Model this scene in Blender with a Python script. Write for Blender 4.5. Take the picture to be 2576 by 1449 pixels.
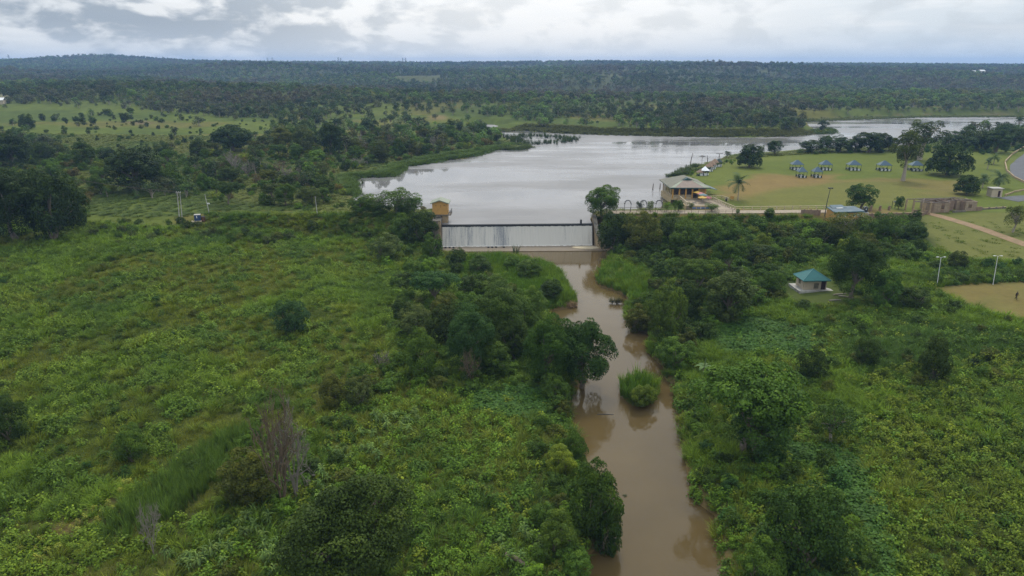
import bpy, math, random
import numpy as np, time
_T0 = time.time()
from mathutils import Vector, Matrix

for o in list(bpy.data.objects):
    bpy.data.objects.remove(o)
scene = bpy.context.scene
COL = scene.collection
R = math.radians

# ------------------------------------------------------------------ camera
F_D = 1718.0; CXD, CYD = 1288.0, 724.5      # focal length and centre in picture units (2576 wide)
CAM_H = 50.0; YHOR = 164.0
PITCH = math.atan((CYD - YHOR) / F_D)
cam_data = bpy.data.cameras.new('camera')
cam = bpy.data.objects.new('camera', cam_data)
COL.objects.link(cam)
cam.location = (0, 0, CAM_H)
cam.rotation_euler = (math.pi / 2 - PITCH, 0, 0)
cam_data.sensor_width = 36.0
cam_data.lens = 36.0 * F_D / 2576.0
cam_data.clip_start = 0.5
cam_data.clip_end = 30000
scene.camera = cam

# ------------------------------------------------------------------ world
SUN_EL, SUN_AZ = R(56), R(8)                # azimuth measured from +Y towards +X
world = bpy.data.worlds.new('World')
scene.world = world
world.use_nodes = True
W = world.node_tree
W.nodes.clear()

def nd(nt, t, **kw):
    n = nt.nodes.new(t)
    for k, v in kw.items():
        setattr(n, k, v)
    return n

def mth(nt, op, a, b=None, c=None, clamp=False):
    n = nt.nodes.new('ShaderNodeMath'); n.operation = op; n.use_clamp = clamp
    for i, v in enumerate((a, b, c)):
        if v is None: continue
        if isinstance(v, (int, float)): n.inputs[i].default_value = v
        else: nt.links.new(v, n.inputs[i])
    return n.outputs[0]

def mixc(nt, f, a, b, blend='MIX'):
    n = nt.nodes.new('ShaderNodeMix'); n.data_type = 'RGBA'; n.blend_type = blend
    n.clamp_factor = True
    for s, v in ((n.inputs[0], f), (n.inputs[6], a), (n.inputs[7], b)):
        if isinstance(v, (int, float)): s.default_value = v
        elif isinstance(v, (tuple, list)): s.default_value = (*v[:3], 1)
        else: nt.links.new(v, s)
    return n.outputs[2]

def maprange(nt, v, a, b, c=0.0, d=1.0, smooth=True):
    n = nt.nodes.new('ShaderNodeMapRange')
    n.interpolation_type = 'SMOOTHSTEP' if smooth else 'LINEAR'
    nt.links.new(v, n.inputs[0])
    for i, x in enumerate((a, b, c, d)): n.inputs[i + 1].default_value = x
    return n.outputs[0]

def noise(nt, vec, scale, detail=3, rough=0.55, w=None):
    n = nt.nodes.new('ShaderNodeTexNoise')
    if w is not None:
        o_ = nt.nodes.new('ShaderNodeVectorMath'); o_.operation = 'ADD'; nt.links.new(vec, o_.inputs[0]); o_.inputs[1].default_value = (w, -w * 0.7, w * 1.3); vec = o_.outputs[0]
    nt.links.new(vec, n.inputs['Vector'])
    n.inputs['Scale'].default_value = scale
    n.inputs['Detail'].default_value = detail
    n.inputs['Roughness'].default_value = rough
    return n.outputs['Fac']

def vmul(nt, v, s):
    n = nt.nodes.new('ShaderNodeVectorMath'); n.operation = 'MULTIPLY'
    nt.links.new(v, n.inputs[0]); n.inputs[1].default_value = s
    return n.outputs[0]

tc = nd(W, 'ShaderNodeTexCoord')
sky = nd(W, 'ShaderNodeTexSky', sky_type='NISHITA')
sky.sun_disc = False
sky.sun_elevation = SUN_EL
sky.sun_rotation = SUN_AZ
sky.air_density = 1.0; sky.dust_density = 2.0; sky.ozone_density = 1.5
dirv = tc.outputs['Generated']
sep = nd(W, 'ShaderNodeSeparateXYZ'); W.links.new(dirv, sep.inputs[0])
# cloud layers: flattened puffs, broader banks, wisps; same over the whole dome
pv = vmul(W, dirv, (1.0, 1.0, 2.4))
warp = nd(W, 'ShaderNodeTexNoise'); W.links.new(vmul(W, dirv, (1, 1, 2.2)), warp.inputs['Vector'])
warp.inputs['Scale'].default_value = 9; warp.inputs['Detail'].default_value = 1
wadd = nd(W, 'ShaderNodeVectorMath', operation='MULTIPLY_ADD')
W.links.new(warp.outputs['Color'], wadd.inputs[0]); wadd.inputs[1].default_value = (0.05, 0.05, 0.05); W.links.new(pv, wadd.inputs[2])
puff = noise(W, wadd.outputs[0], 15.0, 6, 0.52, 3.3)
bank = noise(W, vmul(W, dirv, (1.0, 1.0, 5.0)), 3.2, 2, 0.5, 7.7)
wisp = noise(W, vmul(W, dirv, (1.0, 1.0, 7.0)), 7, 3, 0.6, 1.9)
# glow of the veiled sun through the cloud deck
sd = nd(W, 'ShaderNodeVectorMath', operation='DOT_PRODUCT'); W.links.new(dirv, sd.inputs[0])
sd.inputs[1].default_value = (math.sin(R(6)), math.cos(R(6)), 0.0)
glow = maprange(W, sd.outputs['Value'], 0.70, 1.0)
# bluer, smoother air towards the right, darker banks towards the left
side = maprange(W, sep.outputs['X'], 0.10, 0.55)
lside = maprange(W, sep.outputs['X'], 0.05, -0.45)
thick = mth(W, 'ADD', mth(W, 'MULTIPLY', puff, 0.95), mth(W, 'MULTIPLY', bank, 0.30))
thick = mth(W, 'ADD', thick, mth(W, 'MULTIPLY', lside, 0.035))
thick = mth(W, 'SUBTRACT', thick, mth(W, 'MULTIPLY', side, 0.04))
dark = maprange(W, thick, 0.55, 0.72)
low = maprange(W, sep.outputs['Z'], 0.055, 0.0)
base = mixc(W, glow, (0.67, 0.705, 0.735), (0.95, 0.945, 0.925))
base = mixc(W, mth(W, 'MULTIPLY', side, 0.8), base, (0.64, 0.71, 0.76))
hi = maprange(W, wisp, 0.42, 0.66)
base = mixc(W, mth(W, 'MULTIPLY', hi, 0.65), base, (0.90, 0.91, 0.91))
dcol = mixc(W, lside, (0.53, 0.57, 0.60), (0.30, 0.355, 0.42))
dk = mth(W, 'MULTIPLY', dark, mth(W, 'ADD', 0.40, mth(W, 'MULTIPLY', lside, 0.50)))
ccol = mixc(W, dk, base, dcol)
lowc = mixc(W, side, (0.74, 0.79, 0.82), (0.53, 0.66, 0.79))
ccol = mixc(W, mth(W, 'MULTIPLY', low, 0.6), ccol, lowc)
bg1 = nd(W, 'ShaderNodeBackground'); W.links.new(sky.outputs[0], bg1.inputs['Color']); bg1.inputs['Strength'].default_value = 0.08
bg2 = nd(W, 'ShaderNodeBackground'); W.links.new(ccol, bg2.inputs['Color']); W.links.new(mth(W, 'ADD', 0.80, mth(W, 'MULTIPLY', mth(W, 'MAXIMUM', sep.outputs['Z'], 0.0), 1.15)), bg2.inputs['Strength'])   # overcast: brighter towards the zenith
mx = nd(W, 'ShaderNodeMixShader'); mx.inputs[0].default_value = 0.93
W.links.new(bg1.outputs[0], mx.inputs[1]); W.links.new(bg2.outputs[0], mx.inputs[2])
wo = nd(W, 'ShaderNodeOutputWorld'); W.links.new(mx.outputs[0], wo.inputs['Surface'])
world.cycles.sampling_method = 'MANUAL'
world.cycles.sample_map_resolution = 512

# ------------------------------------------------------------------ sun (veiled by cloud)
sun_data = bpy.data.lights.new('sun', 'SUN')
sun_data.energy = 1.5
sun_data.angle = R(11)
sun_data.color = (1.0, 0.93, 0.82)
sun = bpy.data.objects.new('sun', sun_data)
COL.objects.link(sun)
sdir = Vector((math.sin(SUN_AZ) * math.cos(SUN_EL), math.cos(SUN_AZ) * math.cos(SUN_EL), math.sin(SUN_EL)))
sun.rotation_euler = sdir.to_track_quat('Z', 'Y').to_euler()
sun.location = (0, 0, 300)

vs = scene.view_settings
vs.view_transform = 'Standard'; vs.look = 'None'; vs.exposure = 0.38; vs.gamma = 1.0
vs.use_curve_mapping = False
scene.cycles.max_bounces = 6
scene.cycles.diffuse_bounces = 2
scene.cycles.glossy_bounces = 3
scene.cycles.transmission_bounces = 3
scene.cycles.transparent_max_bounces = 4
scene.cycles.volume_bounces = 2
scene.cycles.caustics_reflective = False
scene.cycles.caustics_refractive = False
scene.cycles.use_denoising = True
scene.cycles.denoiser = 'OPENIMAGEDENOISE'
scene.cycles.denoising_input_passes = 'RGB_ALBEDO_NORMAL'
scene.cycles.denoising_prefilter = 'NONE'

# ------------------------------------------------------------------ picture <-> place
cP, sP = math.cos(PITCH), math.sin(PITCH)
def ray(x, y):
    u = (x - CXD) / F_D; v = (CYD - y) / F_D
    return np.array([u, cP + v * sP, -sP + v * cP])
def onz(x, y, z):
    d = ray(x, y); t = (z - CAM_H) / d[2]
    return np.array([d[0] * t, d[1] * t, z])
def topix(p):
    p = np.atleast_2d(p)
    dx = p[:, 0]; dy = p[:, 1]; dz = p[:, 2] - CAM_H
    fwd = dy * cP - dz * sP
    upc = dy * sP + dz * cP
    fwd = np.maximum(fwd, 0.1)
    return CXD + F_D * dx / fwd, CYD - F_D * upc / fwd, fwd

rng = np.random.default_rng(12)
rnd = random.Random(5)

def vnoise(x, y, seed=0):
    xi = np.floor(x).astype(np.int64); yi = np.floor(y).astype(np.int64)
    fx = x - xi; fy = y - yi
    fx = fx * fx * (3 - 2 * fx); fy = fy * fy * (3 - 2 * fy)
    def h(a, b):
        n = (a * 374761393 + b * 668265263 + seed * 982451653) & 0x7fffffff
        n = ((n ^ (n >> 13)) * 1274126177) & 0x7fffffff
        return ((n ^ (n >> 16)) & 0xffff) / 65535.0
    v00 = h(xi, yi); v10 = h(xi + 1, yi); v01 = h(xi, yi + 1); v11 = h(xi + 1, yi + 1)
    return (v00 * (1 - fx) + v10 * fx) * (1 - fy) + (v01 * (1 - fx) + v11 * fx) * fy
def fbm(x, y, sc, seed=0, oct=4):
    a = 0; amp = 1; tot = 0
    for i in range(oct):
        a = a + amp * vnoise(x / sc * 2 ** i + 17.3 * i, y / sc * 2 ** i - 9.1 * i, seed + i); tot += amp; amp *= 0.5
    return a / tot
def sstep(a, b, x):
    t = np.clip((x - a) / (b - a), 0, 1); return t * t * (3 - 2 * t)
def inpoly(px, py, poly):
    P = np.asarray([q[:2] for q in poly], float)
    if len(px) * len(P) < 400000:
        x1, y1 = P[:, 0], P[:, 1]; x2, y2 = np.roll(x1, -1), np.roll(y1, -1); dy = np.where(y2 == y1, 1e-9, y2 - y1)
        X = px[:, None]; Y = py[:, None]
        return (((y1 > Y) != (y2 > Y)) & (X < (x2 - x1) * (Y - y1) / dy + x1)).sum(1) % 2 == 1
    ins = np.zeros(px.shape, bool); n = len(poly)
    for i in range(n):
        x1, y1 = poly[i][:2]; x2, y2 = poly[(i + 1) % n][:2]
        if y1 == y2: continue
        c = ((y1 > py) != (y2 > py)) & (px < (x2 - x1) * (py - y1) / (y2 - y1) + x1)
        ins ^= c
    return ins
def polydist(px, py, poly, closed=True):
    P = np.asarray([q[:2] for q in poly], float)
    if len(px) * len(P) < 400000:
        A = P if closed else P[:-1]; B = np.roll(P, -1, 0) if closed else P[1:]; V = B - A; L = (V ** 2).sum(1) + 1e-9
        X = px[:, None] - A[:, 0]; Y = py[:, None] - A[:, 1]; t = np.clip((X * V[:, 0] + Y * V[:, 1]) / L, 0, 1)
        return np.sqrt(((X - t * V[:, 0]) ** 2 + (Y - t * V[:, 1]) ** 2).min(1))
    d = np.full(px.shape, 1e12); n = len(poly)
    for i in range(n if closed else n - 1):
        ax, ay = poly[i][:2]; bx, by = poly[(i + 1) % n][:2]
        vx, vy = bx - ax, by - ay; L = vx * vx + vy * vy + 1e-9
        t = np.clip(((px - ax) * vx + (py - ay) * vy) / L, 0, 1)
        d = np.minimum(d, (px - ax - t * vx) ** 2 + (py - ay - t * vy) ** 2)
    return np.sqrt(d)
def sdist(px, py, poly):
    d = polydist(px, py, poly); return np.where(inpoly(px, py, poly), -d, d)
def sd_near(px, py, poly, far=99.0, pad=40.0):
    """signed distance, worked out only for points near the outline"""
    P = np.asarray([q[:2] for q in poly], float); lo = P.min(0) - pad; hi = P.max(0) + pad
    k = (px > lo[0]) & (px < hi[0]) & (py > lo[1]) & (py < hi[1]); r = np.full(px.shape, far)
    if k.any(): r[k] = sdist(px[k], py[k], poly)
    return r

# ------------------------------------------------------------------ water outlines
LAKE_Z = 6.25
lake_px = [(1489, 562), (1489, 548), (1500, 532), (1560, 529), (1665, 526), (1672, 500), (1680, 462), (1690, 446), (1716, 439), (1740, 422), (1759, 415),
           (1801, 406), (1824, 395), (1850, 389), (1920, 388), (1951, 385), (2009, 382), (2100, 379), (2210, 378), (2300, 368), (2355, 358),
           (2382, 351), (2470, 340), (2576, 330), (2750, 322), (3100, 315), (3100, 296), (2576, 291), (2360, 290), (2228, 293), (2165, 296), (2026, 303),
           (2034, 317), (2046, 323), (2039, 336), (1983, 343), (1925, 344), (1900, 346), (1800, 345), (1700, 343), (1600, 341), (1513, 339),
           (1428, 336.5), (1369, 333), (1325, 329), (1281, 327), (1261, 331), (1268, 345), (1287, 353), (1289, 365), (1258, 371), (1240, 377),
           (1193, 393), (1169, 400), (1115, 403), (1047, 416), (1021, 413), (990, 418), (1013, 424), (979, 444), (930, 446), (882, 446), (878, 463),
           (884, 492), (890, 520), (1000, 526), (1090, 528), (1109, 545), (1112, 565)]
lake = [tuple(onz(x, y, LAKE_Z)[:2]) for x, y in lake_px]
isl_px = [(2046, 331), (2060, 327), (2090, 326), (2096, 330), (2088, 336), (2056, 337)]
islet = [tuple(onz(x, y, LAKE_Z)[:2]) for x, y in isl_px]
spit_px = [(1254, 371), (1270, 366), (1322, 366), (1326, 372), (1310, 377), (1268, 377)]
spit = [tuple(onz(x, y, LAKE_Z)[:2]) for x, y in spit_px]
cove_px = [(1180, 322), (1196, 311), (1240, 313), (1258, 318), (1235, 322), (1258, 330), (1225, 330), (1200, 326)]
cove = [tuple(onz(x, y, LAKE_Z)[:2]) for x, y in cove_px]
river_px = [(1104, 616), (1100, 640), (1180, 650), (1290, 656), (1345, 664), (1390, 678), (1418, 700), (1440, 740), (1452, 764), (1428, 776), (1388, 780), (1380, 800),
            (1405, 822), (1470, 900), (1472, 965), (1436, 992), (1430, 1060), (1455, 1110), (1462, 1165), (1500, 1200), (1520, 1260), (1522, 1330), (1500, 1375),
            (1470, 1410), (1445, 1460), (1400, 1560), (1300, 1750), (1150, 2100), (1900, 2100), (1900, 1800), (1850, 1560), (1826, 1449), (1812, 1400), (1806, 1340), (1798, 1296), (1752, 1262),
            (1732, 1200), (1718, 1110), (1706, 1050), (1696, 1000), (1700, 972), (1672, 951), (1670, 925), (1650, 905), (1632, 887), (1634, 862), (1628, 838),
            (1596, 830), (1580, 808), (1570, 783), (1580, 762), (1576, 746), (1550, 733), (1512, 721), (1498, 702), (1520, 668), (1540, 648), (1512, 630), (1495, 616)]
river = [tuple(onz(x, y, 0)[:2]) for x, y in river_px]
risl_px = [(1568, 1000), (1562, 980), (1574, 966), (1640, 966), (1656, 988), (1640, 1008), (1615, 1022), (1590, 1020)]
risl = [tuple(onz(x, y, 0)[:2]) for x, y in risl_px]

# ------------------------------------------------------------------ height of the land
dn_pts = np.array([(-150, 240, 9), (-98, 198, 6.2), (-60, 196, 4.5), (-30, 190, 2.6), (-90, 150, 5), (-50, 150, 3.4), (-20, 160, 2.0), (-100, 100, 4.6), (-50, 100, 3.0), (-10, 120, 1.8),
                   (-60, 50, 3.2), (-15, 70, 2.2), (0, 50, 1.8), (10, 95, 1.4), (-200, 60, 7), (-200, 160, 9), (-60, 0, 4), (30, 0, 3), (35, 60, 2.2), (30, 110, 1.6), (34, 160, 1.8),
                   (40, 185, 2.4), (64, 137, 4), (80, 180, 5.2), (91, 140, 5), (102, 131, 5), (60, 70, 3.2), (90, 80, 4.4), (130, 190, 7.4), (150, 150, 7), (200, 200, 9), (200, 80, 7), (100, 0, 5), (112, 203, 7.2), (-320, 200, 12), (320, 200, 12)])
def rbf(pts, eps=14.0):
    X = pts[:, :2]; D = np.sqrt(((X[:, None] - X[None]) ** 2).sum(-1) + eps ** 2)
    A = np.zeros((len(X) + 3, len(X) + 3)); A[:len(X), :len(X)] = D; A[:len(X), -3] = 1; A[:len(X), -2:] = X
    A[-3, :len(X)] = 1; A[-2:, :len(X)] = X.T
    w = np.linalg.solve(A, np.concatenate([pts[:, 2], [0, 0, 0]]))
    def f(x, y):
        r = w[-3] + w[-2] * x + w[-1] * y
        for i in range(len(X)):
            r = r + w[i] * np.sqrt((x - X[i, 0]) ** 2 + (y - X[i, 1]) ** 2 + eps ** 2)
        return r
    return f
dn = rbf(dn_pts)
sky_x = np.array([-3500, -2140, -1900, -1400, -1145, -730, -400, 20, 350, 680, 1010, 1510, 1840, 2140, 3500.])
sky_z = np.array([62, 62, 63, 62, 58, 55, 53, 54, 58, 55, 47, 51, 46, 43, 42.])
def up(x, y):
    z = 7.2 + 0.010 * np.maximum(y - 280, 0) + 0.012 * np.maximum(-x - 90, 0) * sstep(230, 420, y) * (1 - sstep(900, 1500, y))
    z = z + np.where(x > 60, 0.010 * np.maximum(x - 60, 0), 0) * (1 - sstep(500, 700, y)) * sstep(200, 240, y)
    rid = np.interp(x, sky_x, sky_z)
    yc = 3000 + 0 * x
    g = np.exp(-((y - yc) / 1000.0) ** 2)
    z = z + np.maximum(rid - (7.2 + 0.010 * (yc - 280)), 0) * g
    amp = sstep(420, 1000, y)
    z = z + sstep(520, 1150, y) * (fbm(x, y * 1.3, 650, 3, 3) - 0.5) * 66 * (1 - 0.85 * sstep(1700, 2600, y)) + amp * 7 * np.exp(-((x - 900) / 500) ** 2 - ((y - 1450) / 260) ** 2) \
        + 6 * np.exp(-((x + 380) / 250) ** 2 - ((y - 760) / 130) ** 2)
    z = z + 21 * np.exp(-((x + 1700) / 180) ** 2 - ((y - 2950) / 420) ** 2)
    z = z - 0.010 * np.maximum(y - 3600, 0)
    return z
emb_l = [(-92, 199.6), (-60, 199.6), (-22, 199.5)]
emb_r = [(27, 202.4), (49, 202.7), (70, 203.2), (97, 204.2), (112, 205)]
def land(x, y):
    x = np.asarray(x, float); y = np.asarray(y, float)
    div = 199.5 + sstep(20, 30, x) * 4.0 + np.where(x > 40, 0.03 * (x - 40), 0)
    t = sstep(-6, 6, y - div)
    u = np.maximum(up(x, y), 7.0)
    d = np.full(x.shape, 3.0); kd = y < 212
    if kd.any(): d[kd] = np.maximum(dn(x[kd], y[kd]), 1.2)
    d = d + (fbm(x, y, 26, 11, 3) - 0.5) * 1.6
    d = d + (fbm(x, y, 5, 31, 2) - 0.5) * 0.55 * (1 - 0.8 * sstep(120, 180, y)) * (1 - 0.7 * sstep(60, 85, x))
    u = u + (fbm(x, y, 22, 5, 3) - 0.5) * 0.8 * (1 - sstep(60, 75, x) * (1 - sstep(330, 420, y)))
    z = d * (1 - t) + u * t
    for e, half in ((emb_l, 2.2), (emb_r, 2.7)):
        kk = (y > 170) & (y < 230) & (np.abs(x) < 160)
        if kk.any():
            de = polydist(x[kk], y[kk], e, False); z[kk] = np.maximum(z[kk], 7.75 - np.maximum(de - half, 0) * 0.52)
    # lake basin
    near = y > 150
    s = sd_near(x, y, lake)
    s = np.maximum(s, -sd_near(x, y, islet)); s = np.maximum(s, -sd_near(x, y, spit)); s = np.minimum(s, sd_near(x, y, cove))
    k = sstep(0, 14, s)
    shore = LAKE_Z + 0.25 + np.clip(s, 0, 20) * 0.03
    zz = np.where(s > 0, np.where(y > 199, shore * (1 - k) + np.maximum(z, shore) * k, z), LAKE_Z + np.maximum(s, -6) * 0.35 + 0.1)
    zz = np.where((s < 0) & (y < 197.5), np.minimum(zz, 3), zz)
    z = np.where(near, zz, z)
    # river channel
    inr = (y < 230)
    s = sd_near(x, y, river)
    s = np.maximum(s, -sd_near(x, y, risl))
    bank = 0.12 + np.clip(s, 0, 1.0) * 0.8
    kb = sstep(0.3, 4.5, s)
    zr = np.where(s > 0, np.minimum(z, bank * (1 - kb) + z * kb), np.maximum(-1.6, 0.05 + s * 0.8))
    z = np.where(inr & (s < 6), zr, z)
    # foot of the weir: keep the land below the apron and behind the falling water
    box = (x > -22.5) & (x < 27.0) & (y > 184) & (y < 199)
    z = np.where(box, np.minimum(z, -0.6), z)
    return z
def hz(x, y):
    return float(land(np.array([float(x)]), np.array([float(y)]))[0])
_TS = np.concatenate([np.linspace(50, 420, 500), np.geomspace(424, 5200, 500)])
def place(x, y):
    d = ray(x, y); d = d / np.linalg.norm(d)
    for _ in range(1):
        X = d[0] * _TS; Yv = d[1] * _TS; Z = CAM_H + d[2] * _TS
        below = Z <= np.maximum(land(X, Yv), np.where(Yv > 199, -99, -99))
        i = int(np.argmax(below)) if below.any() else len(_TS) - 1
        lo, hi = _TS[max(i - 1, 0)], _TS[i]
    ts = np.linspace(lo, hi, 80); zz = land(d[0] * ts, d[1] * ts); b = CAM_H + d[2] * ts <= zz
    j = int(np.argmax(b)) if b.any() else 79
    return np.array([d[0] * ts[j], d[1] * ts[j], zz[j]])

# ------------------------------------------------------------------ tagging helpers
def tag(o, label=None, cat=None, group=None, kind=None):
    if label: o['label'] = label
    if cat: o['category'] = cat
    if group: o['group'] = group
    if kind: o['kind'] = kind
    return o
def thing(name, label, cat, loc=(0, 0, 0), rz=0.0, group=None):
    o = bpy.data.objects.new(name, None)
    o.empty_display_size = 0.5
    COL.objects.link(o); o.location = loc; o.rotation_euler = (0, 0, rz)
    return tag(o, label, cat, group)

def mesh_np(name, verts, quads=None, tris=None, mats=(), mat_idx=None, attrs=None, smooth=False):
    verts = np.asarray(verts, np.float32).reshape(-1, 3)
    me = bpy.data.meshes.new(name)
    nq = 0 if quads is None else len(quads); nt = 0 if tris is None else len(tris)
    me.vertices.add(len(verts)); me.vertices.foreach_set('co', verts.ravel())
    loops = []
    if nq: loops.append(np.asarray(quads, np.int32).ravel())
    if nt: loops.append(np.asarray(tris, np.int32).ravel())
    loops = np.concatenate(loops)
    me.loops.add(len(loops)); me.loops.foreach_set('vertex_index', loops)
    starts = np.concatenate([np.arange(nq) * 4, nq * 4 + np.arange(nt) * 3]).astype(np.int32)
    tot = np.concatenate([np.full(nq, 4), np.full(nt, 3)]).astype(np.int32)
    me.polygons.add(nq + nt)
    me.polygons.foreach_set('loop_start', starts); me.polygons.foreach_set('loop_total', tot)
    if mat_idx is not None: me.polygons.foreach_set('material_index', np.asarray(mat_idx, np.int32))
    if smooth: me.polygons.foreach_set('use_smooth', np.ones(nq + nt, bool))
    for m in mats: me.materials.append(m)
    if attrs:
        for k, v in attrs.items():
            v = np.asarray(v, np.float32)
            if v.ndim == 1:
                a = me.attributes.new(k, 'FLOAT', 'POINT'); a.data.foreach_set('value', v)
            else:
                a = me.attributes.new(k, 'FLOAT_COLOR', 'POINT')
                if v.shape[1] == 3: v = np.concatenate([v, np.ones((len(v), 1), np.float32)], 1)
                a.data.foreach_set('color', v.ravel())
    me.update(calc_edges=True)
    me.validate()
    return me

class MB:
    """collects boxes, tubes and prisms; build() links them as one mesh object"""
    def __init__(s): s.v = []; s.f = []
    def add(s, vs, fs):
        n = len(s.v); s.v += [tuple(map(float, p)) for p in vs]; s.f += [tuple(i + n for i in f) for f in fs]; return s
    def box(s, c, d, rz=0.0, taper=1.0):
        x, y, z = d[0] / 2, d[1] / 2, d[2] / 2; ca, sa = math.cos(rz), math.sin(rz); vs = []
        for k, t in ((-z, 1.0), (z, taper)):
            for a, b in ((-x, -y), (x, -y), (x, y), (-x, y)):
                a *= t; b *= t
                vs.append((c[0] + a * ca - b * sa, c[1] + a * sa + b * ca, c[2] + k))
        return s.add(vs, [(3, 2, 1, 0), (4, 5, 6, 7), (0, 1, 5, 4), (1, 2, 6, 5), (2, 3, 7, 6), (3, 0, 4, 7)])
    def bb(s, x0, x1, y0, y1, z0, z1):
        return s.box(((x0 + x1) / 2, (y0 + y1) / 2, (z0 + z1) / 2), (x1 - x0, y1 - y0, z1 - z0))
    def prism(s, poly, z0, z1):
        n = len(poly); vs = [(p[0], p[1], z0) for p in poly] + [(p[0], p[1], z1) for p in poly]
        return s.add(vs, [tuple(range(n))[::-1], tuple(range(n, 2 * n))] + [(i, (i + 1) % n, n + (i + 1) % n, n + i) for i in range(n)])
    def tube(s, pts, rad, n=6, cap=True):
        pts = [Vector(p) for p in pts]; m = len(pts)
        if isinstance(rad, (int, float)): rad = [rad] * m
        vs = []; fs = []
        for i, p in enumerate(pts):
            d = (pts[min(i + 1, m - 1)] - pts[max(i - 1, 0)]).normalized()
            a = d.cross(Vector((0, 0, 1)) if abs(d.z) < 0.9 else Vector((1, 0, 0))).normalized(); b = d.cross(a)
            for k in range(n):
                t = 2 * math.pi * k / n
                vs.append(p + (a * math.cos(t) + b * math.sin(t)) * rad[i])
        for i in range(m - 1):
            for k in range(n):
                fs.append((i * n + k, i * n + (k + 1) % n, (i + 1) * n + (k + 1) % n, (i + 1) * n + k))
        if cap: fs += [tuple(range(n))[::-1], tuple(range((m - 1) * n, m * n))]
        return s.add(vs, fs)
    def mesh(s, name, mat):
        me = bpy.data.meshes.new(name); me.from_pydata(s.v, [], s.f)
        if mat is not None: me.materials.append(mat)
        me.update(); return me
    def build(s, name, mat, parent=None, bevel=0.0, smooth=False):
        o = bpy.data.objects.new(name, s.mesh(name, mat)); COL.objects.link(o)
        if parent is not None: o.parent = parent
        if bevel:
            b = o.modifiers.new('bevel', 'BEVEL'); b.width = bevel; b.segments = 2; b.limit_method = 'ANGLE'
        if smooth:
            for p in o.data.polygons: p.use_smooth = True
        return o
def link_mesh(name, me, parent=None):
    o = bpy.data.objects.new(name, me); COL.objects.link(o)
    if parent is not None: o.parent = parent
    return o

# ------------------------------------------------------------------ materials
def new_mat(name):
    m = bpy.data.materials.new(name); m.use_nodes = True
    nt = m.node_tree; nt.nodes.clear()
    out = nd(nt, 'ShaderNodeOutputMaterial'); return m, nt, out
def plain(name, col, rough=0.8, var=0.25, scale=1.5, metal=0.0, spec=0.35, dirt=None, bump=0.0, stretch=(1, 1, 1)):
    m, nt, out = new_mat(name)
    p = nd(nt, 'ShaderNodeBsdfPrincipled')
    co = nd(nt, 'ShaderNodeTexCoord').outputs['Object']
    co = vmul(nt, co, stretch)
    n1 = noise(nt, co, scale, 5, 0.6); n2 = noise(nt, co, scale * 7, 3, 0.6)
    f = mth(nt, 'ADD', mth(nt, 'MULTIPLY', n1, 0.65), mth(nt, 'MULTIPLY', n2, 0.35))
    f = maprange(nt, f, 0.3, 0.7, 0, 1)
    dk = tuple(c * (1 - var) for c in col); lt = tuple(min(c * (1 + var), 0.95) for c in col)
    c = mixc(nt, f, dk, lt)
    if dirt:
        n3 = noise(nt, co, scale * 0.6, 6, 0.7, 4.2)
        c = mixc(nt, mth(nt, 'MULTIPLY', maprange(nt, n3, 0.48, 0.68), 0.75), c, dirt)
    nt.links.new(c, p.inputs['Base Color'])
    p.inputs['Roughness'].default_value = rough; p.inputs['Metallic'].default_value = metal
    p.inputs['Specular IOR Level'].default_value = spec
    if bump:
        b = nd(nt, 'ShaderNodeBump'); b.inputs['Strength'].default_value = bump; b.inputs['Distance'].default_value = 0.05
        nt.links.new(n2, b.inputs['Height']); nt.links.new(b.outputs[0], p.inputs['Normal'])
    nt.links.new(p.outputs[0], out.inputs['Surface'])
    return m
def leafmat(name, trans=0.20, rough=0.55, hue=0.0):
    m, nt, out = new_mat(name)
    at = nd(nt, 'ShaderNodeAttribute', attribute_type='INSTANCER', attribute_name='tint')
    lv = nd(nt, 'ShaderNodeAttribute', attribute_type='GEOMETRY', attribute_name='lv')
    oi = nd(nt, 'ShaderNodeObjectInfo')
    # leaf to leaf: older dark leaves, young yellower ones; plant to plant: a little brighter or duller
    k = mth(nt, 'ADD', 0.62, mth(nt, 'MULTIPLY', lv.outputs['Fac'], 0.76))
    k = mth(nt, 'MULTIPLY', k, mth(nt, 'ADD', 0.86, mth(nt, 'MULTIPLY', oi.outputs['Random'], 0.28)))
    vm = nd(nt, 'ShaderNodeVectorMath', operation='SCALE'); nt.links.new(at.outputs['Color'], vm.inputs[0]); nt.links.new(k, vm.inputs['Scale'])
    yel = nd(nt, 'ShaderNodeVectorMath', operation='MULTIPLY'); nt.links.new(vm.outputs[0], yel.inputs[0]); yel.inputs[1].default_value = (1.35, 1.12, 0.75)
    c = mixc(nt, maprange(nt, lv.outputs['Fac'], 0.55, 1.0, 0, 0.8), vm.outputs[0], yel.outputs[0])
    p = nd(nt, 'ShaderNodeBsdfPrincipled'); nt.links.new(c, p.inputs['Base Color'])
    p.inputs['Roughness'].default_value = rough; p.inputs['Specular IOR Level'].default_value = 0.10
    t = nd(nt, 'ShaderNodeBsdfTranslucent')
    tcol = nd(nt, 'ShaderNodeVectorMath', operation='MULTIPLY'); nt.links.new(c, tcol.inputs[0]); tcol.inputs[1].default_value = (1.25, 1.25, 0.7)
    nt.links.new(tcol.outputs[0], t.inputs['Color'])
    ms = nd(nt, 'ShaderNodeMixShader'); ms.inputs[0].default_value = trans
    nt.links.new(p.outputs[0], ms.inputs[1]); nt.links.new(t.outputs[0], ms.inputs[2])
    nt.links.new(ms.outputs[0], out.inputs['Surface'])
    return m
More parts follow.
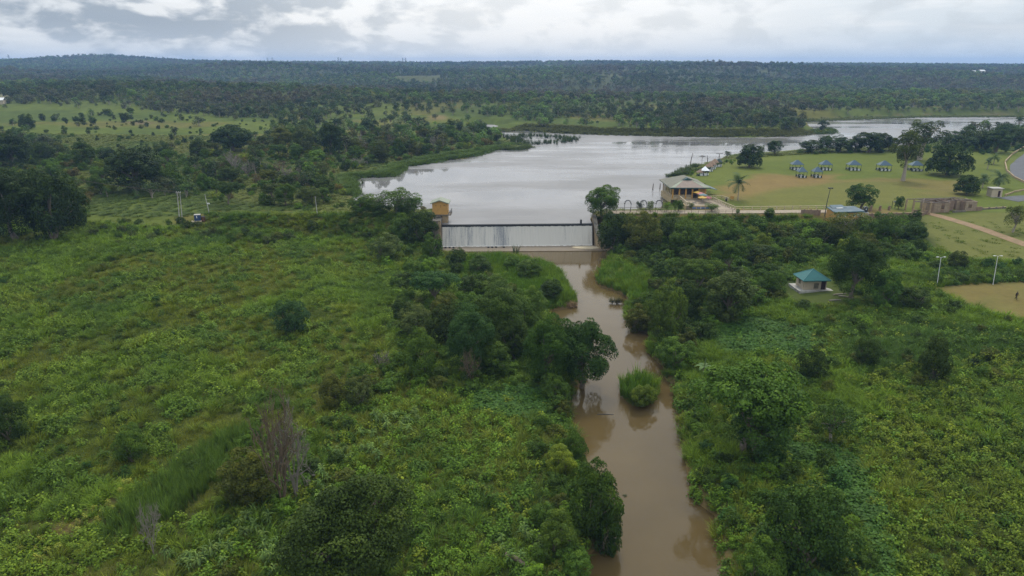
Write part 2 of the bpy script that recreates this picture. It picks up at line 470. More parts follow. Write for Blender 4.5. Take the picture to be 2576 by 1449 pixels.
def watermat(name, deep, rough, wave, wscale, streak=False):
    m, nt, out = new_mat(name)
    p = nd(nt, 'ShaderNodeBsdfPrincipled')
    co = nd(nt, 'ShaderNodeNewGeometry').outputs['Position']
    n0 = noise(nt, co, 0.035, 4, 0.6)
    c = mixc(nt, maprange(nt, n0, 0.35, 0.65), tuple(x * 0.88 for x in deep), tuple(x * 1.1 for x in deep))
    nt.links.new(c, p.inputs['Base Color'])
    p.inputs['IOR'].default_value = 1.33; p.inputs['Specular IOR Level'].default_value = 0.5
    h = mth(nt, 'ADD', noise(nt, vmul(nt, co, (1, 1.6, 1)), wscale, 3, 0.6), mth(nt, 'MULTIPLY', noise(nt, co, wscale * 0.23, 2, 0.5), 1.5))
    b = nd(nt, 'ShaderNodeBump'); b.inputs['Distance'].default_value = 0.05
    nt.links.new(h, b.inputs['Height'])
    if streak:   # wind lanes: rougher and calmer strips
        st = noise(nt, vmul(nt, co, (0.28, 1.0, 1)), 0.030, 5, 0.62)
        st = maprange(nt, st, 0.40, 0.62)
        nt.links.new(mth(nt, 'ADD', wave * 0.35, mth(nt, 'MULTIPLY', st, wave * 2.2)), b.inputs['Strength'])
        nt.links.new(mth(nt, 'ADD', rough * 0.3, mth(nt, 'MULTIPLY', st, rough * 3.2)), p.inputs['Roughness'])
    else:
        b.inputs['Strength'].default_value = wave; p.inputs['Roughness'].default_value = rough
    nt.links.new(b.outputs[0], p.inputs['Normal'])
    nt.links.new(p.outputs[0], out.inputs['Surface'])
    return m

M = {}
M['leaf'] = leafmat('leaf'); M['blade'] = leafmat('grass_blade', 0.26, 0.6)
M['bark'] = plain('bark', (0.17, 0.14, 0.105), 0.9, 0.35, 4, bump=0.4)
M['paleb'] = plain('pale_bark', (0.30, 0.26, 0.21), 0.9, 0.3, 4, bump=0.3)
M['deadw'] = plain('dead_wood', (0.13, 0.10, 0.075), 0.95, 0.35, 3)
M['concrete'] = plain('concrete', (0.36, 0.35, 0.32), 0.9, 0.25, 0.8, dirt=(0.12, 0.11, 0.09), bump=0.2)
M['wetconc'] = plain('wet_concrete', (0.035, 0.038, 0.042), 0.35, 0.4, 1.2)
M['oldconc'] = plain('stained_concrete', (0.17, 0.15, 0.12), 0.9, 0.35, 0.9, dirt=(0.05, 0.045, 0.04), bump=0.3, stretch=(1.6, 1.6, 0.35))
M['sandst'] = plain('tan_masonry', (0.33, 0.25, 0.15), 0.9, 0.25, 1.4, dirt=(0.18, 0.13, 0.08), bump=0.2)
M['yellow'] = plain('ochre_paint', (0.47, 0.265, 0.075), 0.8, 0.08, 0.9, dirt=(0.40, 0.23, 0.07))
M['yellow2'] = plain('pale_ochre_paint', (0.43, 0.33, 0.18), 0.8, 0.10, 0.9, dirt=(0.33, 0.26, 0.15))
M['cream'] = plain('cream_paint', (0.44, 0.37, 0.25), 0.8, 0.12, 1.2, dirt=(0.33, 0.28, 0.19))
M['pavec'] = plain('paving', (0.28, 0.23, 0.17), 0.9, 0.14, 1.0, dirt=(0.22, 0.18, 0.13))
M['white'] = plain('white_paint', (0.60, 0.61, 0.60), 0.7, 0.08, 1.0)
M['whitep'] = plain('white_cloth', (0.74, 0.76, 0.80), 0.8, 0.08, 1.0)
M['roofpale'] = plain('pale_green_sheet', (0.20, 0.225, 0.165), 0.6, 0.15, 0.8)
M['roofgrey'] = plain('weathered_roof_sheet', (0.150, 0.150, 0.115), 0.8, 0.18, 0.5, dirt=(0.185, 0.165, 0.13))
M['roofpink'] = plain('faded_roof_sheet', (0.21, 0.165, 0.135), 0.75, 0.12, 0.5)
M['roofgreen'] = plain('dark_green_sheet', (0.035, 0.085, 0.085), 0.5, 0.2, 0.8)
M['teal'] = plain('teal_roof_sheet', (0.010, 0.105, 0.105), 0.55, 0.12, 1.5)
M['tealcap'] = plain('teal_ridge_cap', (0.10, 0.24, 0.24), 0.5, 0.12, 1.5)
M['blueroof'] = plain('blue_roof_sheet', (0.035, 0.075, 0.115), 0.55, 0.15, 0.8)
M['blueroof2'] = plain('grey_blue_roof_sheet', (0.075, 0.115, 0.14), 0.6, 0.15, 0.8, dirt=(0.15, 0.18, 0.19))
M['dkgreen'] = plain('dark_green_paint', (0.020, 0.040, 0.035), 0.6, 0.2, 1.0)
M['metal'] = plain('galvanised_metal', (0.50, 0.51, 0.52), 0.5, 0.1, 1.0, metal=0.3)
M['darkmetal'] = plain('dark_metal', (0.05, 0.05, 0.05), 0.6, 0.2, 1.0)
M['rust'] = plain('rusted_metal', (0.11, 0.055, 0.03), 0.9, 0.4, 3.0)
M['red'] = plain('red_paint', (0.30, 0.05, 0.04), 0.7, 0.15, 1.0)
M['tank'] = plain('tank_blue', (0.025, 0.05, 0.12), 0.5, 0.1, 1.0)
M['tankblack'] = plain('tank_black', (0.025, 0.03, 0.036), 0.5, 0.15, 1.0)
M['thatch'] = plain('brown_thatch', (0.20, 0.14, 0.10), 0.95, 0.35, 3.0, bump=0.5)
M['brick'] = plain('raw_block_wall', (0.27, 0.205, 0.145), 0.95, 0.25, 1.6, dirt=(0.36, 0.29, 0.20), bump=0.3)
M['brickred'] = plain('reddish_block_wall', (0.235, 0.165, 0.12), 0.95, 0.22, 1.2, dirt=(0.20, 0.14, 0.11), bump=0.3)
M['timber'] = plain('grey_timber', (0.15, 0.125, 0.105), 0.95, 0.3, 3)
M['dark'] = plain('dark_interior', (0.030, 0.027, 0.028), 0.8, 0.3, 1.0)
M['door'] = plain('dark_red_door', (0.035, 0.018, 0.018), 0.7, 0.2, 1.0)
M['plaster'] = plain('unpainted_plaster', (0.45, 0.38, 0.28), 0.9, 0.12, 0.6, dirt=(0.36, 0.29, 0.20))
M['moss'] = plain('mossy_plaster', (0.13, 0.12, 0.085), 0.9, 0.3, 2.0, dirt=(0.28, 0.23, 0.17))
M['asphalt'] = plain('asphalt', (0.085, 0.088, 0.095), 0.85, 0.18, 0.4, bump=0.1)
M['dirt'] = plain('dirt_track', (0.225, 0.150, 0.085), 0.95, 0.18, 0.5, dirt=(0.16, 0.125, 0.06), bump=0.2)
M['sand'] = plain('sand_bar', (0.42, 0.36, 0.25), 0.95, 0.15, 0.8)
M['gravel'] = plain('pale_rubble', (0.40, 0.35, 0.28), 0.95, 0.3, 1.5, bump=0.5)
M['skin'] = plain('dark_skin', (0.06, 0.035, 0.025), 0.6, 0.1, 3.0)
M['shirt'] = plain('dark_shirt', (0.03, 0.024, 0.022), 0.9, 0.1, 3.0)
M['trousers'] = plain('olive_trousers', (0.055, 0.045, 0.02), 0.9, 0.1, 3.0)
for nm, c in (('p_yellow', (0.44, 0.28, 0.06)), ('p_teal', (0.11, 0.17, 0.18)), ('p_red', (0.28, 0.09, 0.10)), ('p_pink', (0.42, 0.17, 0.16)), ('p_blue', (0.10, 0.15, 0.28))):
    M[nm] = plain('parasol_' + nm[2:], c, 0.8, 0.08, 2.0)
M['river'] = watermat('muddy_river', (0.088, 0.062, 0.025), 0.06, 0.12, 1.3)
M['lake'] = watermat('silty_lake', (0.165, 0.160, 0.158), 0.12, 0.17, 0.55, True)

# ------------------------------------------------------------------ ground sheet
def wpoly(px, z): return [tuple(onz(x, y, z)[:2]) for x, y in px]
LAWN = wpoly([(1700, 446), (1745, 426), (1800, 412), (1850, 400), (1920, 396), (2060, 390), (2250, 385), (2400, 385), (2520, 385), (2620, 400), (2760, 420), (2760, 560), (2500, 530), (2330, 528), (2080, 520), (1860, 524), (1820, 505), (1790, 480)], 8)
PITCH1 = wpoly([(1800, 478), (1830, 455), (1925, 437), (2105, 440), (2112, 449), (2300, 452), (2420, 458), (2440, 485), (2290, 512), (2150, 516), (2060, 508), (1880, 512), (1830, 500)], 8)
BROWN1 = wpoly([(1810, 470), (1840, 452), (1930, 440), (2105, 441), (2100, 452), (1990, 470), (1900, 488), (1830, 490)], 8)
LAWN2 = wpoly([(2300, 540), (2500, 545), (2760, 560), (2760, 700), (2576, 655), (2450, 645), (2345, 620), (2310, 575)], 6.5)
PITCH2 = wpoly([(2350, 722), (2450, 716), (2800, 712), (2900, 900), (2700, 850), (2576, 808), (2500, 790), (2440, 768), (2395, 748)], 5)
HUTYARD = wpoly([(1985, 735), (2010, 700), (2100, 700), (2140, 735), (2180, 750), (2110, 772), (2010, 758)], 4)
GRASSY_L = wpoly([(150, 555), (330, 530), (420, 505), (520, 520), (520, 560), (440, 568), (280, 565)], 6.5)
ROADS = []
def ground_color(x, y, z):
    n1 = fbm(x, y, 30, 41, 4); n2 = fbm(x, y, 9, 47, 3); n3 = fbm(x, y, 90, 51, 4)
    g = np.array([0.064, 0.090, 0.024]); yl = np.array([0.115, 0.118, 0.036]); dkg = np.array([0.040, 0.058, 0.020])
    c = g + (yl - g) * sstep(0.45, 0.70, n1 * 0.6 + n3 * 0.4)[:, None]
    c = c + (dkg - c) * sstep(0.5, 0.66, n2)[:, None] * 0.6
    upm = sstep(198, 206, y)[:, None]
    me = np.array([0.125, 0.155, 0.030]); me2 = np.array([0.155, 0.145, 0.042]); me3 = np.array([0.090, 0.122, 0.026])
    cu = me3 + (me - me3) * sstep(0.4, 0.6, fbm(x, y, 60, 61, 4))[:, None]
    cu = cu + (me2 - cu) * sstep(0.56, 0.68, fbm(x, y, 80, 67, 3))[:, None]
    far = sstep(520, 900, y)[:, None]
    fc = np.array([0.062, 0.072, 0.034]); fc2 = np.array([0.100, 0.108, 0.048])
    cf = fc + (fc2 - fc) * sstep(0.62, 0.72, fbm(x, y * 0.6, 150, 71, 4))[:, None]
    cu = cu * (1 - far) + cf * far
    c = c * (1 - upm) + cu * upm
    c = c * (0.72 + 0.56 * fbm(x, y, 3.2, 53, 2))[:, None]
    def put(poly, col, soft, amt=1.0, nz=None):
        nonlocal c
        s = sd_near(x, y, poly)
        k = sstep(soft, -soft, s + (n2 - 0.5) * soft * 2.5) * amt
        if nz is not None: k = k * nz
        c = c + (np.array(col) - c) * k[:, None]
    put(LAWN, (0.138, 0.166, 0.036), 3)
    put(LAWN, (0.170, 0.188, 0.048), 3, 0.7, sstep(0.48, 0.62, n1))
    put(PITCH1, (0.190, 0.178, 0.060), 5, 0.85)
    put(PITCH1, (0.25, 0.178, 0.085), 5, 0.55, sstep(0.45, 0.65, fbm(x * 0.5, y * 1.4, 16, 83, 3)))
    put(BROWN1, (0.275, 0.18, 0.088), 4, 0.85)
    put(LAWN2, (0.175, 0.175, 0.062), 3)
    put(LAWN2, (0.12, 0.155, 0.045), 3, 0.8, sstep(0.5, 0.6, n1))
    put(PITCH2, (0.215, 0.165, 0.072), 3)
    put(PITCH2, (0.20, 0.175, 0.070), 3, 0.7, sstep(0.45, 0.6, n2))
    put(HUTYARD, (0.105, 0.13, 0.04), 2, 0.8)
    put(GRASSY_L, (0.14, 0.17, 0.04), 4, 0.9)
    for pl, cl in (([(860, 316), (880, 313), (898, 322), (885, 328), (868, 324)], (0.34, 0.29, 0.17)), ([(668, 277), (690, 276), (694, 282), (672, 284)], (0.34, 0.22, 0.15)), ([(1075, 284), (1110, 282), (1120, 291), (1085, 293)], (0.25, 0.18, 0.10)), ([(310, 302), (345, 299), (400, 303), (360, 309)], (0.19, 0.14, 0.10)),
                   ([(370, 368), (470, 370), (520, 380), (440, 392), (380, 385)], (0.19, 0.165, 0.07)), ([(2330, 229), (2400, 227), (2402, 231), (2335, 233)], (0.40, 0.34, 0.24)), ([(0, 264), (40, 260), (42, 266), (0, 270)], (0.42, 0.37, 0.30)), ([(1560, 268), (1640, 264), (1690, 270), (1600, 276)], (0.16, 0.15, 0.06))):
        put(wpoly(pl, 13.0 if pl[0][1] < 345 else 8.5), cl, 4, 0.9)
    for pl in ([(40, 1405), (120, 1350), (240, 1280), (330, 1235), (345, 1245), (250, 1300), (150, 1362), (60, 1425)], [(890, 985), (935, 940), (985, 905), (1000, 915), (950, 955), (905, 995)]):
        put(wpoly(pl, 2.6), (0.20, 0.145, 0.085), 0.6, 0.85)
    for e, col in ((emb_l, (0.18, 0.155, 0.055)), (emb_r, (0.24, 0.165, 0.085))):
        de = np.full(x.shape, 99.0); q_ = (y > 170) & (y < 230); de[q_] = polydist(x[q_], y[q_], e, False)
        k = sstep(11, 4, de + (n2 - 0.5) * 8) * 0.85
        c = c + (np.array(col) - c) * k[:, None]
    near = y < 215
    sr = np.abs(sd_near(x, y, river))
    c = c + (np.array((0.20, 0.135, 0.078)) - c) * sstep(1.6, 0.3, sr)[:, None]
    sl = np.abs(sd_near(x, y, lake))
    c = c + (np.array((0.17, 0.13, 0.085)) - c) * sstep(1.8, 0.3, sl)[:, None] * 0.8
    return c * np.array([0.62, 0.65, 0.47])
def build_ground():
    ys = [-80.0]
    while ys[-1] < 7000:
        y = ys[-1]
        if y < 40: st = 3.0
        elif y < 215: st = 0.95
        elif y < 330: st = 1.6
        else: st = 1.6 + (y - 330) * 0.022
        ys.append(y + st)
    ys = np.array(ys); nx = 430
    t = np.linspace(-1, 1, nx); t = 0.72 * t + 0.28 * t ** 3
    Yg = np.repeat(ys[:, None], nx, 1); Xg = t[None] * (170 + 0.98 * np.maximum(Yg, 0))
    x = Xg.ravel(); y = Yg.ravel(); z = land(x, y)
    c = ground_color(x, y, z)
    i = np.arange(len(ys) - 1)[:, None] * nx + np.arange(nx - 1)[None]
    q = np.stack([i, i + 1, i + 1 + nx, i + nx], -1).reshape(-1, 4)
    m, nt, out = new_mat('ground')
    at = nd(nt, 'ShaderNodeAttribute', attribute_type='GEOMETRY', attribute_name='gcol')
    co = nd(nt, 'ShaderNodeNewGeometry').outputs['Position']
    f1 = noise(nt, co, 0.9, 4, 0.65); f2 = noise(nt, co, 0.16, 4, 0.6)
    k = mth(nt, 'ADD', 0.55, mth(nt, 'ADD', mth(nt, 'MULTIPLY', f1, 0.5), mth(nt, 'MULTIPLY', f2, 0.42)))
    vm = nd(nt, 'ShaderNodeVectorMath', operation='SCALE'); nt.links.new(at.outputs['Color'], vm.inputs[0]); nt.links.new(k, vm.inputs['Scale'])
    p = nd(nt, 'ShaderNodeBsdfPrincipled'); nt.links.new(vm.outputs[0], p.inputs['Base Color'])
    p.inputs['Roughness'].default_value = 0.95; p.inputs['Specular IOR Level'].default_value = 0.1
    b = nd(nt, 'ShaderNodeBump'); b.inputs['Strength'].default_value = 0.7; b.inputs['Distance'].default_value = 0.12
    nt.links.new(f1, b.inputs['Height']); nt.links.new(b.outputs[0], p.inputs['Normal'])
    nt.links.new(p.outputs[0], out.inputs['Surface'])
    me = mesh_np('ground', np.stack([x, y, z], 1), quads=q, mats=[m], attrs={'gcol': c}, smooth=True)
    g = link_mesh('ground', me); tag(g, 'green and brown land around the river and the lake', 'ground', kind='structure')
    return g
build_ground()

def poly_obj(name, poly, z, mat):
    me = bpy.data.meshes.new(name)
    me.from_pydata([(p[0], p[1], z) for p in poly], [], [tuple(range(len(poly)))])
    me.materials.append(mat); me.update()
    return link_mesh(name, me)
def grow(poly, d):
    """push an outline outwards a little so that the sheet runs under the bank"""
    n = len(poly); A = sum(poly[i][0] * poly[(i + 1) % n][1] - poly[(i + 1) % n][0] * poly[i][1] for i in range(n)); s = 1 if A > 0 else -1
    out = []
    for i in range(n):
        a = Vector(poly[i - 1][:2]); b = Vector(poly[i][:2]); c = Vector(poly[(i + 1) % n][:2])
        d1 = (b - a).normalized(); d2 = (c - b).normalized()
        nn = Vector((d1.y + d2.y, -d1.x - d2.x)); nn = nn.normalized() if nn.length > 1e-6 else Vector((0, 0))
        out.append((b.x + nn.x * d * s, b.y + nn.y * d * s))
    return out
# lake sheet ends at the weir crest (front edge kept straight)
lk = grow(lake, 1.2)
lk[0] = (23.3, 194.95); lk[-1] = (-20.3, 193.25); lk[-2] = (-20.3, 199.0); lk[1] = (23.3, 200.0)
o = poly_obj('lake', lk, LAKE_Z, M['lake']); tag(o, 'silty grey reservoir behind the weir', 'lake', kind='structure')
o = poly_obj('lake_cove', grow(cove, 1.0), LAKE_Z + 0.01, M['lake']); tag(o, 'small open water among reeds at the head of the lake', 'lake', kind='structure')
rv = [p for p in grow(river, 1.5)]
o = poly_obj('river', rv, 0.0, M['river']); tag(o, 'muddy brown river below the weir', 'river', kind='structure')

def strip(name, px, z_off, width, mat, label, cat, zz=None, step=4):
    pts = [place(x, y) if zz is None else onz(x, y, zz) for x, y in px]
    P2 = [Vector(p[:2]) for p in pts]
    res = []
    for i in range(len(P2) - 1):      # Catmull-Rom
        a, b, c, d = P2[max(i - 1, 0)], P2[i], P2[i + 1], P2[min(i + 2, len(P2) - 1)]
        n = max(2, int((c - b).length / step))
        for k in range(n):
            t = k / n
            res.append(0.5 * ((2 * b) + (c - a) * t + (2 * a - 5 * b + 4 * c - d) * t * t + (3 * b - a - 3 * c + d) * t ** 3))
    res.append(P2[-1])
    vs = []; fs = []; m = 6
    for i, p in enumerate(res):
        d = (res[min(i + 1, len(res) - 1)] - res[max(i - 1, 0)]).normalized(); nn = Vector((-d.y, d.x))
        wv = width * (0.9 + 0.2 * vnoise(np.array([i * 0.35]), np.array([3.3]), 9)[0])
        for k in range(m + 1):
            q = p + nn * wv * (k / m - 0.5); vs.append((q.x, q.y, hz(q.x, q.y) + z_off))
    for i in range(len(res) - 1):
        for k in range(m):
            a = i * (m + 1) + k; fs.append((a, a + m + 1, a + m + 2, a + 1))
    me = bpy.data.meshes.new(name); me.from_pydata(vs, [], fs); me.materials.append(mat)
    for p in me.polygons: p.use_smooth = True
    me.update()
    return tag(link_mesh(name, me), label, cat, kind='structure'), res
strip('dirt_track', [(2318, 533), (2360, 543), (2405, 556), (2481, 580), (2576, 614), (2760, 680), (2950, 760)], 0.06, 3.4, M['dirt'], 'bare earth track crossing the lawn at the right', 'track')
_, road_pts = strip('asphalt_road', [(3100, 330), (2850, 345), (2700, 358), (2612, 386), (2574, 420), (2592, 452), (2660, 474), (2760, 482)], 0.08, 9.0, M['asphalt'], 'grey asphalt road bending at the right edge', 'road')
strip('asphalt_apron', [(2800, 500), (2650, 497), (2575, 498), (2535, 503)], 0.08, 7.0, M['asphalt'], 'end of the asphalt drive beside the ruined building', 'road')

# ------------------------------------------------------------------ plant models
def unit(a): return a / np.maximum(np.linalg.norm(a, axis=-1, keepdims=True), 1e-9)
def leaves(c, n, L, wr, lv, g, droop=0.0):
    """diamond leaves at points c with normals n"""
    k = len(c); r = g.normal(size=(k, 3)); t = unit(np.cross(n, r)); b = np.cross(n, t)
    t = unit(t + np.array([0, 0, -droop])); Lh = (L * g.uniform(0.7, 1.3, k))[:, None] * 0.5; Wh = Lh * wr
    fold = n * Lh * 0.25
    v = np.stack([c - t * Lh, c - b * Wh + fold, c + t * Lh, c + b * Wh + fold], 1).reshape(-1, 3)
    q = np.arange(4 * k).reshape(k, 4)
    return v, q, np.repeat(lv, 4)
def crown(g, kind, h, w, ncl, nlf, leaf, fill=1.0):
    """clumps of leaves spread through a lumpy crown volume; returns mesh arrays and clump centres"""
    sh = dict(round=(0.55, 0.50), dome=(0.12, 0.90), spread=(0.70, 0.32), tall=(0.66, 0.36), bushy=(0.50, 0.50), open=(0.62, 0.40), cone=(0.52, 0.50))[kind]
    zc, rz = sh[0] * h, sh[1] * h * (0.88 if kind == 'dome' else 1.0)
    d = unit(g.normal(size=(ncl, 3)))
    if kind == 'spread': d[:, 2] = np.where(d[:, 2] < -0.35, -d[:, 2], d[:, 2])
    if kind == 'round': d[:, 2] = np.where(d[:, 2] < -0.80, -d[:, 2], d[:, 2])
    if kind == 'dome': d[:, 2] = np.abs(d[:, 2])
    ph = g.uniform(0, 6.28, 6)
    az = np.arctan2(d[:, 1], d[:, 0])
    lump = 1 + 0.16 * np.sin(2 * az + ph[0]) + 0.12 * np.sin(3 * az + ph[1] + 2 * d[:, 2]) + 0.10 * np.sin(5 * d[:, 2] + ph[2])
    if kind == 'dome': lump = 1 + 0.05 * np.sin(3 * az + ph[1])
    rr = g.uniform(0.55, 1.0, ncl) ** (0.45) * lump
    inner = g.uniform(size=ncl) < 0.22
    rr = np.where(inner, rr * g.uniform(0.35, 0.75, ncl), rr)
    if kind == 'open': rr = g.uniform(0.35, 1.0, ncl) * lump
    cc = d * rr[:, None] * np.array([w / 2, w / 2, rz]) * 0.86; cc[:, 2] += zc
    if kind == 'cone':
        f = np.clip(1.15 - (cc[:, 2] / h), 0.12, 1); cc[:, :2] *= f[:, None]
    cr = w * g.uniform(0.7, 1.25, ncl) * (1.02 * fill / math.sqrt(ncl)) * (1.0 if kind == 'open' else 1.0)
    per = g.dirichlet(cr ** 2 * 60); cnt = np.maximum((per * nlf).astype(int), 6)
    ci = np.repeat(np.arange(ncl), cnt); k = len(ci)
    out_ = unit((cc - np.array([0, 0, zc * 0.8])) * np.array([1, 1, w / (2.2 * rz)]))[ci]
    dd = unit(g.normal(size=(k, 3)) + out_ * 0.55 + np.array([0, 0, 0.55]))
    u = g.uniform(0.55, 1, k) ** 0.5
    fl = 0.62 if kind == 'spread' else 0.8
    pos = cc[ci] + dd * (cr[ci] * u)[:, None] * np.array([1, 1, fl])
    pos[:, 2] = np.maximum(pos[:, 2], 0.05)
    nrm = unit(dd * 0.8 + np.array([0, 0, 0.55]) + g.normal(size=(k, 3)) * 0.45)
    clv = g.uniform(0.05, 0.85, ncl)
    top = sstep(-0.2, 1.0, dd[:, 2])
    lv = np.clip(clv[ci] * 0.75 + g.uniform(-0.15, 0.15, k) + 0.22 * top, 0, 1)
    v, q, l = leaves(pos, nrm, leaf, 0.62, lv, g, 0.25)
    kz = h / np.percentile(v[:, 2], 99.6); kr = (w / 2) / np.percentile(np.hypot(v[:, 0], v[:, 1]), 98.5); kk = np.array([kr, kr, kz])
    return v * kk, q, l, cc * kk
def tubes_np(segs, n=5):
    mb = MB()
    for pts, rad in segs: mb.tube(pts, rad, n, cap=False)
    return mb
def trunk_mesh(g, name, h, w, cc, kind, mat):
    segs = []
    base = Vector((0, 0, -0.4))
    fork = Vector((g.normal() * 0.04 * w, g.normal() * 0.04 * w, h * dict(round=0.30, dome=0.2, spread=0.30, tall=0.42, bushy=0.10, open=0.34, cone=0.25)[kind]))
    r0 = 0.030 * h + 0.012 * w
    segs.append(([base, base.lerp(fork, 0.5) + Vector((g.normal() * 0.02 * w, g.normal() * 0.02 * w, 0)), fork], [r0 * 1.25, r0 * 0.9, r0 * 0.72]))
    idx = g.choice(len(cc), size=min(len(cc), 9 if kind != 'open' else 16), replace=False)
    for i in idx:
        e = Vector(cc[i]); mid = fork.lerp(e, 0.5) + Vector((g.normal() * 0.05 * w, g.normal() * 0.05 * w, 0.06 * h))
        segs.append(([fork - Vector((0, 0, 0.03 * h)), mid, e], [r0 * 0.5, r0 * 0.3, r0 * 0.1]))
    mb = tubes_np(segs, 6)
    if kind == 'bushy':
        for k in range(3):
            a = g.uniform(0, 6.28); e = Vector((math.cos(a) * w * 0.2, math.sin(a) * w * 0.2, h * 0.4))
            mb.tube([base, e], [r0 * 0.6, r0 * 0.25], 5, cap=False)
    return mb.mesh(name, mat)
TREES = {}
def make_tree(key, kind, seed, h, w, ncl, nlf, leaf, mat='bark', fill=1.0):
    g = np.random.default_rng(seed)
    v, q, l, cc = crown(g, kind, h, w, ncl, nlf, leaf, fill)
    cm = mesh_np('crown', v, quads=q, mats=[M['leaf']], attrs={'lv': l})
    tm = trunk_mesh(g, 'trunk', h, w, cc, kind, M[mat])
    TREES.setdefault(key, []).append((cm, tm, h, w))
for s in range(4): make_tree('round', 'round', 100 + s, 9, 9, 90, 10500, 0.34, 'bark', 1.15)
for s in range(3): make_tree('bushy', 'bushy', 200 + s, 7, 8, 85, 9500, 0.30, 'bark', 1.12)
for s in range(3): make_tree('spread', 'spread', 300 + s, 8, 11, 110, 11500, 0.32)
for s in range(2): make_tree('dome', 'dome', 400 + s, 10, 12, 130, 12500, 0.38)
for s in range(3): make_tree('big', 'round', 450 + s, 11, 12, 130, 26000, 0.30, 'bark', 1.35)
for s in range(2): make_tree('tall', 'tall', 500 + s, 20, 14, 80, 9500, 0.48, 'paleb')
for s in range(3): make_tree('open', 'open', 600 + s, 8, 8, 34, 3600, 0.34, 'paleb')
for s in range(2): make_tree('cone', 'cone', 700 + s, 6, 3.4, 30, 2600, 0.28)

# shrubs: leaves and stems in one mesh
SHRUBS = []
def make_shrub(seed, h, w, ncl, nlf, leaf):
    g = np.random.default_rng(seed)
    v, q, l, cc = crown(g, 'bushy', h, w, ncl, nlf, leaf)
    mb = MB()
    for i in range(0, len(cc), 2): mb.tube([(0, 0, -0.2), tuple(cc[i] * 0.9)], [0.035, 0.012], 4, cap=False)
    nv = len(v); sv = np.array(mb.v); sq = np.array(mb.f) + nv
    V = np.concatenate([v, sv]); Q = np.concatenate([q, sq]); L = np.concatenate([l, np.zeros(len(sv))])
    mi = np.concatenate([np.zeros(len(q)), np.ones(len(sq))])
    SHRUBS.append((mesh_np('shrub', V, quads=Q, mats=[M['leaf'], M['bark']], mat_idx=mi, attrs={'lv': L}), h, w))
for s in range(6): make_shrub(900 + s, 2.4, 3.2, 34 + 3 * s, 1600, 0.25)

def blade_clump(g, n, h, spread, lean, width, seg=3, curl=1.0, base_r=0.15):
    V = []; Q = []; T = []; LV = []; nv = 0
    for i in range(n):
        a = g.uniform(0, 6.283); r = base_r * math.sqrt(g.uniform()); H = h * g.uniform(0.55, 1.1); W = width * g.uniform(0.7, 1.3)
        d = np.array([math.cos(a), math.sin(a), 0]); side = np.array([-d[1], d[0], 0]); ln = lean * g.uniform(0.3, 1.2)
        b0 = np.array([math.cos(a + 1) * r, math.sin(a + 1) * r, -0.05]) + d * spread * g.uniform(0, 1)
        lvv = g.uniform(0.1, 0.9)
        for k in range(seg):
            t = k / seg
            p = b0 + np.array([0, 0, 1]) * H * (t - 0.30 * curl * ln * t * t) + d * H * ln * t ** 1.8
            ww = W * (1 - 0.55 * t)
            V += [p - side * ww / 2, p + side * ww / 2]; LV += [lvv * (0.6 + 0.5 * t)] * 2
        t = 1.0
        p = b0 + np.array([0, 0, 1]) * H * (t - 0.30 * curl * ln) + d * H * ln * (1.05)
        V.append(p); LV.append(min(1, lvv * 1.1))
        for k in range(seg - 1): Q.append((nv + 2 * k, nv + 2 * k + 1, nv + 2 * k + 3, nv + 2 * k + 2))
        T.append((nv + 2 * seg - 2, nv + 2 * seg - 1, nv + 2 * seg)); nv += 2 * seg + 1
    return np.array(V), np.array(Q), np.array(T), np.clip(np.array(LV), 0, 1)
def forb(g, n, h, w, leaf):
    """leafy weed: broad leaves spread over a low dome"""
    d = unit(g.normal(size=(n, 3)) + np.array([0, 0, 0.5])); d[:, 2] = np.abs(d[:, 2])
    u = g.uniform(0.45, 1, n)
    az = np.arctan2(d[:, 1], d[:, 0]); lump = 1 + 0.25 * np.sin(3 * az + g.uniform(0, 6)) + 0.15 * np.sin(5 * az + g.uniform(0, 6))
    pos = d * (u * lump)[:, None] * np.array([w / 2, w / 2, h])
    nrm = unit(d * 0.6 + np.array([0, 0, 0.7]) + g.normal(size=(n, 3)) * 0.4)
    lv = np.clip(g.uniform(0.1, 0.7, n) + 0.3 * d[:, 2] * (u > 0.8), 0, 1)
    return leaves(pos, nrm, leaf, 0.7, lv, g, 0.2)
def upright(g, h, leaf, stems):
    """upright leafy crop plant: a few stems carrying leaves, young yellow-green tips"""
    P = []; N = []; LV = []
    for s in range(stems):
        a = g.uniform(0, 6.28); ln = g.uniform(0.05, 0.35); H = h * g.uniform(0.7, 1.1)
        b = np.array([math.cos(a), math.sin(a), 0]) * g.uniform(0, 0.3)
        for k in range(26):
            t = g.uniform(0.15, 1.0); aa = g.uniform(0, 6.28); r = (0.12 + 0.30 * (1 - t) + 0.05) * g.uniform(0.6, 1.2)
            P.append(b + np.array([math.cos(a) * ln * t * H, math.sin(a) * ln * t * H, H * t]) + np.array([math.cos(aa), math.sin(aa), 0.1]) * r)
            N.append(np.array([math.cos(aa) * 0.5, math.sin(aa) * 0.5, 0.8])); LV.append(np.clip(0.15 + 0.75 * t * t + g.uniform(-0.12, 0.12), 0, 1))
    return leaves(np.array(P), unit(np.array(N) + g.normal(size=(len(P), 3)) * 0.3), leaf, 0.55, np.array(LV), g, 0.15)
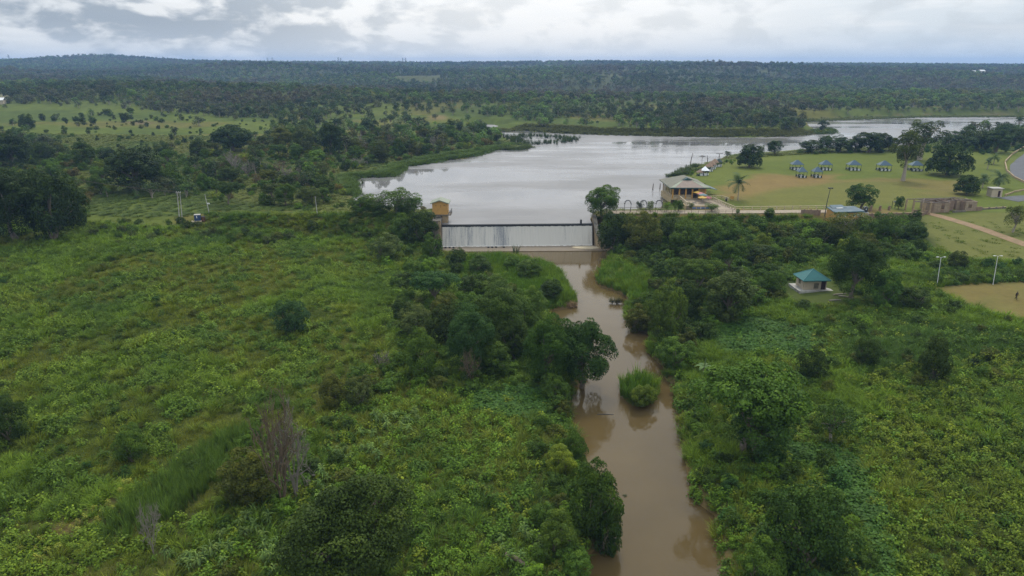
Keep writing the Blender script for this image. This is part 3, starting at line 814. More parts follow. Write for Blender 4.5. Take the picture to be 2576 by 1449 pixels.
def cane(g, h, n):
    """tall grass cane with long arching leaves"""
    mb = MB(); V = []; Q = []; LV = []; nv = 0
    for s in range(2 + n // 14):
        bx, by = g.normal(size=2) * 0.18
        for k in range(n // (2 + n // 14)):
            z0 = h * g.uniform(0.25, 0.85); a = g.uniform(0, 6.28); Ln = g.uniform(0.7, 1.15) * 0.48 * h; W = 0.085 * g.uniform(0.8, 1.25)
            d = np.array([math.cos(a), math.sin(a), 0]); side = np.array([-d[1], d[0], 0]); lvv = g.uniform(0.35, 1.0)
            for j in range(6):
                t = j / 5
                p = np.array([bx, by, z0]) + d * Ln * t * (0.95 - 0.15 * t) + np.array([0, 0, 1]) * Ln * (0.75 * t - 1.0 * t * t)
                ww = W * (0.5 + 1.0 * t if t < 0.4 else 0.9 * (1 - t) / 0.6 + 0.02)
                V += [p - side * ww, p + side * ww]; LV += [lvv] * 2
            for j in range(5): Q.append((nv + 2 * j, nv + 2 * j + 1, nv + 2 * j + 3, nv + 2 * j + 2))
            nv += 12
        mb.tube([(bx, by, -0.1), (bx * 1.2, by * 1.2, h * 0.5), (bx * 1.5, by * 1.5, h * 0.9)], [0.03, 0.025, 0.012], 4, cap=False)
    V = np.concatenate([np.array(V), np.array(mb.v)]); Q = np.concatenate([np.array(Q), np.array(mb.f) + nv]); LV = np.concatenate([LV, np.full(len(mb.v), 0.4)])
    return V, Q, LV
PROTO = {}
def reg(key, me):
    o = bpy.data.objects.new('%s_model_%d' % (key, len(PROTO.get(key, []))), me); PROTO.setdefault(key, []).append(o)
for s in range(5):
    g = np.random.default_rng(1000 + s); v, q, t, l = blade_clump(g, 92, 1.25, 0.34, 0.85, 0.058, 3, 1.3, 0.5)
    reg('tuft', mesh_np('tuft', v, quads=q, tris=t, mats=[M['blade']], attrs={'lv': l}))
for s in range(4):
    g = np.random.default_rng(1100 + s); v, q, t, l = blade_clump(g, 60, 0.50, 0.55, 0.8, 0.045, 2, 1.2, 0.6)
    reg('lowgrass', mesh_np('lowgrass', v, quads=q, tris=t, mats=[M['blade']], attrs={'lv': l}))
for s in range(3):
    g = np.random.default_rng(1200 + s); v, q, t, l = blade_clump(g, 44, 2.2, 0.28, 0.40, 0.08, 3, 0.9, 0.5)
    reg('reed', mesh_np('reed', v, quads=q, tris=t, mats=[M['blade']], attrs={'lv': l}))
for s in range(5):
    g = np.random.default_rng(1300 + s); v, q, l = forb(g, 150, 0.95, 1.5, 0.24)
    reg('forb', mesh_np('forb', v, quads=q, mats=[M['leaf']], attrs={'lv': l}))
for s in range(5):
    g = np.random.default_rng(1400 + s); v, q, l = upright(g, 1.25, 0.26, 4)
    reg('crop', mesh_np('crop', v, quads=q, mats=[M['leaf']], attrs={'lv': l}))
for s in range(3):
    g = np.random.default_rng(1500 + s); n = 130
    pos = np.stack([g.uniform(-0.9, 0.9, n), g.uniform(-0.9, 0.9, n), g.uniform(0.05, 0.32, n)], 1)
    nr = unit(g.normal(size=(n, 3)) * 0.28 + np.array([0, -0.12, 1])); v, q, l = leaves(pos, nr, 0.30, 0.85, g.uniform(0.15, 0.6, n), g, 0.05)
    reg('creeper', mesh_np('creeper', v, quads=q, mats=[M['leaf']], attrs={'lv': l}))
for s in range(4):
    g = np.random.default_rng(1600 + s); v, q, l = cane(g, 2.6, 26)
    reg('cane', mesh_np('cane_plant', v, quads=q, mats=[M['blade']], attrs={'lv': l}))
for s in range(7):   # light trees for the distance
    g = np.random.default_rng(1700 + s); kd = ('round', 'bushy', 'spread', 'round', 'open', 'bushy', 'spread')[s]
    v, q, l, cc = crown(g, kd, 7.5, 8.0, 22, 620, 0.85)
    tb = trunk_mesh(g, 'x', 7.5, 8.0, cc, kd, None); tv = np.array([x.co[:] for x in tb.vertices]); tq = np.array([p.vertices[:] for p in tb.polygons])
    nv = len(v)
    reg('fartree', mesh_np('fartree', np.concatenate([v, tv]), quads=np.concatenate([q, tq + nv]), mats=[M['leaf'], M['paleb']], mat_idx=np.concatenate([np.zeros(len(q)), np.ones(len(tq))]), attrs={'lv': np.concatenate([l, np.zeros(len(tv))])}))
for me, h, w in SHRUBS: reg('shrub', me)

# ------------------------------------------------------------------ scattered growth (geometry nodes)
def scatter(name, key, pts, rot, scl, tint, label, cat):
    """one object: points with rotation, size, model and leaf colour; instances the plant models on them"""
    n = len(pts)
    coll = bpy.data.collections.new(name + '_models')
    for o in PROTO[key]: coll.objects.link(o)
    me = bpy.data.meshes.new(name); me.vertices.add(n); me.vertices.foreach_set('co', np.asarray(pts, np.float32).ravel())
    a = me.attributes.new('rotv', 'FLOAT_VECTOR', 'POINT'); a.data.foreach_set('vector', np.asarray(rot, np.float32).ravel())
    a = me.attributes.new('sclv', 'FLOAT_VECTOR', 'POINT'); a.data.foreach_set('vector', np.asarray(scl, np.float32).ravel())
    a = me.attributes.new('pick', 'INT', 'POINT'); a.data.foreach_set('value', rng.integers(0, len(PROTO[key]), n).astype(np.int32))
    t4 = np.concatenate([tint, np.ones((n, 1))], 1).astype(np.float32)
    a = me.attributes.new('tint', 'FLOAT_COLOR', 'POINT'); a.data.foreach_set('color', t4.ravel())
    ob = link_mesh(name, me)
    ng = bpy.data.node_groups.new(name, 'GeometryNodeTree')
    ng.interface.new_socket('Geometry', in_out='INPUT', socket_type='NodeSocketGeometry')
    ng.interface.new_socket('Geometry', in_out='OUTPUT', socket_type='NodeSocketGeometry')
    gi = ng.nodes.new('NodeGroupInput'); go = ng.nodes.new('NodeGroupOutput')
    ci = ng.nodes.new('GeometryNodeCollectionInfo'); ci.inputs['Collection'].default_value = coll
    ci.inputs['Separate Children'].default_value = True; ci.inputs['Reset Children'].default_value = True
    ip = ng.nodes.new('GeometryNodeInstanceOnPoints'); ip.inputs['Pick Instance'].default_value = True
    def na(nm, ty):
        x = ng.nodes.new('GeometryNodeInputNamedAttribute'); x.data_type = ty; x.inputs['Name'].default_value = nm
        return x.outputs['Attribute']
    e2r = ng.nodes.new('FunctionNodeEulerToRotation')
    L = ng.links.new
    L(gi.outputs[0], ip.inputs['Points']); L(ci.outputs[0], ip.inputs['Instance']); L(na('pick', 'INT'), ip.inputs['Instance Index'])
    L(na('rotv', 'FLOAT_VECTOR'), e2r.inputs[0]); L(e2r.outputs[0], ip.inputs['Rotation']); L(na('sclv', 'FLOAT_VECTOR'), ip.inputs['Scale'])
    L(ip.outputs[0], go.inputs[0])
    md = ob.modifiers.new('growth', 'NODES'); md.node_group = ng
    return tag(ob, label, cat, kind='stuff')
def jgrid(x0, x1, y0, y1, s):
    nx = int((x1 - x0) / s); ny = int((y1 - y0) / s)
    X, Yv = np.meshgrid(np.arange(nx), np.arange(ny))
    x = x0 + (X.ravel() + rng.uniform(0, 1, nx * ny)) * s; y = y0 + (Yv.ravel() + rng.uniform(0, 1, nx * ny)) * s
    return x, y

# ------------------------------------------------------------------ trees placed one by one
TONE = dict(dark=(.030, .049, .019), mid=(.046, .079, .024), bright=(.074, .125, .028), yellow=(.100, .122, .028), teal=(.031, .068, .034),
            olive=(.055, .063, .023), grey=(.052, .066, .038), deep=(.021, .037, .018), brown=(.085, .068, .040), blue=(.030, .060, .045))
used_tree_spots = []
def jit(c, a=0.12):
    k = rnd.uniform(1 - a, 1 + a); return tuple(max(0.004, x * k * rnd.uniform(0.95, 1.05)) for x in c)
def put_tree(kind, p, Wm, Hm, tone, label, group=None, name=None, cat='tree', rz=None):
    cm, tm, h, w = rnd.choice(TREES[kind])
    t = thing(name or {'dome': 'mango_tree', 'spread': 'spreading_tree', 'tall': 'tall_tree', 'open': 'thin_crowned_tree', 'cone': 'young_tree', 'bushy': 'bushy_tree', 'big': 'dense_tree'}.get(kind, 'broadleaf_tree'),
              label, cat, tuple(p), rnd.uniform(0, 6.28) if rz is None else rz, group)
    t.scale = (Wm / w, Wm / w, Hm / h)
    a = link_mesh('trunk', tm, t); b = link_mesh('crown', cm, t)
    tn = jit(tuple(m_ * c for m_, c in zip((1.44, 1.52, 0.66), (TONE[tone] if isinstance(tone, str) else tone))))
    b['tint'] = tn
    used_tree_spots.append((p[0], p[1], Wm / 2))
    return t
def measure(x, y, w, h):
    p = place(x, y); sl = float(np.linalg.norm(p - np.array([0, 0, CAM_H]))); pm = F_D / float(p[1] * cP + (CAM_H - p[2]) * sP)
    dep = math.asin((CAM_H - p[2]) / sl); Wm = w / pm
    Hm = max((h / pm - 0.12 * Wm * math.sin(dep)) / math.cos(dep), 0.45 * Wm)
    return p, Wm, Hm
def T(kind, x, y, w, h, tone, label, group=None, **kw):
    p, Wm, Hm = measure(x, y, w, h); Hm = Hm * (1.14 if (y > 560 and kind in ('bushy', 'big', 'spread') and h < 160) else 1.0); return put_tree(kind, p, Wm, Hm, tone, label, group, **kw)

# --- by the weir and along the river
T('big', 1517, 556, 98, 80, 'mid', 'tall rounded green tree rising beside the right end of the weir')
T('bushy', 1545, 634, 105, 88, 'dark', 'dark bushy tree hanging over the right wing wall of the weir')
T('bushy', 1605, 636, 110, 92, 'olive', 'brownish dark tree behind the right wing wall, under the embankment')
T('bushy', 1060, 612, 92, 72, 'dark', 'dark bushy tree covering the left abutment below the yellow tower')
T('bushy', 1015, 604, 80, 62, 'mid', 'bushy tree left of the one under the yellow tower')
T('bushy', 1088, 650, 62, 58, 'mid', 'green bush tree at the left end of the weir apron')
T('bushy', 970, 655, 95, 62, 'grey', 'greyish low tree in the grass left of the weir')
T('bushy', 1150, 668, 60, 38, 'dark', 'dark vine-covered bush just below the left end of the apron')
T('bushy', 1080, 692, 60, 40, 'bright', 'bright yellow-green bush below the left end of the weir')
T('spread', 1097, 770, 128, 78, 'teal', 'flat-topped tree at the head of the left bank thicket')
T('bushy', 1240, 750, 110, 58, 'mid', 'rounded vine-hung bush in the tall grass of the left bank')
T('bushy', 1330, 700, 80, 44, 'mid', 'low bush in the tall reeds near the river bend, left bank')
T('bushy', 1205, 692, 80, 46, 'dark', 'dark vine-covered bush in the reeds left of the river, upper one')
T('bushy', 1290, 676, 60, 30, 'mid', 'small bush at the tip of the reeds below the weir')
T('bushy', 1385, 752, 70, 44, 'dark', 'dark bush above the brown brush heap')
T('bushy', 1330, 792, 90, 66, 'mid', 'bush at the little inlet behind the brush heap')
T('bushy', 1175, 815, 100, 72, 'mid', 'bush in the centre of the left bank thicket')
T('bushy', 1195, 745, 80, 50, 'dark', 'dark bush right of the flat-topped tree')
T('big', 1262, 872, 150, 132, 'mid', 'large leafy tree in the middle of the left bank thicket')
T('big', 1180, 934, 138, 146, 'teal', 'tall pale-topped tree behind the bare reddish shrub, left bank')
T('bushy', 1062, 948, 112, 112, 'mid', 'tree with a bright leafy top at the left edge of the riverside thicket')
T('bushy', 1050, 850, 118, 80, 'grey', 'grey-green spreading tree in the left bank thicket')
T('bushy', 1010, 806, 62, 52, 'dark', 'small dark tree at the outer edge of the left bank thicket')
T('bushy', 1128, 868, 112, 92, 'dark', 'dark tree between the two pale-topped ones of the left bank')
T('bushy', 1240, 940, 110, 76, 'mid', 'low leafy tree right of the bare reddish shrub')
T('bushy', 1320, 850, 100, 86, 'mid', 'leafy tree just left of the inlet, left bank')
T('bushy', 1616, 1024, 74, 52, (.060, .085, .022), 'yellowish bush at the front of the river islet')
T('bushy', 1118, 806, 92, 62, 'olive', 'olive-brown tree among the left bank thicket')
T('big', 1462, 976, 165, 172, (.026, .050, .018), 'large dark glossy tree leaning over the river from the left bank')
T('big', 1380, 966, 138, 150, (.036, .070, .020), 'leafy green tree beside the big dark one at the river edge')
T('bushy', 1295, 902, 100, 88, 'dark', 'shaded dark tree between the leafy trees of the left bank')
T('bushy', 1395, 1010, 90, 60, 'mid', 'bush at the foot of the big dark riverside tree')
T('bushy', 905, 1022, 84, 66, 'grey', 'grey-green bush right of its darker neighbour, edge of the left field')
T('bushy', 838, 1018, 84, 66, 'olive', 'dark olive bush left of the grey-green one, edge of the left field')
T('bushy', 740, 840, 98, 78, 'blue', 'lone bluish dome-shaped bush in the left grass field')
T('big', 895, 1492, 330, 265, (.032, .047, .018), 'large dark olive tree at the bottom edge of the picture', name='broadleaf_tree')
T('bushy', 625, 1262, 168, 112, 'olive', 'olive low tree left of the big bare tree')
T('bushy', 335, 1160, 104, 82, 'mid', 'green feathery shrub tree on the lower left slope')
T('bushy', 25, 1105, 120, 100, 'dark', 'dark bush tree at the left edge of the field')
T('bushy', 1490, 1345, 160, 172, (.033, .058, .018), 'large bush leaning over the water, lower left bank')
T('bushy', 1525, 1408, 92, 120, (.030, .055, .018), 'dark bush at the tip of the lower left bank')
T('bushy', 1408, 1190, 96, 60, 'yellow', 'yellowish shrub tree on the lower left bank')
T('bushy', 1450, 1165, 70, 66, 'mid', 'green shrub tree at the bend of the lower left bank')
T('bushy', 1400, 1400, 130, 96, 'mid', 'broad green bush behind the waterside one, lower left bank')
T('bushy', 1440, 1455, 120, 70, 'mid', 'low green bush at the water near the bottom edge of the picture')
T('spread', 1870, 1140, 290, 212, (.044, .078, .020), 'wide umbrella-crowned tree on the lower right bank')
T('round', 1910, 1150, 190, 150, (.030, .062, .022), 'dark green tree under the wide umbrella crown, lower right bank')
T('open', 2090, 1120, 108, 108, (.034, .070, .022), 'small tree with a forked pale trunk beside the umbrella-crowned tree')
T('bushy', 2020, 1428, 232, 205, (.032, .058, .020), 'large dark bush mass on the lower right bank')
T('bushy', 1905, 1480, 150, 110, 'mid', 'low bush at the bottom of the lower right bank')
T('bushy', 2340, 966, 96, 108, 'dark', 'dark solitary tree in the right hand field')
T('bushy', 2182, 922, 72, 66, 'dark', 'small dark bush tree in the right field nearest the river')
T('bushy', 2030, 956, 84, 78, 'dark', 'dark bush behind the umbrella-crowned tree')
# --- right bank between river and hut
T('bushy', 1720, 645, 112, 82, 'mid', 'yellow-tipped bushy tree below the embankment, near the weir')
T('bushy', 1693, 612, 80, 58, 'dark', 'dark bush on the embankment foot below the pavilion')
T('bushy', 1782, 625, 92, 62, 'mid', 'green bushy tree below the pavilion ramp')
T('bushy', 1828, 612, 92, 58, 'mid', 'rounded bush below the long balustrade')
T('bushy', 1732, 676, 62, 52, 'grey', 'grey-green small tree on the right bank slope')
T('spread', 1832, 704, 96, 90, 'mid', 'flat-topped tree with pale yellow-green leaves on the right bank')
T('round', 1898, 664, 82, 54, 'dark', 'dark dense round bush above the right bank')
T('spread', 1757, 754, 112, 92, 'mid', 'spreading tree in the middle of the right bank thicket')
T('round', 1832, 806, 132, 128, 'grey', 'tall grey-green tree in the right bank thicket')
T('bushy', 1728, 800, 92, 82, 'dark', 'dark tree behind the yellow-leaved one, right bank')
T('bushy', 1672, 858, 108, 118, (.052, .078, .022), 'yellow-leaved tree standing at the right river bank')
T('bushy', 1602, 834, 92, 62, 'olive', 'brown-green bush hanging over the water, right bank')
T('bushy', 1700, 925, 110, 70, 'mid', 'leafy bush on the right bank facing the big dark tree')
T('bushy', 1945, 745, 70, 56, 'mid', 'bush in the grass left of the teal-roofed hut')
T('big', 2142, 756, 132, 140, (.026, .044, .018), 'big dark tree standing right of the teal-roofed hut')
T('bushy', 2225, 774, 88, 84, (.050, .090, .032), 'pale green small tree right of the big dark tree by the hut')
T('bushy', 2300, 776, 90, 52, 'dark', 'dark scrub tree between the hut and the bare pitch')
T('bushy', 2068, 622, 72, 54, 'dark', 'dark bush below the yellow building, left one')
T('open', 2120, 612, 104, 84, 'olive', 'brownish thin-leaved tree in front of the yellow building')
T('bushy', 2214, 616, 84, 72, 'mid', 'leafy bush tree below the brick wall, middle one')
T('bushy', 2294, 616, 82, 52, 'dark', 'dark bush tree at the corner of the lower lawn')
T('bushy', 2172, 654, 92, 62, 'olive', 'olive bush tree above the big dark tree by the hut')
T('bushy', 2404, 680, 58, 44, (.040, .052, .024), 'round brownish bush between the two white lamp posts')
T('bushy', 1935, 545, 34, 22, 'mid', 'bush growing at the front fence of the embankment road')
# --- lawn and lake shore on the right
T('tall', 2271, 455, 86, 126, (.050, .066, .030), 'very tall tree with a bare pale trunk on the lawn')
T('tall', 2312, 402, 104, 98, (.034, .052, .026), 'very tall dark tree behind the pale-trunked one, lake shore')
T('dome', 2383, 441, 108, 80, (.024, .042, .020), 'broad dark mango tree with a dome crown on the lawn', name='mango_tree')
T('dome', 2431, 489, 62, 48, (.024, .044, .022), 'small round mango tree near the ruined building', name='mango_tree')
T('round', 2164, 527, 76, 64, (.030, .064, .026), 'dark green round tree behind the black water tank')
T('round', 2260, 526, 24, 32, (.030, .058, .024), 'small round tree beside the brick wall')
T('open', 2547, 584, 56, 70, 'olive', 'thin-crowned little tree with a forked trunk at the right edge')
T('dome', 1885, 421, 66, 56, (.026, .048, .026), 'dark round tree on the lawn near the shore huts', name='mango_tree')
T('open', 1914, 392, 22, 26, 'dark', 'small tree behind the round one at the lake shore')
T('open', 1830, 397, 20, 17, 'dark', 'tiny shore tree at the tip of the hut row')
T('round', 1948, 389, 44, 35, (.028, .048, .030), 'rounded shore tree right of the dark round one')
for i, (x, y, w, h) in enumerate([(2036, 383, 62, 30), (2077, 382, 46, 40), (2112, 382, 62, 42), (2150, 381, 50, 34), (2182, 383, 76, 50), (2212, 381, 52, 46), (2240, 380, 50, 34)]):
    T('round', x, y, w, h, (.026, .046, .030), '%s tree of the dark shore row behind the blue-roofed shelters' % ('leftmost', 'second from left', 'third from left', 'middle', 'third from right', 'second from right', 'rightmost')[i], 'trees in the row along the lake shore')
for i, (x, y, w, h) in enumerate([(2400, 374, 52, 34), (2440, 378, 46, 32), (2470, 376, 54, 44), (2504, 383, 78, 64), (2550, 366, 52, 42), (2585, 358, 60, 52), (2530, 350, 50, 38)]):
    T('round', x, y, w, h, (.026, .046, .028), 'dark tree at the bend of the asphalt road, %s of its clump' % ('leftmost', 'second from left', 'third from left', 'the largest', 'upper right', 'rightmost', 'rear right')[i], 'trees at the road bend')
# --- left: belts and meadow
for i, (k, x, y, w, h, tn) in enumerate([('big', 45, 604, 165, 176, 'deep'), ('bushy', 135, 606, 155, 152, 'deep'), ('bushy', 192, 570, 90, 106, 'dark'), ('big', 80, 530, 130, 104, 'dark'), ('bushy', 10, 545, 110, 110, 'deep')]):
    T(k, x, y, w, h, tn, 'near-black tree in the huge clump at the left edge, %s crown' % ('lower left', 'lower right', 'rightmost', 'top', 'outermost left')[i], 'dark tree clump at the left edge')
for k, x, y, w, h, tn, lb in [
        ('round', 35, 428, 104, 92, 'deep', 'dark broad tree at the left edge above the black clump'), ('bushy', 105, 408, 70, 50, 'dark', 'dark tree next to the one at the left edge, foot of the meadow'),
        ('round', 215, 424, 66, 74, 'dark', 'dark tree with brown leaves behind the black clump'), ('round', 347, 480, 148, 108, 'deep', 'big dark tree left of the twin power poles'),
        ('bushy', 416, 474, 64, 62, 'mid', 'green tree attached to the right of the big dark one left of the poles'), ('bushy', 276, 406, 52, 36, 'deep', 'small black-green tree at the lower edge of the left meadow'),
        ('bushy', 410, 388, 50, 32, 'dark', 'dark tree at the lower edge of the meadow, above the big dark one'), ('round', 587, 380, 112, 64, 'deep', 'broad dark tree at the right end of the left meadow'),
        ('bushy', 508, 394, 64, 48, 'dark', 'dark tree left of the broad one at the end of the meadow'), ('round', 834, 390, 66, 80, 'deep', 'tall dark tree in the belt left of the lake'),
        ('round', 800, 406, 44, 30, 'bright', 'bright green ball-shaped tree in the belt left of the lake'), ('round', 766, 384, 62, 66, 'grey', 'grey-green tall tree left of the bright ball-shaped one'),
        ('round', 710, 376, 62, 62, 'olive', 'olive tall tree two left of the bright ball-shaped one'), ('round', 920, 334, 32, 30, 'deep', 'dark tree beside the pale clearing behind the belt'),
        ('bushy', 958, 408, 52, 54, 'grey', 'tree at the left lake shore meadow, left of a pair'), ('bushy', 1003, 394, 38, 46, 'dark', 'tree at the left lake shore meadow, right of a pair'),
        ('bushy', 870, 430, 28, 28, 'deep', 'small dark tree at the left tip of the lake'), ('open', 945, 538, 84, 56, 'mid', 'thin umbrella tree left of the others on the left embankment'),
        ('open', 1000, 540, 92, 66, 'mid', 'widest thin tree on the left embankment with the lake showing through'), ('open', 1042, 540, 70, 52, 'mid', 'thin tree on the left embankment next to the yellow tower'),
        ('bushy', 905, 540, 66, 48, 'mid', 'leafy tree at the corner of the lake and the left embankment'), ('bushy', 1020, 540, 60, 30, 'dark', 'low dark bush under the thin embankment trees'), ('bushy', 960, 541, 60, 30, 'dark', 'low dark bush under the leftmost thin embankment tree')]:
    T(k, x, y, w, h, tn, lb)
for i, (x, y, w, h) in enumerate([(70, 325, 40, 38), (108, 304, 18, 18), (168, 312, 12, 16), (190, 306, 18, 14), (208, 310, 22, 26), (236, 313, 20, 18), (316, 306, 26, 22), (330, 285, 20, 14), (162, 338, 14, 22), (223, 337, 12, 17), (245, 353, 9, 12), (287, 325, 8, 10), (432, 352, 15, 16), (334, 343, 10, 7), (272, 290, 26, 16)]):
    T('cone' if h > w else 'bushy', x, y, w, h, 'dark', 'small dark tree standing alone on the open left meadow', 'lone trees on the left meadow')
# --- riverside saplings on the embankment road
for i, (x, y, w, h, tn) in enumerate([(1609, 531, 20, 25, (.030, .050, .030)), (1635, 534, 24, 28, (.060, .080, .055)), (1676, 534, 26, 26, 'bright'), (1706, 533, 28, 30, 'mid'), (1737, 530, 18, 22, 'grey'), (1790, 534, 40, 24, 'mid'), (1855, 540, 14, 14, 'mid')]):
    T('open' if i != 3 else 'round', x, y, w, h, tn, ('dark sapling left of all on the embankment road', 'pale spiky sapling second on the embankment road', 'yellow-green sapling at the lake corner of the pavilion', 'round dense sapling in front of the terrace', 'small grey sapling at the middle of the terrace front', 'wide sapling at the foot of the ramp', 'low bush right of the ramp on the fence')[i], 'saplings along the embankment road', name='sapling')

# ------------------------------------------------------------------ bare trees
BARE = []
def make_bare(seed, h, w, depth):
    g = np.random.default_rng(seed); mb = MB()
    def br(p, d, L, r, lev):
        m = p + d * L * 0.5 + Vector(g.normal(size=3) * L * 0.06); e = p + d * L + Vector(g.normal(size=3) * L * 0.08)
        mb.tube([p, m, e], [r, r * 0.8, r * 0.55], 4 if lev else 6, cap=False)
        if lev >= depth: return
        for k in range(3 if lev < 2 else int(g.integers(2, 4))):
            nd_ = (d + Vector(g.normal(size=3) * 0.55) + Vector((0, 0, 0.16))).normalized()
            br(p.lerp(e, g.uniform(0.5, 1.0)), nd_, L * g.uniform(0.55, 0.8), max(r * 0.62, 0.022), lev + 1)
    for k in range(5):
        a = k * 1.257 + g.uniform(-0.5, 0.5)
        br(Vector((0, 0, -0.2)), Vector((math.cos(a) * 0.35, math.sin(a) * 0.35, 1)).normalized(), h * 0.36, 0.016 * h, 0)
    zs = max(v[2] for v in mb.v); xs = max(abs(v[0]) for v in mb.v)
    mb.v = [(v[0] * w / 2 / xs, v[1] * w / 2 / xs, v[2] * h / zs) for v in mb.v]
    BARE.append((mb.mesh('branches', M['deadw']), h, w))
for s in range(4): make_bare(50 + s, 6, 5, 4)
M['red_twigs'] = plain('reddish_twigs', (0.125, 0.092, 0.058), 0.95, 0.3, 2)
M['grey_twigs'] = plain('grey_twigs', (0.21, 0.185, 0.155), 0.95, 0.25, 2)
def bare(x, y, w, h, label, mat='red_twigs', vi=0, group=None):
    p, Wm, Hm = measure(x, y, w, h); me, h0, w0 = BARE[vi % 4]
    k = (vi % 4, mat)
    m2 = bpy.data.meshes.get('branches_%d_%s' % k)
    if m2 is None:
        m2 = me.copy(); m2.name = 'branches_%d_%s' % k; m2.materials.clear(); m2.materials.append(M[mat])
    t = thing('bare_tree', label, 'bare tree', tuple(p), rnd.uniform(0, 6.28), group); t.scale = (Wm / w0, Wm / w0, Hm / h0)
    link_mesh('branches', m2, t); return t
bare(712, 1275, 175, 290, 'big bare reddish tree with fanning twigs in the lower left', 'red_twigs', 0)
bare(745, 1250, 120, 240, 'second bare crown entwined with the big reddish one', 'grey_twigs', 1)
bare(388, 1395, 64, 135, 'small bare pale tree near the bottom left', 'grey_twigs', 2)
bare(1188, 972, 62, 100, 'bare reddish shrub in front of the left bank trees', 'red_twigs', 3)
bare(963, 935, 50, 60, 'bare shrub at the left edge of the riverside thicket', 'grey_twigs', 0)
bare(640, 1225, 70, 60, 'bare twisted branches left of the big reddish tree', 'grey_twigs', 2)
for i, (x, y, w, h) in enumerate([(590, 440, 70, 64), (560, 445, 50, 46), (625, 445, 50, 44), (705, 440, 60, 40), (730, 455, 60, 40), (760, 470, 60, 36), (900, 420, 46, 26), (985, 372, 36, 40), (1090, 372, 30, 34), (880, 372, 40, 36), (910, 380, 36, 40), (660, 470, 50, 36)]):
    bare(x, y, w, h, 'leafless brown shrub in the scrub left of the lake', 'red_twigs' if i % 2 else 'grey_twigs', i, 'leafless shrubs left of the lake')

# ------------------------------------------------------------------ water and building footprints where nothing grows
def free(x, y, r=0.0):
    s = np.maximum(sd_near(x, y, river), -sd_near(x, y, risl))
    l = sd_near(x, y, lake); l = np.maximum(l, -sd_near(x, y, islet)); l = np.maximum(l, -sd_near(x, y, spit)); l = np.minimum(l, sd_near(x, y, cove))
    ok = (s > r) & (l > r)
    ok &= ~((x > -23) & (x < 27.5) & (y > 183) & (y < 199.5))      # weir
    ok &= ~((x > -24.5) & (x < -17.5) & (y > 190) & (y < 203))      # tower
    ok &= ~((x > 27) & (x < 100) & (y > 199.9) & (y < 206 + 0.0 * x))   # embankment road
    ok &= ~((x > 47) & (x < 82) & (y > 200) & (y < 234))            # pavilion and ramps
    ok &= ~((x > 90) & (x < 150) & (y > 193.6) & (y < 226))           # compound
    ok &= ~((x > 58) & (x < 70.5) & (y > 131.5) & (y < 147))        # hut
    k = (x > 100) & (y < 420)
    if k.any():
        kk = np.where(k)[0]
        ok[kk] &= (polydist(x[k], y[k], track_xy, False) > 2.2) & (polydist(x[k], y[k], road_xy, False) > 6.5)
    return ok
track_xy = [tuple(place(a, b)[:2]) for a, b in [(2318, 533), (2405, 556), (2481, 580), (2576, 614), (2760, 680), (2950, 760)]]
road_xy = [(p.x, p.y) for p in road_pts[::3]]
def inD(x, y, z, poly):
    xd, yd, f = topix(np.stack([x, y, z], 1)); return inpoly(xd, yd, poly)
def mixcol(a, b, k): return np.asarray(a) * (1 - k[:, None]) + np.asarray(b) * k[:, None]

BELT_L = [(-400, 340), (0, 352), (210, 394), (300, 402), (480, 398), (570, 376), (660, 352), (760, 332), (900, 336), (1060, 318), (1180, 326), (1262, 338), (1258, 366), (1180, 388), (1040, 402), (975, 408), (905, 430),
          (872, 442), (872, 505), (930, 524), (1080, 527), (1080, 537), (700, 532), (560, 530), (500, 500), (455, 470), (240, 490), (228, 540), (190, 590), (0, 600), (-400, 640)]
THICK_R = [(1505, 590), (1560, 555), (1700, 566), (2060, 575), (2300, 565), (2335, 620), (2330, 655), (2200, 665), (2090, 655), (1990, 680), (1960, 760), (1880, 790), (1790, 860), (1720, 930), (1712, 985), (1680, 945), (1640, 880), (1632, 845), (1600, 820), (1590, 770), (1640, 740), (1640, 690), (1560, 650)]
THICK_L = [(985, 560), (1092, 565), (1100, 650), (1060, 690), (1180, 690), (1290, 720), (1370, 790), (1440, 900), (1440, 970), (1380, 1000), (1200, 985), (1000, 985), (930, 1010), (830, 1010), (930, 930), (970, 850), (990, 770), (960, 700), (930, 640)]
BANK_R2 = [(1705, 985), (1722, 1100), (1760, 1250), (1812, 1300), (1835, 1500), (1880, 2000), (2300, 2000), (2200, 1480), (2180, 1330), (2080, 1180), (1960, 1150), (1820, 1160), (1760, 1010)]
BANK_L2 = [(1380, 1000), (1430, 1010), (1440, 1100), (1470, 1180), (1530, 1270), (1525, 1340), (1450, 1450), (1380, 1700), (1230, 1700), (1330, 1420), (1360, 1250), (1340, 1120)]
FG_L = [(420, 1240), (620, 1090), (820, 1050), (1000, 1080), (1060, 1300), (1060, 1700), (500, 1700), (540, 1400)]
SCAT_R = [(2000, 780), (2340, 730), (2420, 770), (2700, 850), (2900, 1000), (2500, 960), (2150, 1000), (2000, 1000), (1900, 900)]
FIELD_L = [(-600, 600), (900, 570), (980, 700), (960, 850), (820, 1020), (560, 1120), (300, 1260), (-200, 1500), (-900, 1700)]

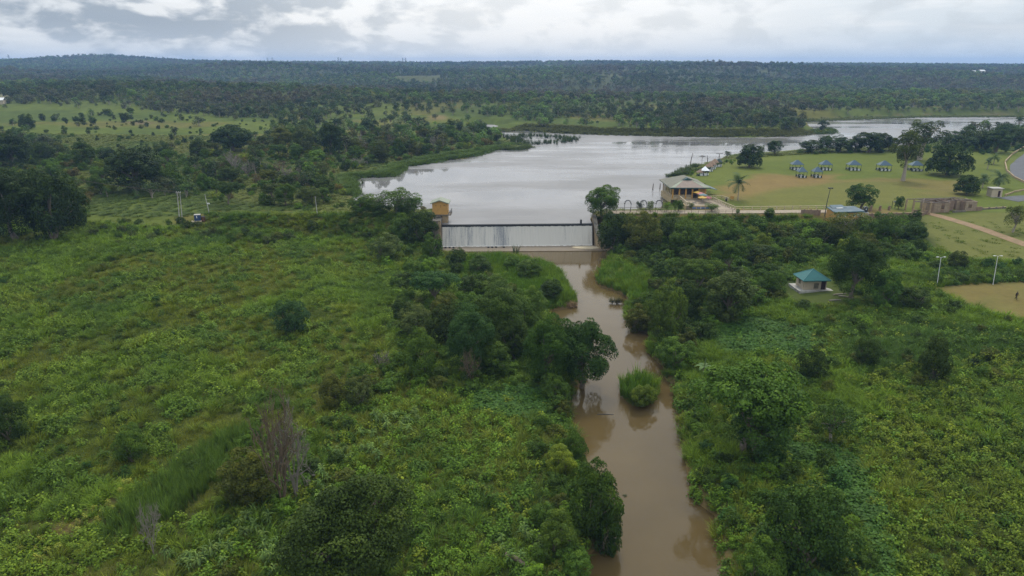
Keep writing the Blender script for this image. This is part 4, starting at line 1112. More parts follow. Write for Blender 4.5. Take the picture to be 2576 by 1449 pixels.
# shrubs
sx = []; sy = []; ss = []; stn = []
def shrub_zone(poly, sp, smin, smax, tones, prob=1.0, yr=(38, 560)):
    x, y = jgrid(-330, 330, yr[0], yr[1], sp); k = (np.abs(x) < y * 0.95 + 30); x, y = x[k], y[k]; z = land(x, y)
    k = inD(x, y, z, poly) & (rng.uniform(size=len(x)) < prob) & free(x, y, 0.6)
    x, y = x[k], y[k]; n = len(x)
    ti = rng.integers(0, len(tones), n); tc = np.array([TONE[t] for t in tones])[ti] * rng.uniform(0.8, 1.2, (n, 1)) * np.array([1.46, 1.56, 0.66])
    sx.append(x); sy.append(y); ss.append(rng.uniform(smin, smax, n)); stn.append(tc)
shrub_zone(THICK_R, 3.0, 0.7, 1.5, ['dark', 'mid', 'olive', 'mid', 'mid', 'bright', 'dark', 'yellow', 'mid'], 0.85, (95, 200))
shrub_zone(THICK_L, 3.4, 0.5, 1.2, ['dark', 'mid', 'olive', 'mid', 'bright', 'mid'], 0.6, (90, 200))
shrub_zone(BANK_R2, 2.2, 0.5, 0.95, ['mid', 'mid', 'teal', 'bright', 'dark'], 0.7, (40, 120))
shrub_zone(BANK_L2, 2.2, 0.5, 0.95, ['mid', 'mid', 'olive', 'bright'], 0.7, (40, 120))
shrub_zone(FG_L, 2.6, 0.4, 0.85, ['mid', 'olive', 'dark', 'bright'], 0.5, (40, 110))
shrub_zone(SCAT_R, 3.4, 0.4, 0.9, ['mid', 'olive', 'dark', 'bright', 'mid'], 0.5, (70, 150))
shrub_zone(FIELD_L, 6.0, 0.25, 0.6, ['dark', 'teal', 'olive', 'mid'], 0.35, (50, 200))
shrub_zone([(-300, 268), (250, 266), (420, 286), (720, 304), (640, 336), (480, 388), (300, 392), (0, 345), (-300, 340)], 9, 0.4, 1.1, ['dark', 'mid', 'olive', 'deep'], 0.35, (260, 560))
shrub_zone(BELT_L, 3.8, 0.5, 1.5, ['dark', 'mid', 'mid', 'olive', 'bright', 'mid', 'brown', 'yellow', 'bright'], 0.42, (196, 560))
shrub_zone([(150, 560), (500, 560), (900, 545), (1000, 545), (990, 600), (600, 620), (200, 600)], 4, 0.5, 1.1, ['dark', 'mid', 'grey', 'olive'], 0.6, (160, 200))
shrub_zone([(1570, 543), (1800, 543), (2060, 547), (2060, 566), (1800, 560), (1570, 556)], 2.6, 0.25, 0.6, ['mid', 'olive', 'dark', 'yellow', 'bright'], 0.6, (190, 201))
shrub_zone([(2330, 655), (2400, 650), (2700, 680), (2700, 712), (2340, 716), (2300, 690)], 2.6, 0.4, 0.9, ['mid', 'teal', 'dark'], 0.8, (120, 175))
shrub_zone([(1680, 452), (1745, 428), (1850, 402), (1850, 412), (1790, 424), (1740, 446), (1790, 478), (1740, 470)], 3.0, 0.3, 0.6, ['bright', 'mid'], 0.7, (220, 340))
shrub_zone([(1920, 392), (2250, 384), (2500, 390), (2700, 370), (2700, 345), (2600, 340), (2400, 362), (2330, 375), (2000, 384)], 6, 0.5, 1.2, ['mid', 'dark', 'teal'], 0.6, (260, 520))
SX = np.concatenate(sx); SY = np.concatenate(sy); SSc = np.concatenate(ss); ST = np.concatenate(stn); SZ = land(SX, SY)
d = np.sqrt(SX ** 2 + SY ** 2 + (CAM_H - SZ) ** 2); app = SSc / d
xd, yd, _ = topix(np.stack([SX, SY, SZ], 1)); vis = (xd > -20) & (xd < 2596) & (yd < 1470)
order = np.argsort(-(app * vis)); top = order[:290]; rest = order[290:]
def where_words(x, y):
    a, b, f = topix(np.array([[x, y, hz(x, y)]])); a, b = a[0], b[0]
    if y > 200: return 'in the belt left of the lake' if x < 30 else 'at the edge of the lawn by the lake'
    if x > 16 and b > 960: return 'on the lower right river bank'
    if a > 1660 and b > 715: return 'in the rough field around the hut'
    if a > 1480: return 'in the thicket below the right embankment'
    if b > 1000 and a > 1250: return 'on the lower left river bank'
    if b > 1030 and a > 380: return 'in the lower left undergrowth'
    if a > 900: return 'in the left bank thicket below the weir'
    return 'dotted over the left grass field'
LANDMARKS = [(1300, 590, 'weir'), (1108, 520, 'yellow gate tower'), (1730, 475, 'pavilion'), (2050, 715, 'teal-roofed hut'), (2120, 535, 'yellow building'), (2200, 545, 'long block wall'), (2357, 690, 'left white lamp post'), (2498, 690, 'right white lamp post'),
             (1610, 990, 'grass islet in the river'), (1440, 765, 'brown brush heap'), (1550, 765, 'broken stumps in the river'), (1462, 900, 'big dark riverside tree'), (1188, 930, 'bare reddish shrub'), (715, 1150, 'big bare tree'), (388, 1340, 'small bare pale tree'), (895, 1360, 'dark tree at the bottom edge'),
             (740, 805, 'lone bluish dome bush'), (1870, 1010, 'umbrella-crowned tree'), (2090, 1060, 'forked small tree'), (2340, 920, 'dark solitary tree of the right field'), (1768, 935, 'banana plant'), (455, 520, 'twin power poles'), (498, 550, 'blue tank'), (800, 395, 'bright ball-shaped tree'),
             (600, 350, 'broad tree at the meadow end'), (90, 500, 'black tree clump'), (347, 430, 'big dark tree left of the poles'), (799, 520, 'slim grey pole'), (1000, 505, 'thin embankment trees'), (1885, 395, 'dark round lawn tree'), (2380, 400, 'dome-crowned mango tree'), (1097, 735, 'flat-topped left bank tree'),
             (1262, 805, 'large leafy left bank tree'), (1832, 750, 'tall grey-green right bank tree'), (1672, 800, 'yellow-leaved right bank tree'), (1898, 640, 'dense round bush'), (1500, 1270, 'large waterside bush'), (2020, 1330, 'large lower bush mass'), (1080, 675, 'bright yellow-green bush'), (1550, 590, 'right wing wall'), (2138, 690, 'big dark hut tree'), (335, 1110, 'feathery shrub tree'), (30, 1050, 'dark bush at the left edge'), (958, 380, 'pair of shore meadow trees'), (1340, 350, 'broken reed bed'), (1780, 430, 'shore huts')]
def beside(a, b):
    q = min(LANDMARKS, key=lambda l: (l[0] - a) ** 2 + (1.5 * (l[1] - b)) ** 2); dx, dy = a - q[0], b - q[1]; r = math.hypot(dx, dy)
    w_ = ('left of' if dx < 0 else 'right of') if abs(dx) > 1.3 * abs(dy) else ('beyond' if dy < 0 else 'below')
    beside.near = q[2]
    return ('close ' if r < 55 and w_ != 'beyond' else ('far ' if r > 150 and w_ in ('left of', 'right of') else '')) + w_ + ' the ' + q[2]
def tone_word(t):
    t = np.asarray(t) / (np.array([1.55, 1.66, 0.92]) if max(t) > 0.05 and False else 1.0); l = t.sum(); r = t[0] / t[1]
    if r > 1.0: return 'brown'
    if l < 0.13: return 'dark'
    if r > 0.82: return 'olive'
    if l > 0.24: return 'bright green'
    if t[2] / t[1] > 0.5: return 'grey-green'
    return 'mid green'
def size_word(s): return 'small' if s < 0.55 else ('large' if s > 1.15 else 'middling')
for i in top:
    me, h, w = SHRUBS[int(rng.integers(0, len(SHRUBS)))]
    o = link_mesh('shrub', me); o.location = (SX[i], SY[i], SZ[i] - 0.05); s = float(SSc[i])
    o.scale = (s * rnd.uniform(0.85, 1.2), s * rnd.uniform(0.85, 1.2), s * rnd.uniform(0.8, 1.25)); o.rotation_euler = (0, 0, rnd.uniform(0, 6.28))
    o['tint'] = tuple(float(v) for v in ST[i])
    ww = where_words(SX[i], SY[i])
    a_, b_, _ = topix(np.array([[SX[i], SY[i], SZ[i]]]))
    tag(o, '%s %s shrub %s' % (size_word(s), tone_word(ST[i]), beside(a_[0], b_[0])), 'shrub', 'shrubs near the ' + beside.near)
n = len(rest)
scl = SSc[rest][:, None] * rng.uniform(0.8, 1.25, (n, 3)); scl[:, 1] = scl[:, 0]
rot = np.zeros((n, 3)); rot[:, 2] = rng.uniform(0, 6.28, n)
scatter('undergrowth', 'shrub', np.stack([SX[rest], SY[rest], SZ[rest] - 0.05], 1), rot, scl, ST[rest], 'dense mixed scrub filling the gaps between trees', 'undergrowth')

# trees of the belts: nearest ones one by one, the far ones in the far wood
bx, by = jgrid(-420, 330, 200, 560, 9.0); bz = land(bx, by)
k = inD(bx, by, bz, BELT_L) & (rng.uniform(size=len(bx)) < 0.28) & free(bx, by, 3.0)
bx, by, bz = bx[k], by[k], bz[k]
us = np.array(used_tree_spots)
keep = np.array([((us[:, 0] - a) ** 2 + (us[:, 1] - b) ** 2 > (us[:, 2] * 0.8 + 2.0) ** 2).all() for a, b in zip(bx, by)])
bx, by, bz = bx[keep], by[keep], bz[keep]
xd, yd, _ = topix(np.stack([bx, by, bz], 1)); vis = (xd > -30) & (xd < 1300)
o = np.argsort(np.where(vis, by, 9e9))[:170]
belt_rest = np.setdiff1d(np.arange(len(bx)), o)
for i in o:
    kd = rnd.choice(['round', 'bushy', 'bushy', 'round', 'spread', 'open']); tn = rnd.choice(['dark', 'mid', 'mid', 'grey', 'olive', 'dark', 'mid'])
    s = rnd.uniform(4.0, 7.6)
    a, b, _ = topix(np.array([[bx[i], by[i], bz[i]]])); a, b = a[0], b[0]
    reg_w = 'behind the left meadow edge' if (a < 460 and b < 450) else ('by the left power poles' if a < 700 and b > 440 else ('near the left embankment' if b > 450 else ('in the middle of the wooded belt left of the lake' if a < 900 else 'on the wooded point left of the lake')))
    put_tree(kd, (bx[i], by[i], bz[i] - 0.1), s * rnd.uniform(0.85, 1.2), s * rnd.uniform(0.8, 1.15), tn,
             '%s %s %s %s' % ('tall' if s > 6.5 else ('medium' if s > 5.3 else 'low'), tone_word(TONE[tn]), {'round': 'round-crowned tree', 'bushy': 'bushy tree', 'spread': 'flat-topped tree', 'open': 'thin-crowned tree'}[kd], beside(a, b)), 'trees near the ' + beside.near)

# ------------------------------------------------------------------ far wood
fx = []; fy = []; fs = []
for y0, y1, sp, s0 in ((225, 520, 5.6, 0.80), (520, 900, 6.0, 0.80), (900, 1500, 7.8, 0.9), (1500, 2400, 10.5, 1.05), (2400, 4300, 14.5, 1.2)):
    wd = y1 * 0.95 + 60
    x, y = jgrid(-wd, wd, y0, y1, sp)
    k = np.abs(x) < y * 0.92 + 60
    x, y = x[k], y[k]
    fx.append(x); fy.append(y); fs.append(s0 * (0.5 + 0.95 * rng.uniform(size=len(x)) ** 2.2))
fx = np.concatenate(fx); fy = np.concatenate(fy); fs = np.concatenate(fs); fz = land(fx, fy)
xd, yd, _ = topix(np.stack([fx, fy, fz], 1))
dens = 0.95 - 0.85 * sstep(0.60, 0.70, fbm(fx, fy * 0.6, 150, 71, 4))
dens = dens * (0.35 + 0.65 * sstep(0.38, 0.56, fbm(fx, fy, 90, 77, 4)))
MEADOWS = [([(-400, 262), (0, 262), (120, 262), (250, 262), (330, 272), (420, 282), (560, 296), (700, 300), (730, 322), (640, 338), (540, 364), (480, 392), (300, 395), (200, 385), (0, 345), (-400, 345)], 0.02),
           ([(860, 290), (980, 280), (1180, 284), (1260, 296), (1340, 306), (1340, 325), (1260, 330), (1180, 322), (1060, 316), (900, 318), (780, 312)], 0.07),
           ([(860, 262), (1100, 258), (1300, 262), (1290, 284), (1000, 284)], 0.22),
           ([(1270, 318), (1420, 326), (1600, 332), (1900, 338), (2040, 334), (2040, 350), (1260, 345)], 0.0),
           ([(2000, 276), (2080, 279), (2200, 286), (2330, 289), (2700, 288), (2700, 296), (2010, 308)], 0.06),
           ([(1640, 255), (1760, 250), (1790, 262), (1700, 270)], 0.25), ([(1640, 178), (1800, 176), (1830, 192), (1680, 190)], 0.35), ([(2150, 222), (2430, 226), (2430, 236), (2150, 232)], 0.1),
           ([(2280, 196), (2420, 198), (2420, 203), (2280, 201)], 0.3)]
dens = np.where((yd < 288) & (xd > 2000), np.maximum(dens, 0.75), dens)
dens = np.where((yd < 262) & (xd < 1000), np.maximum(dens, 0.7), dens)
for pl, v in MEADOWS: dens = np.where(inpoly(xd, yd, pl), v, dens)
dens = np.where(inpoly(xd, yd, BELT_L) & (fy < 520), 0.12, dens)
dens = np.where((fy < 460) & ~inpoly(xd, yd, BELT_L) & (xd > 880), np.where((xd > 2300) & (yd < 380), 0.35, 0.0), dens)
dens = np.where((fx > 40) & (fy < 420), np.where(xd > 2340, 0.25, 0), dens)
dens = np.where(inpoly(fx, fy, LAWN), 0, dens)
k = (rng.uniform(size=len(fx)) < dens) & free(fx, fy, 2.5) & (xd > -500) & (xd < 3080)
k &= ~(np.abs(sd_near(fx, fy, lake)) < 6)
fx, fy, fz, fs = fx[k], fy[k], fz[k], fs[k]
fx = np.concatenate([fx, bx[belt_rest]]); fy = np.concatenate([fy, by[belt_rest]]); fz = np.concatenate([fz, bz[belt_rest]]); fs = np.concatenate([fs, rng.uniform(0.7, 1.1, len(belt_rest))])
n = len(fx)
tn = np.array([TONE['dark'], TONE['mid'], TONE['grey'], TONE['olive'], TONE['deep'], TONE['dark'], TONE['mid']])[rng.integers(0, 7, n)] * rng.uniform(0.68, 1.4, (n, 1)) * np.array([1.9, 1.9, 1.5])  # tints raised above the nearer trees': lightening by haze put into the leaf colour
tn = tn * (0.72 + 0.6 * sstep(0.38, 0.62, fbm(fx, fy * 0.7, 200, 95, 3)))[:, None]
dry = sstep(0.50, 0.66, fbm(fx, fy * 0.5, 110, 91, 4)) * sstep(480, 700, fy) * (rng.uniform(size=n) < 0.75)
tn = tn + (np.array([0.125, 0.108, 0.080]) - tn) * (dry * 0.8)[:, None]
scl = fs[:, None] * rng.uniform(0.85, 1.2, (n, 3)); scl[:, 1] = scl[:, 0]
rot = np.zeros((n, 3)); rot[:, 2] = rng.uniform(0, 6.28, n)
scatter('far_wood', 'fartree', np.stack([fx, fy, fz - 0.2], 1), rot, scl, tn, 'hazy savanna woodland stretching from the lake to the horizon', 'woodland')

# ------------------------------------------------------------------ ground cover below the dam
CROP = [(2235, 1010), (2120, 960), (2350, 915), (2640, 880), (3300, 1000), (3600, 2200), (2360, 2200), (2262, 1500), (2235, 1300), (2170, 1140)]
FORB = [(1010, 985), (1200, 985), (1400, 1005), (1440, 1080), (1480, 1200), (1540, 1330), (1440, 1480), (1300, 2200), (300, 2200), (420, 1500), (560, 1380), (700, 1150), (850, 1050)]
SORG = [(236, 1345), (330, 1262), (450, 1170), (540, 1105), (640, 1065), (668, 1100), (560, 1205), (440, 1310), (300, 1378)]
TONG_L = [(1170, 648), (1300, 646), (1400, 676), (1462, 768), (1385, 782), (1290, 740), (1150, 690)]
TONG_R = [(1490, 706), (1525, 655), (1600, 680), (1660, 720), (1640, 765), (1570, 752), (1505, 726)]
ISLR = [(1555, 1010), (1560, 960), (1650, 960), (1665, 990), (1640, 1020), (1600, 1030)]
CREEP = [[(1770, 850), (1880, 795), (2010, 822), (2070, 862), (2000, 896), (1830, 892)], [(1950, 1125), (2120, 1132), (2195, 1222), (2222, 1330), (2250, 1449), (2300, 1700), (2200, 1700), (2175, 1420), (2150, 1300), (2060, 1200)],
         [(1190, 985), (1330, 975), (1420, 1000), (1330, 1060), (1200, 1040)]]
x, y = jgrid(-190, 200, 36, 200.2, 0.82)
k = (np.abs(x) < y * 0.98 + 22); x, y = x[k], y[k]
z = land(x, y); xd, yd, _ = topix(np.stack([x, y, z], 1))
k = (xd > -420) & (xd < 3000) & (yd < 1800) & free(x, y, 0.05); x, y, z, xd, yd = x[k], y[k], z[k], xd[k], yd[k]
n = len(x)
mown = inpoly(x, y, LAWN2) | inpoly(x, y, PITCH2) | inpoly(x, y, LAWN) | inpoly(x, y, GRASSY_L)
yard = inpoly(x, y, HUTYARD)
crop = inpoly(xd, yd, CROP); fo = inpoly(xd, yd, FORB); so = inpoly(xd, yd, SORG)
tong = inpoly(xd, yd, TONG_L) | inpoly(xd, yd, TONG_R) | inpoly(xd, yd, ISLR)
cr = np.zeros(n, bool)
for c in CREEP: cr |= inpoly(xd, yd, c)
thick = inpoly(xd, yd, THICK_L) | inpoly(xd, yd, THICK_R)
left = (xd < 1500) & ~fo & ~so & ~tong
n1 = fbm(x, y, 13, 141, 3); n2 = fbm(x, y, 34, 143, 3); n3 = fbm(x, y, 7, 149, 2)
u = rng.uniform(size=n)
emb = (polydist(x, y, emb_l, False) < 7) | (polydist(x, y, emb_r, False) < 9)
tallp = sstep(0.36, 0.60, n1 * 0.6 + n2 * 0.4)
typ = np.full(n, 'none', dtype='<U8')
rightf = ~left & ~fo & ~so & ~tong & ~crop
typ = np.where(left & (u < 0.14 + 0.46 * tallp), 'tuft', typ)
typ = np.where(left & (typ == 'none') & (u < 0.80) & (n3 > 0.57), 'forb', typ)
typ = np.where(left & (typ == 'none') & (rng.uniform(size=n) < 0.85 - 0.45 * tallp), 'low', typ)
typ = np.where(left & (typ == 'tuft') & (rng.uniform(size=n) < np.where(yd > 620, 0.50, 0.25)), 'forb', typ)
typ = np.where(rightf & (u < 0.15 + 0.5 * tallp), 'tuft', typ)
typ = np.where(rightf & (typ == 'none') & (u < 0.85), 'forb', typ)
typ = np.where(rightf & (typ == 'none'), 'low', typ)
typ = np.where(thick, np.where(u < 0.45, 'forb', np.where(u < 0.6, 'tuft', 'low')), typ)
typ = np.where(fo, np.where(u < 0.52, 'forb', np.where(u < 0.68, 'tuft', 'low')), typ)
typ = np.where(so, np.where(u < 0.9, 'reed', 'low'), typ)
typ = np.where(tong, np.where(u < 0.45 + 0.4 * tallp, 'reed', np.where(u < 0.8, 'tuft', 'forb')), typ)
gap = sstep(0.56, 0.66, fbm(x, y, 9, 191, 3))
typ = np.where(crop, np.where(u < 0.50 - 0.42 * gap, 'crop', np.where(u < 0.74 - 0.3 * gap, 'forb', np.where(u < 0.80, 'tuft', 'low'))), typ)
typ = np.where(cr, np.where(u < 0.9, 'creeper', 'forb'), typ)
typ = np.where(emb, np.where(u < 0.45, 'tuft', np.where(u < 0.6, 'forb', 'low')), typ)
typ = np.where(mown, np.where((u < 0.04) & ~inpoly(x, y, PITCH2), 'low', 'none'), typ)
typ = np.where(yard, np.where(u < 0.5, 'low', 'none'), typ)
brt = np.array(TONE['bright']); 
def tints(kind, m):
    c = int(m.sum()); a = n1[m]; b = n2[m]; r = rng.uniform(0.82, 1.2, (c, 1))
    if kind == 'tuft':
        t = mixcol((.062, .100, .027), (.090, .138, .033), sstep(0.42, 0.6, fbm(x[m], y[m], 9, 151, 2)))
        t = t + (np.array((.046, .082, .034)) - t) * sstep(0.56, 0.68, fbm(x[m], y[m], 22, 157, 3))[:, None]
        t = t + (np.array((.112, .116, .034)) - t) * (sstep(0.50, 0.40, a * 0.6 + b * 0.4) * 0.5)[:, None]
    elif kind == 'low':
        t = mixcol((.064, .092, .025), (.108, .116, .033), sstep(0.42, 0.62, fbm(x[m], y[m], 26, 163, 3)))
        t = np.where((rightf & ~crop)[m][:, None], t * np.array([0.85, 0.95, 0.9]), t)
    elif kind == 'forb':
        t = mixcol((.042, .078, .024), (.064, .110, .028), sstep(0.4, 0.6, fbm(x[m], y[m], 6, 167, 2)))
        t = t + (np.array((.080, .105, .026)) - t) * (rng.uniform(size=c) < 0.15)[:, None]
        t = np.where(left[m][:, None], mixcol((.050, .086, .026), (.074, .112, .028), sstep(0.4, 0.6, fbm(x[m], y[m], 8, 169, 2))), t)
    elif kind == 'crop': t = mixcol((.052, .082, .024), (.082, .106, .028), np.clip(rng.uniform(size=c) * 0.6 + sstep(0.4, 0.6, fbm(x[m], y[m], 14, 193, 3)) * 0.5, 0, 1))
    elif kind == 'reed':
        t = np.where(so[m][:, None], np.array((.062, .100, .044)), mixcol((.060, .108, .030), (.082, .128, .034), sstep(0.42, 0.58, fbm(x[m], y[m], 6, 171, 2))))
    else: t = mixcol((.034, .074, .032), (.046, .088, .034), rng.uniform(size=c))
    return t * r * np.array([1.52, 1.60, 0.62])
def cover(kind, key, smin, smax, name, label, cat, zoff=0.0, squash=(0.8, 1.25), extra=None):
    m = typ == kind; c = int(m.sum())
    p = np.stack([x[m], y[m], z[m] + zoff], 1); s = rng.uniform(smin, smax, c)
    sc = np.stack([s * rng.uniform(0.85, 1.15, c), s * rng.uniform(0.85, 1.15, c), s * rng.uniform(squash[0], squash[1], c)], 1)
    if extra is not None: sc = sc * extra(m)[:, None]
    rt = np.stack([rng.normal(0, 0.08, c), rng.normal(0, 0.08, c), rng.uniform(0, 6.28, c)], 1); tn = tints(kind, m)
    return p, rt, sc, tn, label, name, key, cat
def go(t): scatter(t[5], t[6], t[0], t[1], t[2], t[3], t[4], t[7])
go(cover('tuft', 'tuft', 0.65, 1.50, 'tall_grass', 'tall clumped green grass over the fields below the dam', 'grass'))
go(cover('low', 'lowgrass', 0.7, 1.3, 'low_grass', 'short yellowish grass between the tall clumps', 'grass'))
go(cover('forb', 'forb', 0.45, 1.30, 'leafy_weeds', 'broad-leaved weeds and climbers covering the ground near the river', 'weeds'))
isl_m = inpoly(xd, yd, ISLR)
go(cover('reed', 'reed', 0.6, 1.05, 'river_reeds', 'tall upright reeds and cane grass on the river banks', 'reeds', extra=lambda m: np.where(isl_m[m], 1.45, 1.0)))
go(cover('creeper', 'creeper', 0.8, 1.3, 'creeper_mat', 'blue-green creeper leaves forming smooth mats', 'creeper', 0.25))
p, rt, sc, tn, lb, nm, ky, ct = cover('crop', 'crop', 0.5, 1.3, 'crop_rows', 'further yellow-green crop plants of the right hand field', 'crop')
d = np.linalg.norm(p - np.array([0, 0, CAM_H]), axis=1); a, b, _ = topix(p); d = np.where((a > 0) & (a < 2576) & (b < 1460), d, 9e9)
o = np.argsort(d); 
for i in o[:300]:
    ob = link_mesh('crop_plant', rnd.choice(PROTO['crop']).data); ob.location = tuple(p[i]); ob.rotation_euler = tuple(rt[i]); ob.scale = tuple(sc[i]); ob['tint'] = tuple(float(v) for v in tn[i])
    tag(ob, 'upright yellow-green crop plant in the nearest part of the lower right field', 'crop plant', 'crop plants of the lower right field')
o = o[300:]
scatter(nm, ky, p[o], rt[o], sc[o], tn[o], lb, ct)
# cane clumps in the lower left, one by one
for cx, cy, num, spx, spy, tx in [(1000, 1070, 14, 60, 26, 'upper cane clump beside the field path'), (940, 1130, 10, 40, 30, 'cane clump right of the big bare tree'), (820, 1240, 8, 36, 40, 'cane clump at the right foot of the big bare tree'),
                                  (770, 1380, 12, 70, 40, 'cane clump left of the bottom dark tree'), (690, 1420, 12, 60, 30, 'cane clump at the bottom edge'), (560, 1400, 9, 50, 40, 'cane clump right of the small bare tree'), (480, 1430, 7, 50, 25, 'cane clump at the bottom edge below the small bare tree'),
                                  (640, 1330, 9, 60, 30, 'cane clump below the olive low tree'), (860, 1150, 7, 40, 25, 'cane clump behind the big bare tree'), (1330, 1380, 10, 60, 40, 'cane clump on the lower left river bank')]:
    for i in range(num):
        pp = place(cx + rnd.gauss(0, spx * 0.5), cy + rnd.gauss(0, spy * 0.5))
        ob = link_mesh('cane_plant', rnd.choice(PROTO['cane']).data); s = rnd.uniform(0.5, 0.9); ob.location = tuple(pp); ob.scale = (s, s, s * rnd.uniform(0.9, 1.2)); ob.rotation_euler = (0, 0, rnd.uniform(0, 6.28))
        ob['tint'] = jit((.095, .16, .045), 0.2); tag(ob, 'pale arching plant of the ' + tx, 'cane', 'plants of the ' + tx)
for i, (cx, cy) in enumerate([(110, 1365), (150, 1340), (185, 1345), (215, 1310), (250, 1290), (140, 1395), (70, 1400), (300, 1250), (330, 1215), (100, 1420), (240, 1325), (270, 1275)]):
    for j in range(2):
        pp = place(cx + rnd.gauss(0, 10), cy + rnd.gauss(0, 6)); ob = link_mesh('maize_plant', rnd.choice(PROTO['cane']).data); s = rnd.uniform(0.35, 0.5); ob.location = tuple(pp); ob.scale = (s, s, s); ob.rotation_euler = (0, 0, rnd.uniform(0, 6.28))
        ob['tint'] = jit((.19, .22, .04), 0.15); tag(ob, 'yellowish young maize plant beside the earth strip at the bottom left', 'maize plant', 'maize plants at the bottom left')
# meadow grass upstream
x2, y2 = jgrid(-330, 330, 200, 420, 1.9); z2 = land(x2, y2); a, b, _ = topix(np.stack([x2, y2, z2], 1))
inl = inpoly(x2, y2, LAWN) | inpoly(x2, y2, PITCH1)
k = free(x2, y2, 0.3) & (a > -300) & (a < 2900) & (rng.uniform(size=len(x2)) < np.where(inl, 0.0, 0.85)) & ~((x2 > 96) & (y2 < 230))
x2, y2, z2 = x2[k], y2[k], z2[k]; n = len(x2)
s = rng.uniform(0.7, 1.3, n); t2 = mixcol((.075, .105, .030), (.125, .135, .042), sstep(0.42, 0.6, fbm(x2, y2, 40, 181, 3))) * rng.uniform(0.85, 1.15, (n, 1)) * np.array([1.15, 1.25, 0.9])
scatter('meadow_grass', 'tuft', np.stack([x2, y2, z2], 1), np.stack([np.zeros(n), np.zeros(n), rng.uniform(0, 6.28, n)], 1), np.stack([s * 1.4, s * 1.4, s * 0.45], 1), t2, 'rough meadow grass left of the lake and along its shores', 'grass')
# reeds along the lake shore
def shore_reeds(poly, num, spread, tone, name, label, smin=0.7, smax=1.1, wide=1.6, tall=0.8):
    pp = []; P = np.array(poly); 
    L = [np.hypot(*(P[(i + 1) % len(P)] - P[i])) for i in range(len(P))]; L = np.array(L) / sum(L)
    seg = rng.choice(len(P), num, p=L); t = rng.uniform(size=num)
    q = P[seg] * (1 - t[:, None]) + P[(seg + 1) % len(P)] * t[:, None] + rng.normal(0, spread, (num, 2))
    zz = np.maximum(land(q[:, 0], q[:, 1]), LAKE_Z - 0.3); s = rng.uniform(smin, smax, num)
    scatter(name, 'reed', np.stack([q[:, 0], q[:, 1], zz], 1), np.stack([np.zeros(num), np.zeros(num), rng.uniform(0, 6.28, num)], 1), np.stack([s * wide, s * wide, s * tall], 1),
            np.array(tone) * rng.uniform(0.75, 1.25, (num, 1)) * np.array([1.3, 1.4, 1.0]), label, 'reeds')
def seg_of(px): return [tuple(onz(a, b, LAKE_Z)[:2]) for a, b in px]
shore_reeds(seg_of([(1261, 330), (1325, 328), (1428, 335), (1513, 338), (1600, 340), (1700, 342), (1800, 344), (1925, 343), (1983, 342), (2035, 335), (2035, 335), (1983, 340), (1800, 342), (1513, 336), (1325, 326)]), 3200, 2.5, (.085, .088, .040), 'far_shore_reeds', 'brownish reed fringe along the far lake shore')
shore_reeds(seg_of([(2026, 305), (2165, 300), (2228, 297), (2360, 294), (2600, 294), (2600, 293), (2360, 292.5), (2165, 297)]), 1400, 3.0, (.080, .092, .042), 'right_shore_reeds', 'reed fringe of the far right arm of the lake')
shore_reeds(seg_of([(1289, 366), (1240, 376), (1193, 392), (1115, 402), (1047, 415), (990, 418), (1010, 425), (979, 444), (880, 445), (880, 470), (884, 492), (876, 480), (872, 446), (970, 440), (1000, 420), (1040, 410), (1190, 386)]), 2600, 1.5, (.068, .100, .034), 'left_shore_reeds', 'green reed fringe along the left lake shore')
shore_reeds(seg_of([(1290, 345), (1330, 341), (1390, 345), (1438, 350), (1430, 355), (1370, 361), (1320, 364), (1300, 358)]), 300, 3.6, (.040, .056, .026), 'reed_bed', 'broken reed bed standing in the water at the head of the lake', 0.8, 1.5, 0.75, 1.1)
shore_reeds(seg_of([(1690, 447), (1716, 440), (1735, 424), (1745, 420), (1730, 428), (1700, 444)]), 90, 1.6, (.045, .062, .030), 'corner_reeds', 'dark reeds in the water beyond the pavilion', 0.8, 1.2)
shore_reeds(islet, 260, 1.5, (.060, .085, .034), 'islet_reeds', 'reeds covering the small islet in the lake')
shore_reeds(spit, 260, 1.2, (.062, .080, .034), 'spit_reeds', 'reeds on the low spit at the left shore')

# ================================================================== weir, tower, walls
CL = np.array([-20.3, 193.3]); CR = np.array([23.3, 195.0]); CD = (CR - CL) / np.linalg.norm(CR - CL); CN = np.array([CD[1], -CD[0]])   # CN points downstream
RZW = math.atan2(CD[1], CD[0]); WLEN = float(np.linalg.norm(CR - CL))
w = thing('weir', 'long straight concrete weir between the lake and the river', 'weir', (CL[0], CL[1], 0), RZW)
mb = MB(); prof = [(0.9, -1.5), (0.9, 5.9), (0.2, 5.98), (-0.25, 5.7), (-2.2, 0.2), (-2.2, -1.5)]
mb.add([(0, p[0], p[1]) for p in prof] + [(WLEN, p[0], p[1]) for p in prof], [(0, 1, 2, 3, 4, 5), (11, 10, 9, 8, 7, 6)] + [(i, i + 6, (i + 1) % 6 + 6, (i + 1) % 6) for i in range(6)])
mb.build('wall', M['oldconc'], w)
mb = MB(); n = 150
for i in range(n):
    a = WLEN * i / n; b = WLEN * (i + 1) / n - 0.01; dz = rnd.uniform(-0.22, 0.10) - (0.25 if rnd.random() < 0.15 else 0)
    mb.bb(a, b, -0.52 - rnd.uniform(0, 0.05), -0.18, 5.52 + dz, 6.2)
mb.build('crest_lip', M['wetconc'], w)
M['apron'] = plain('muddy_wet_apron', (0.17, 0.135, 0.095), 0.4, 0.15, 0.5, dirt=(0.13, 0.105, 0.08), stretch=(0.5, 1.6, 1))
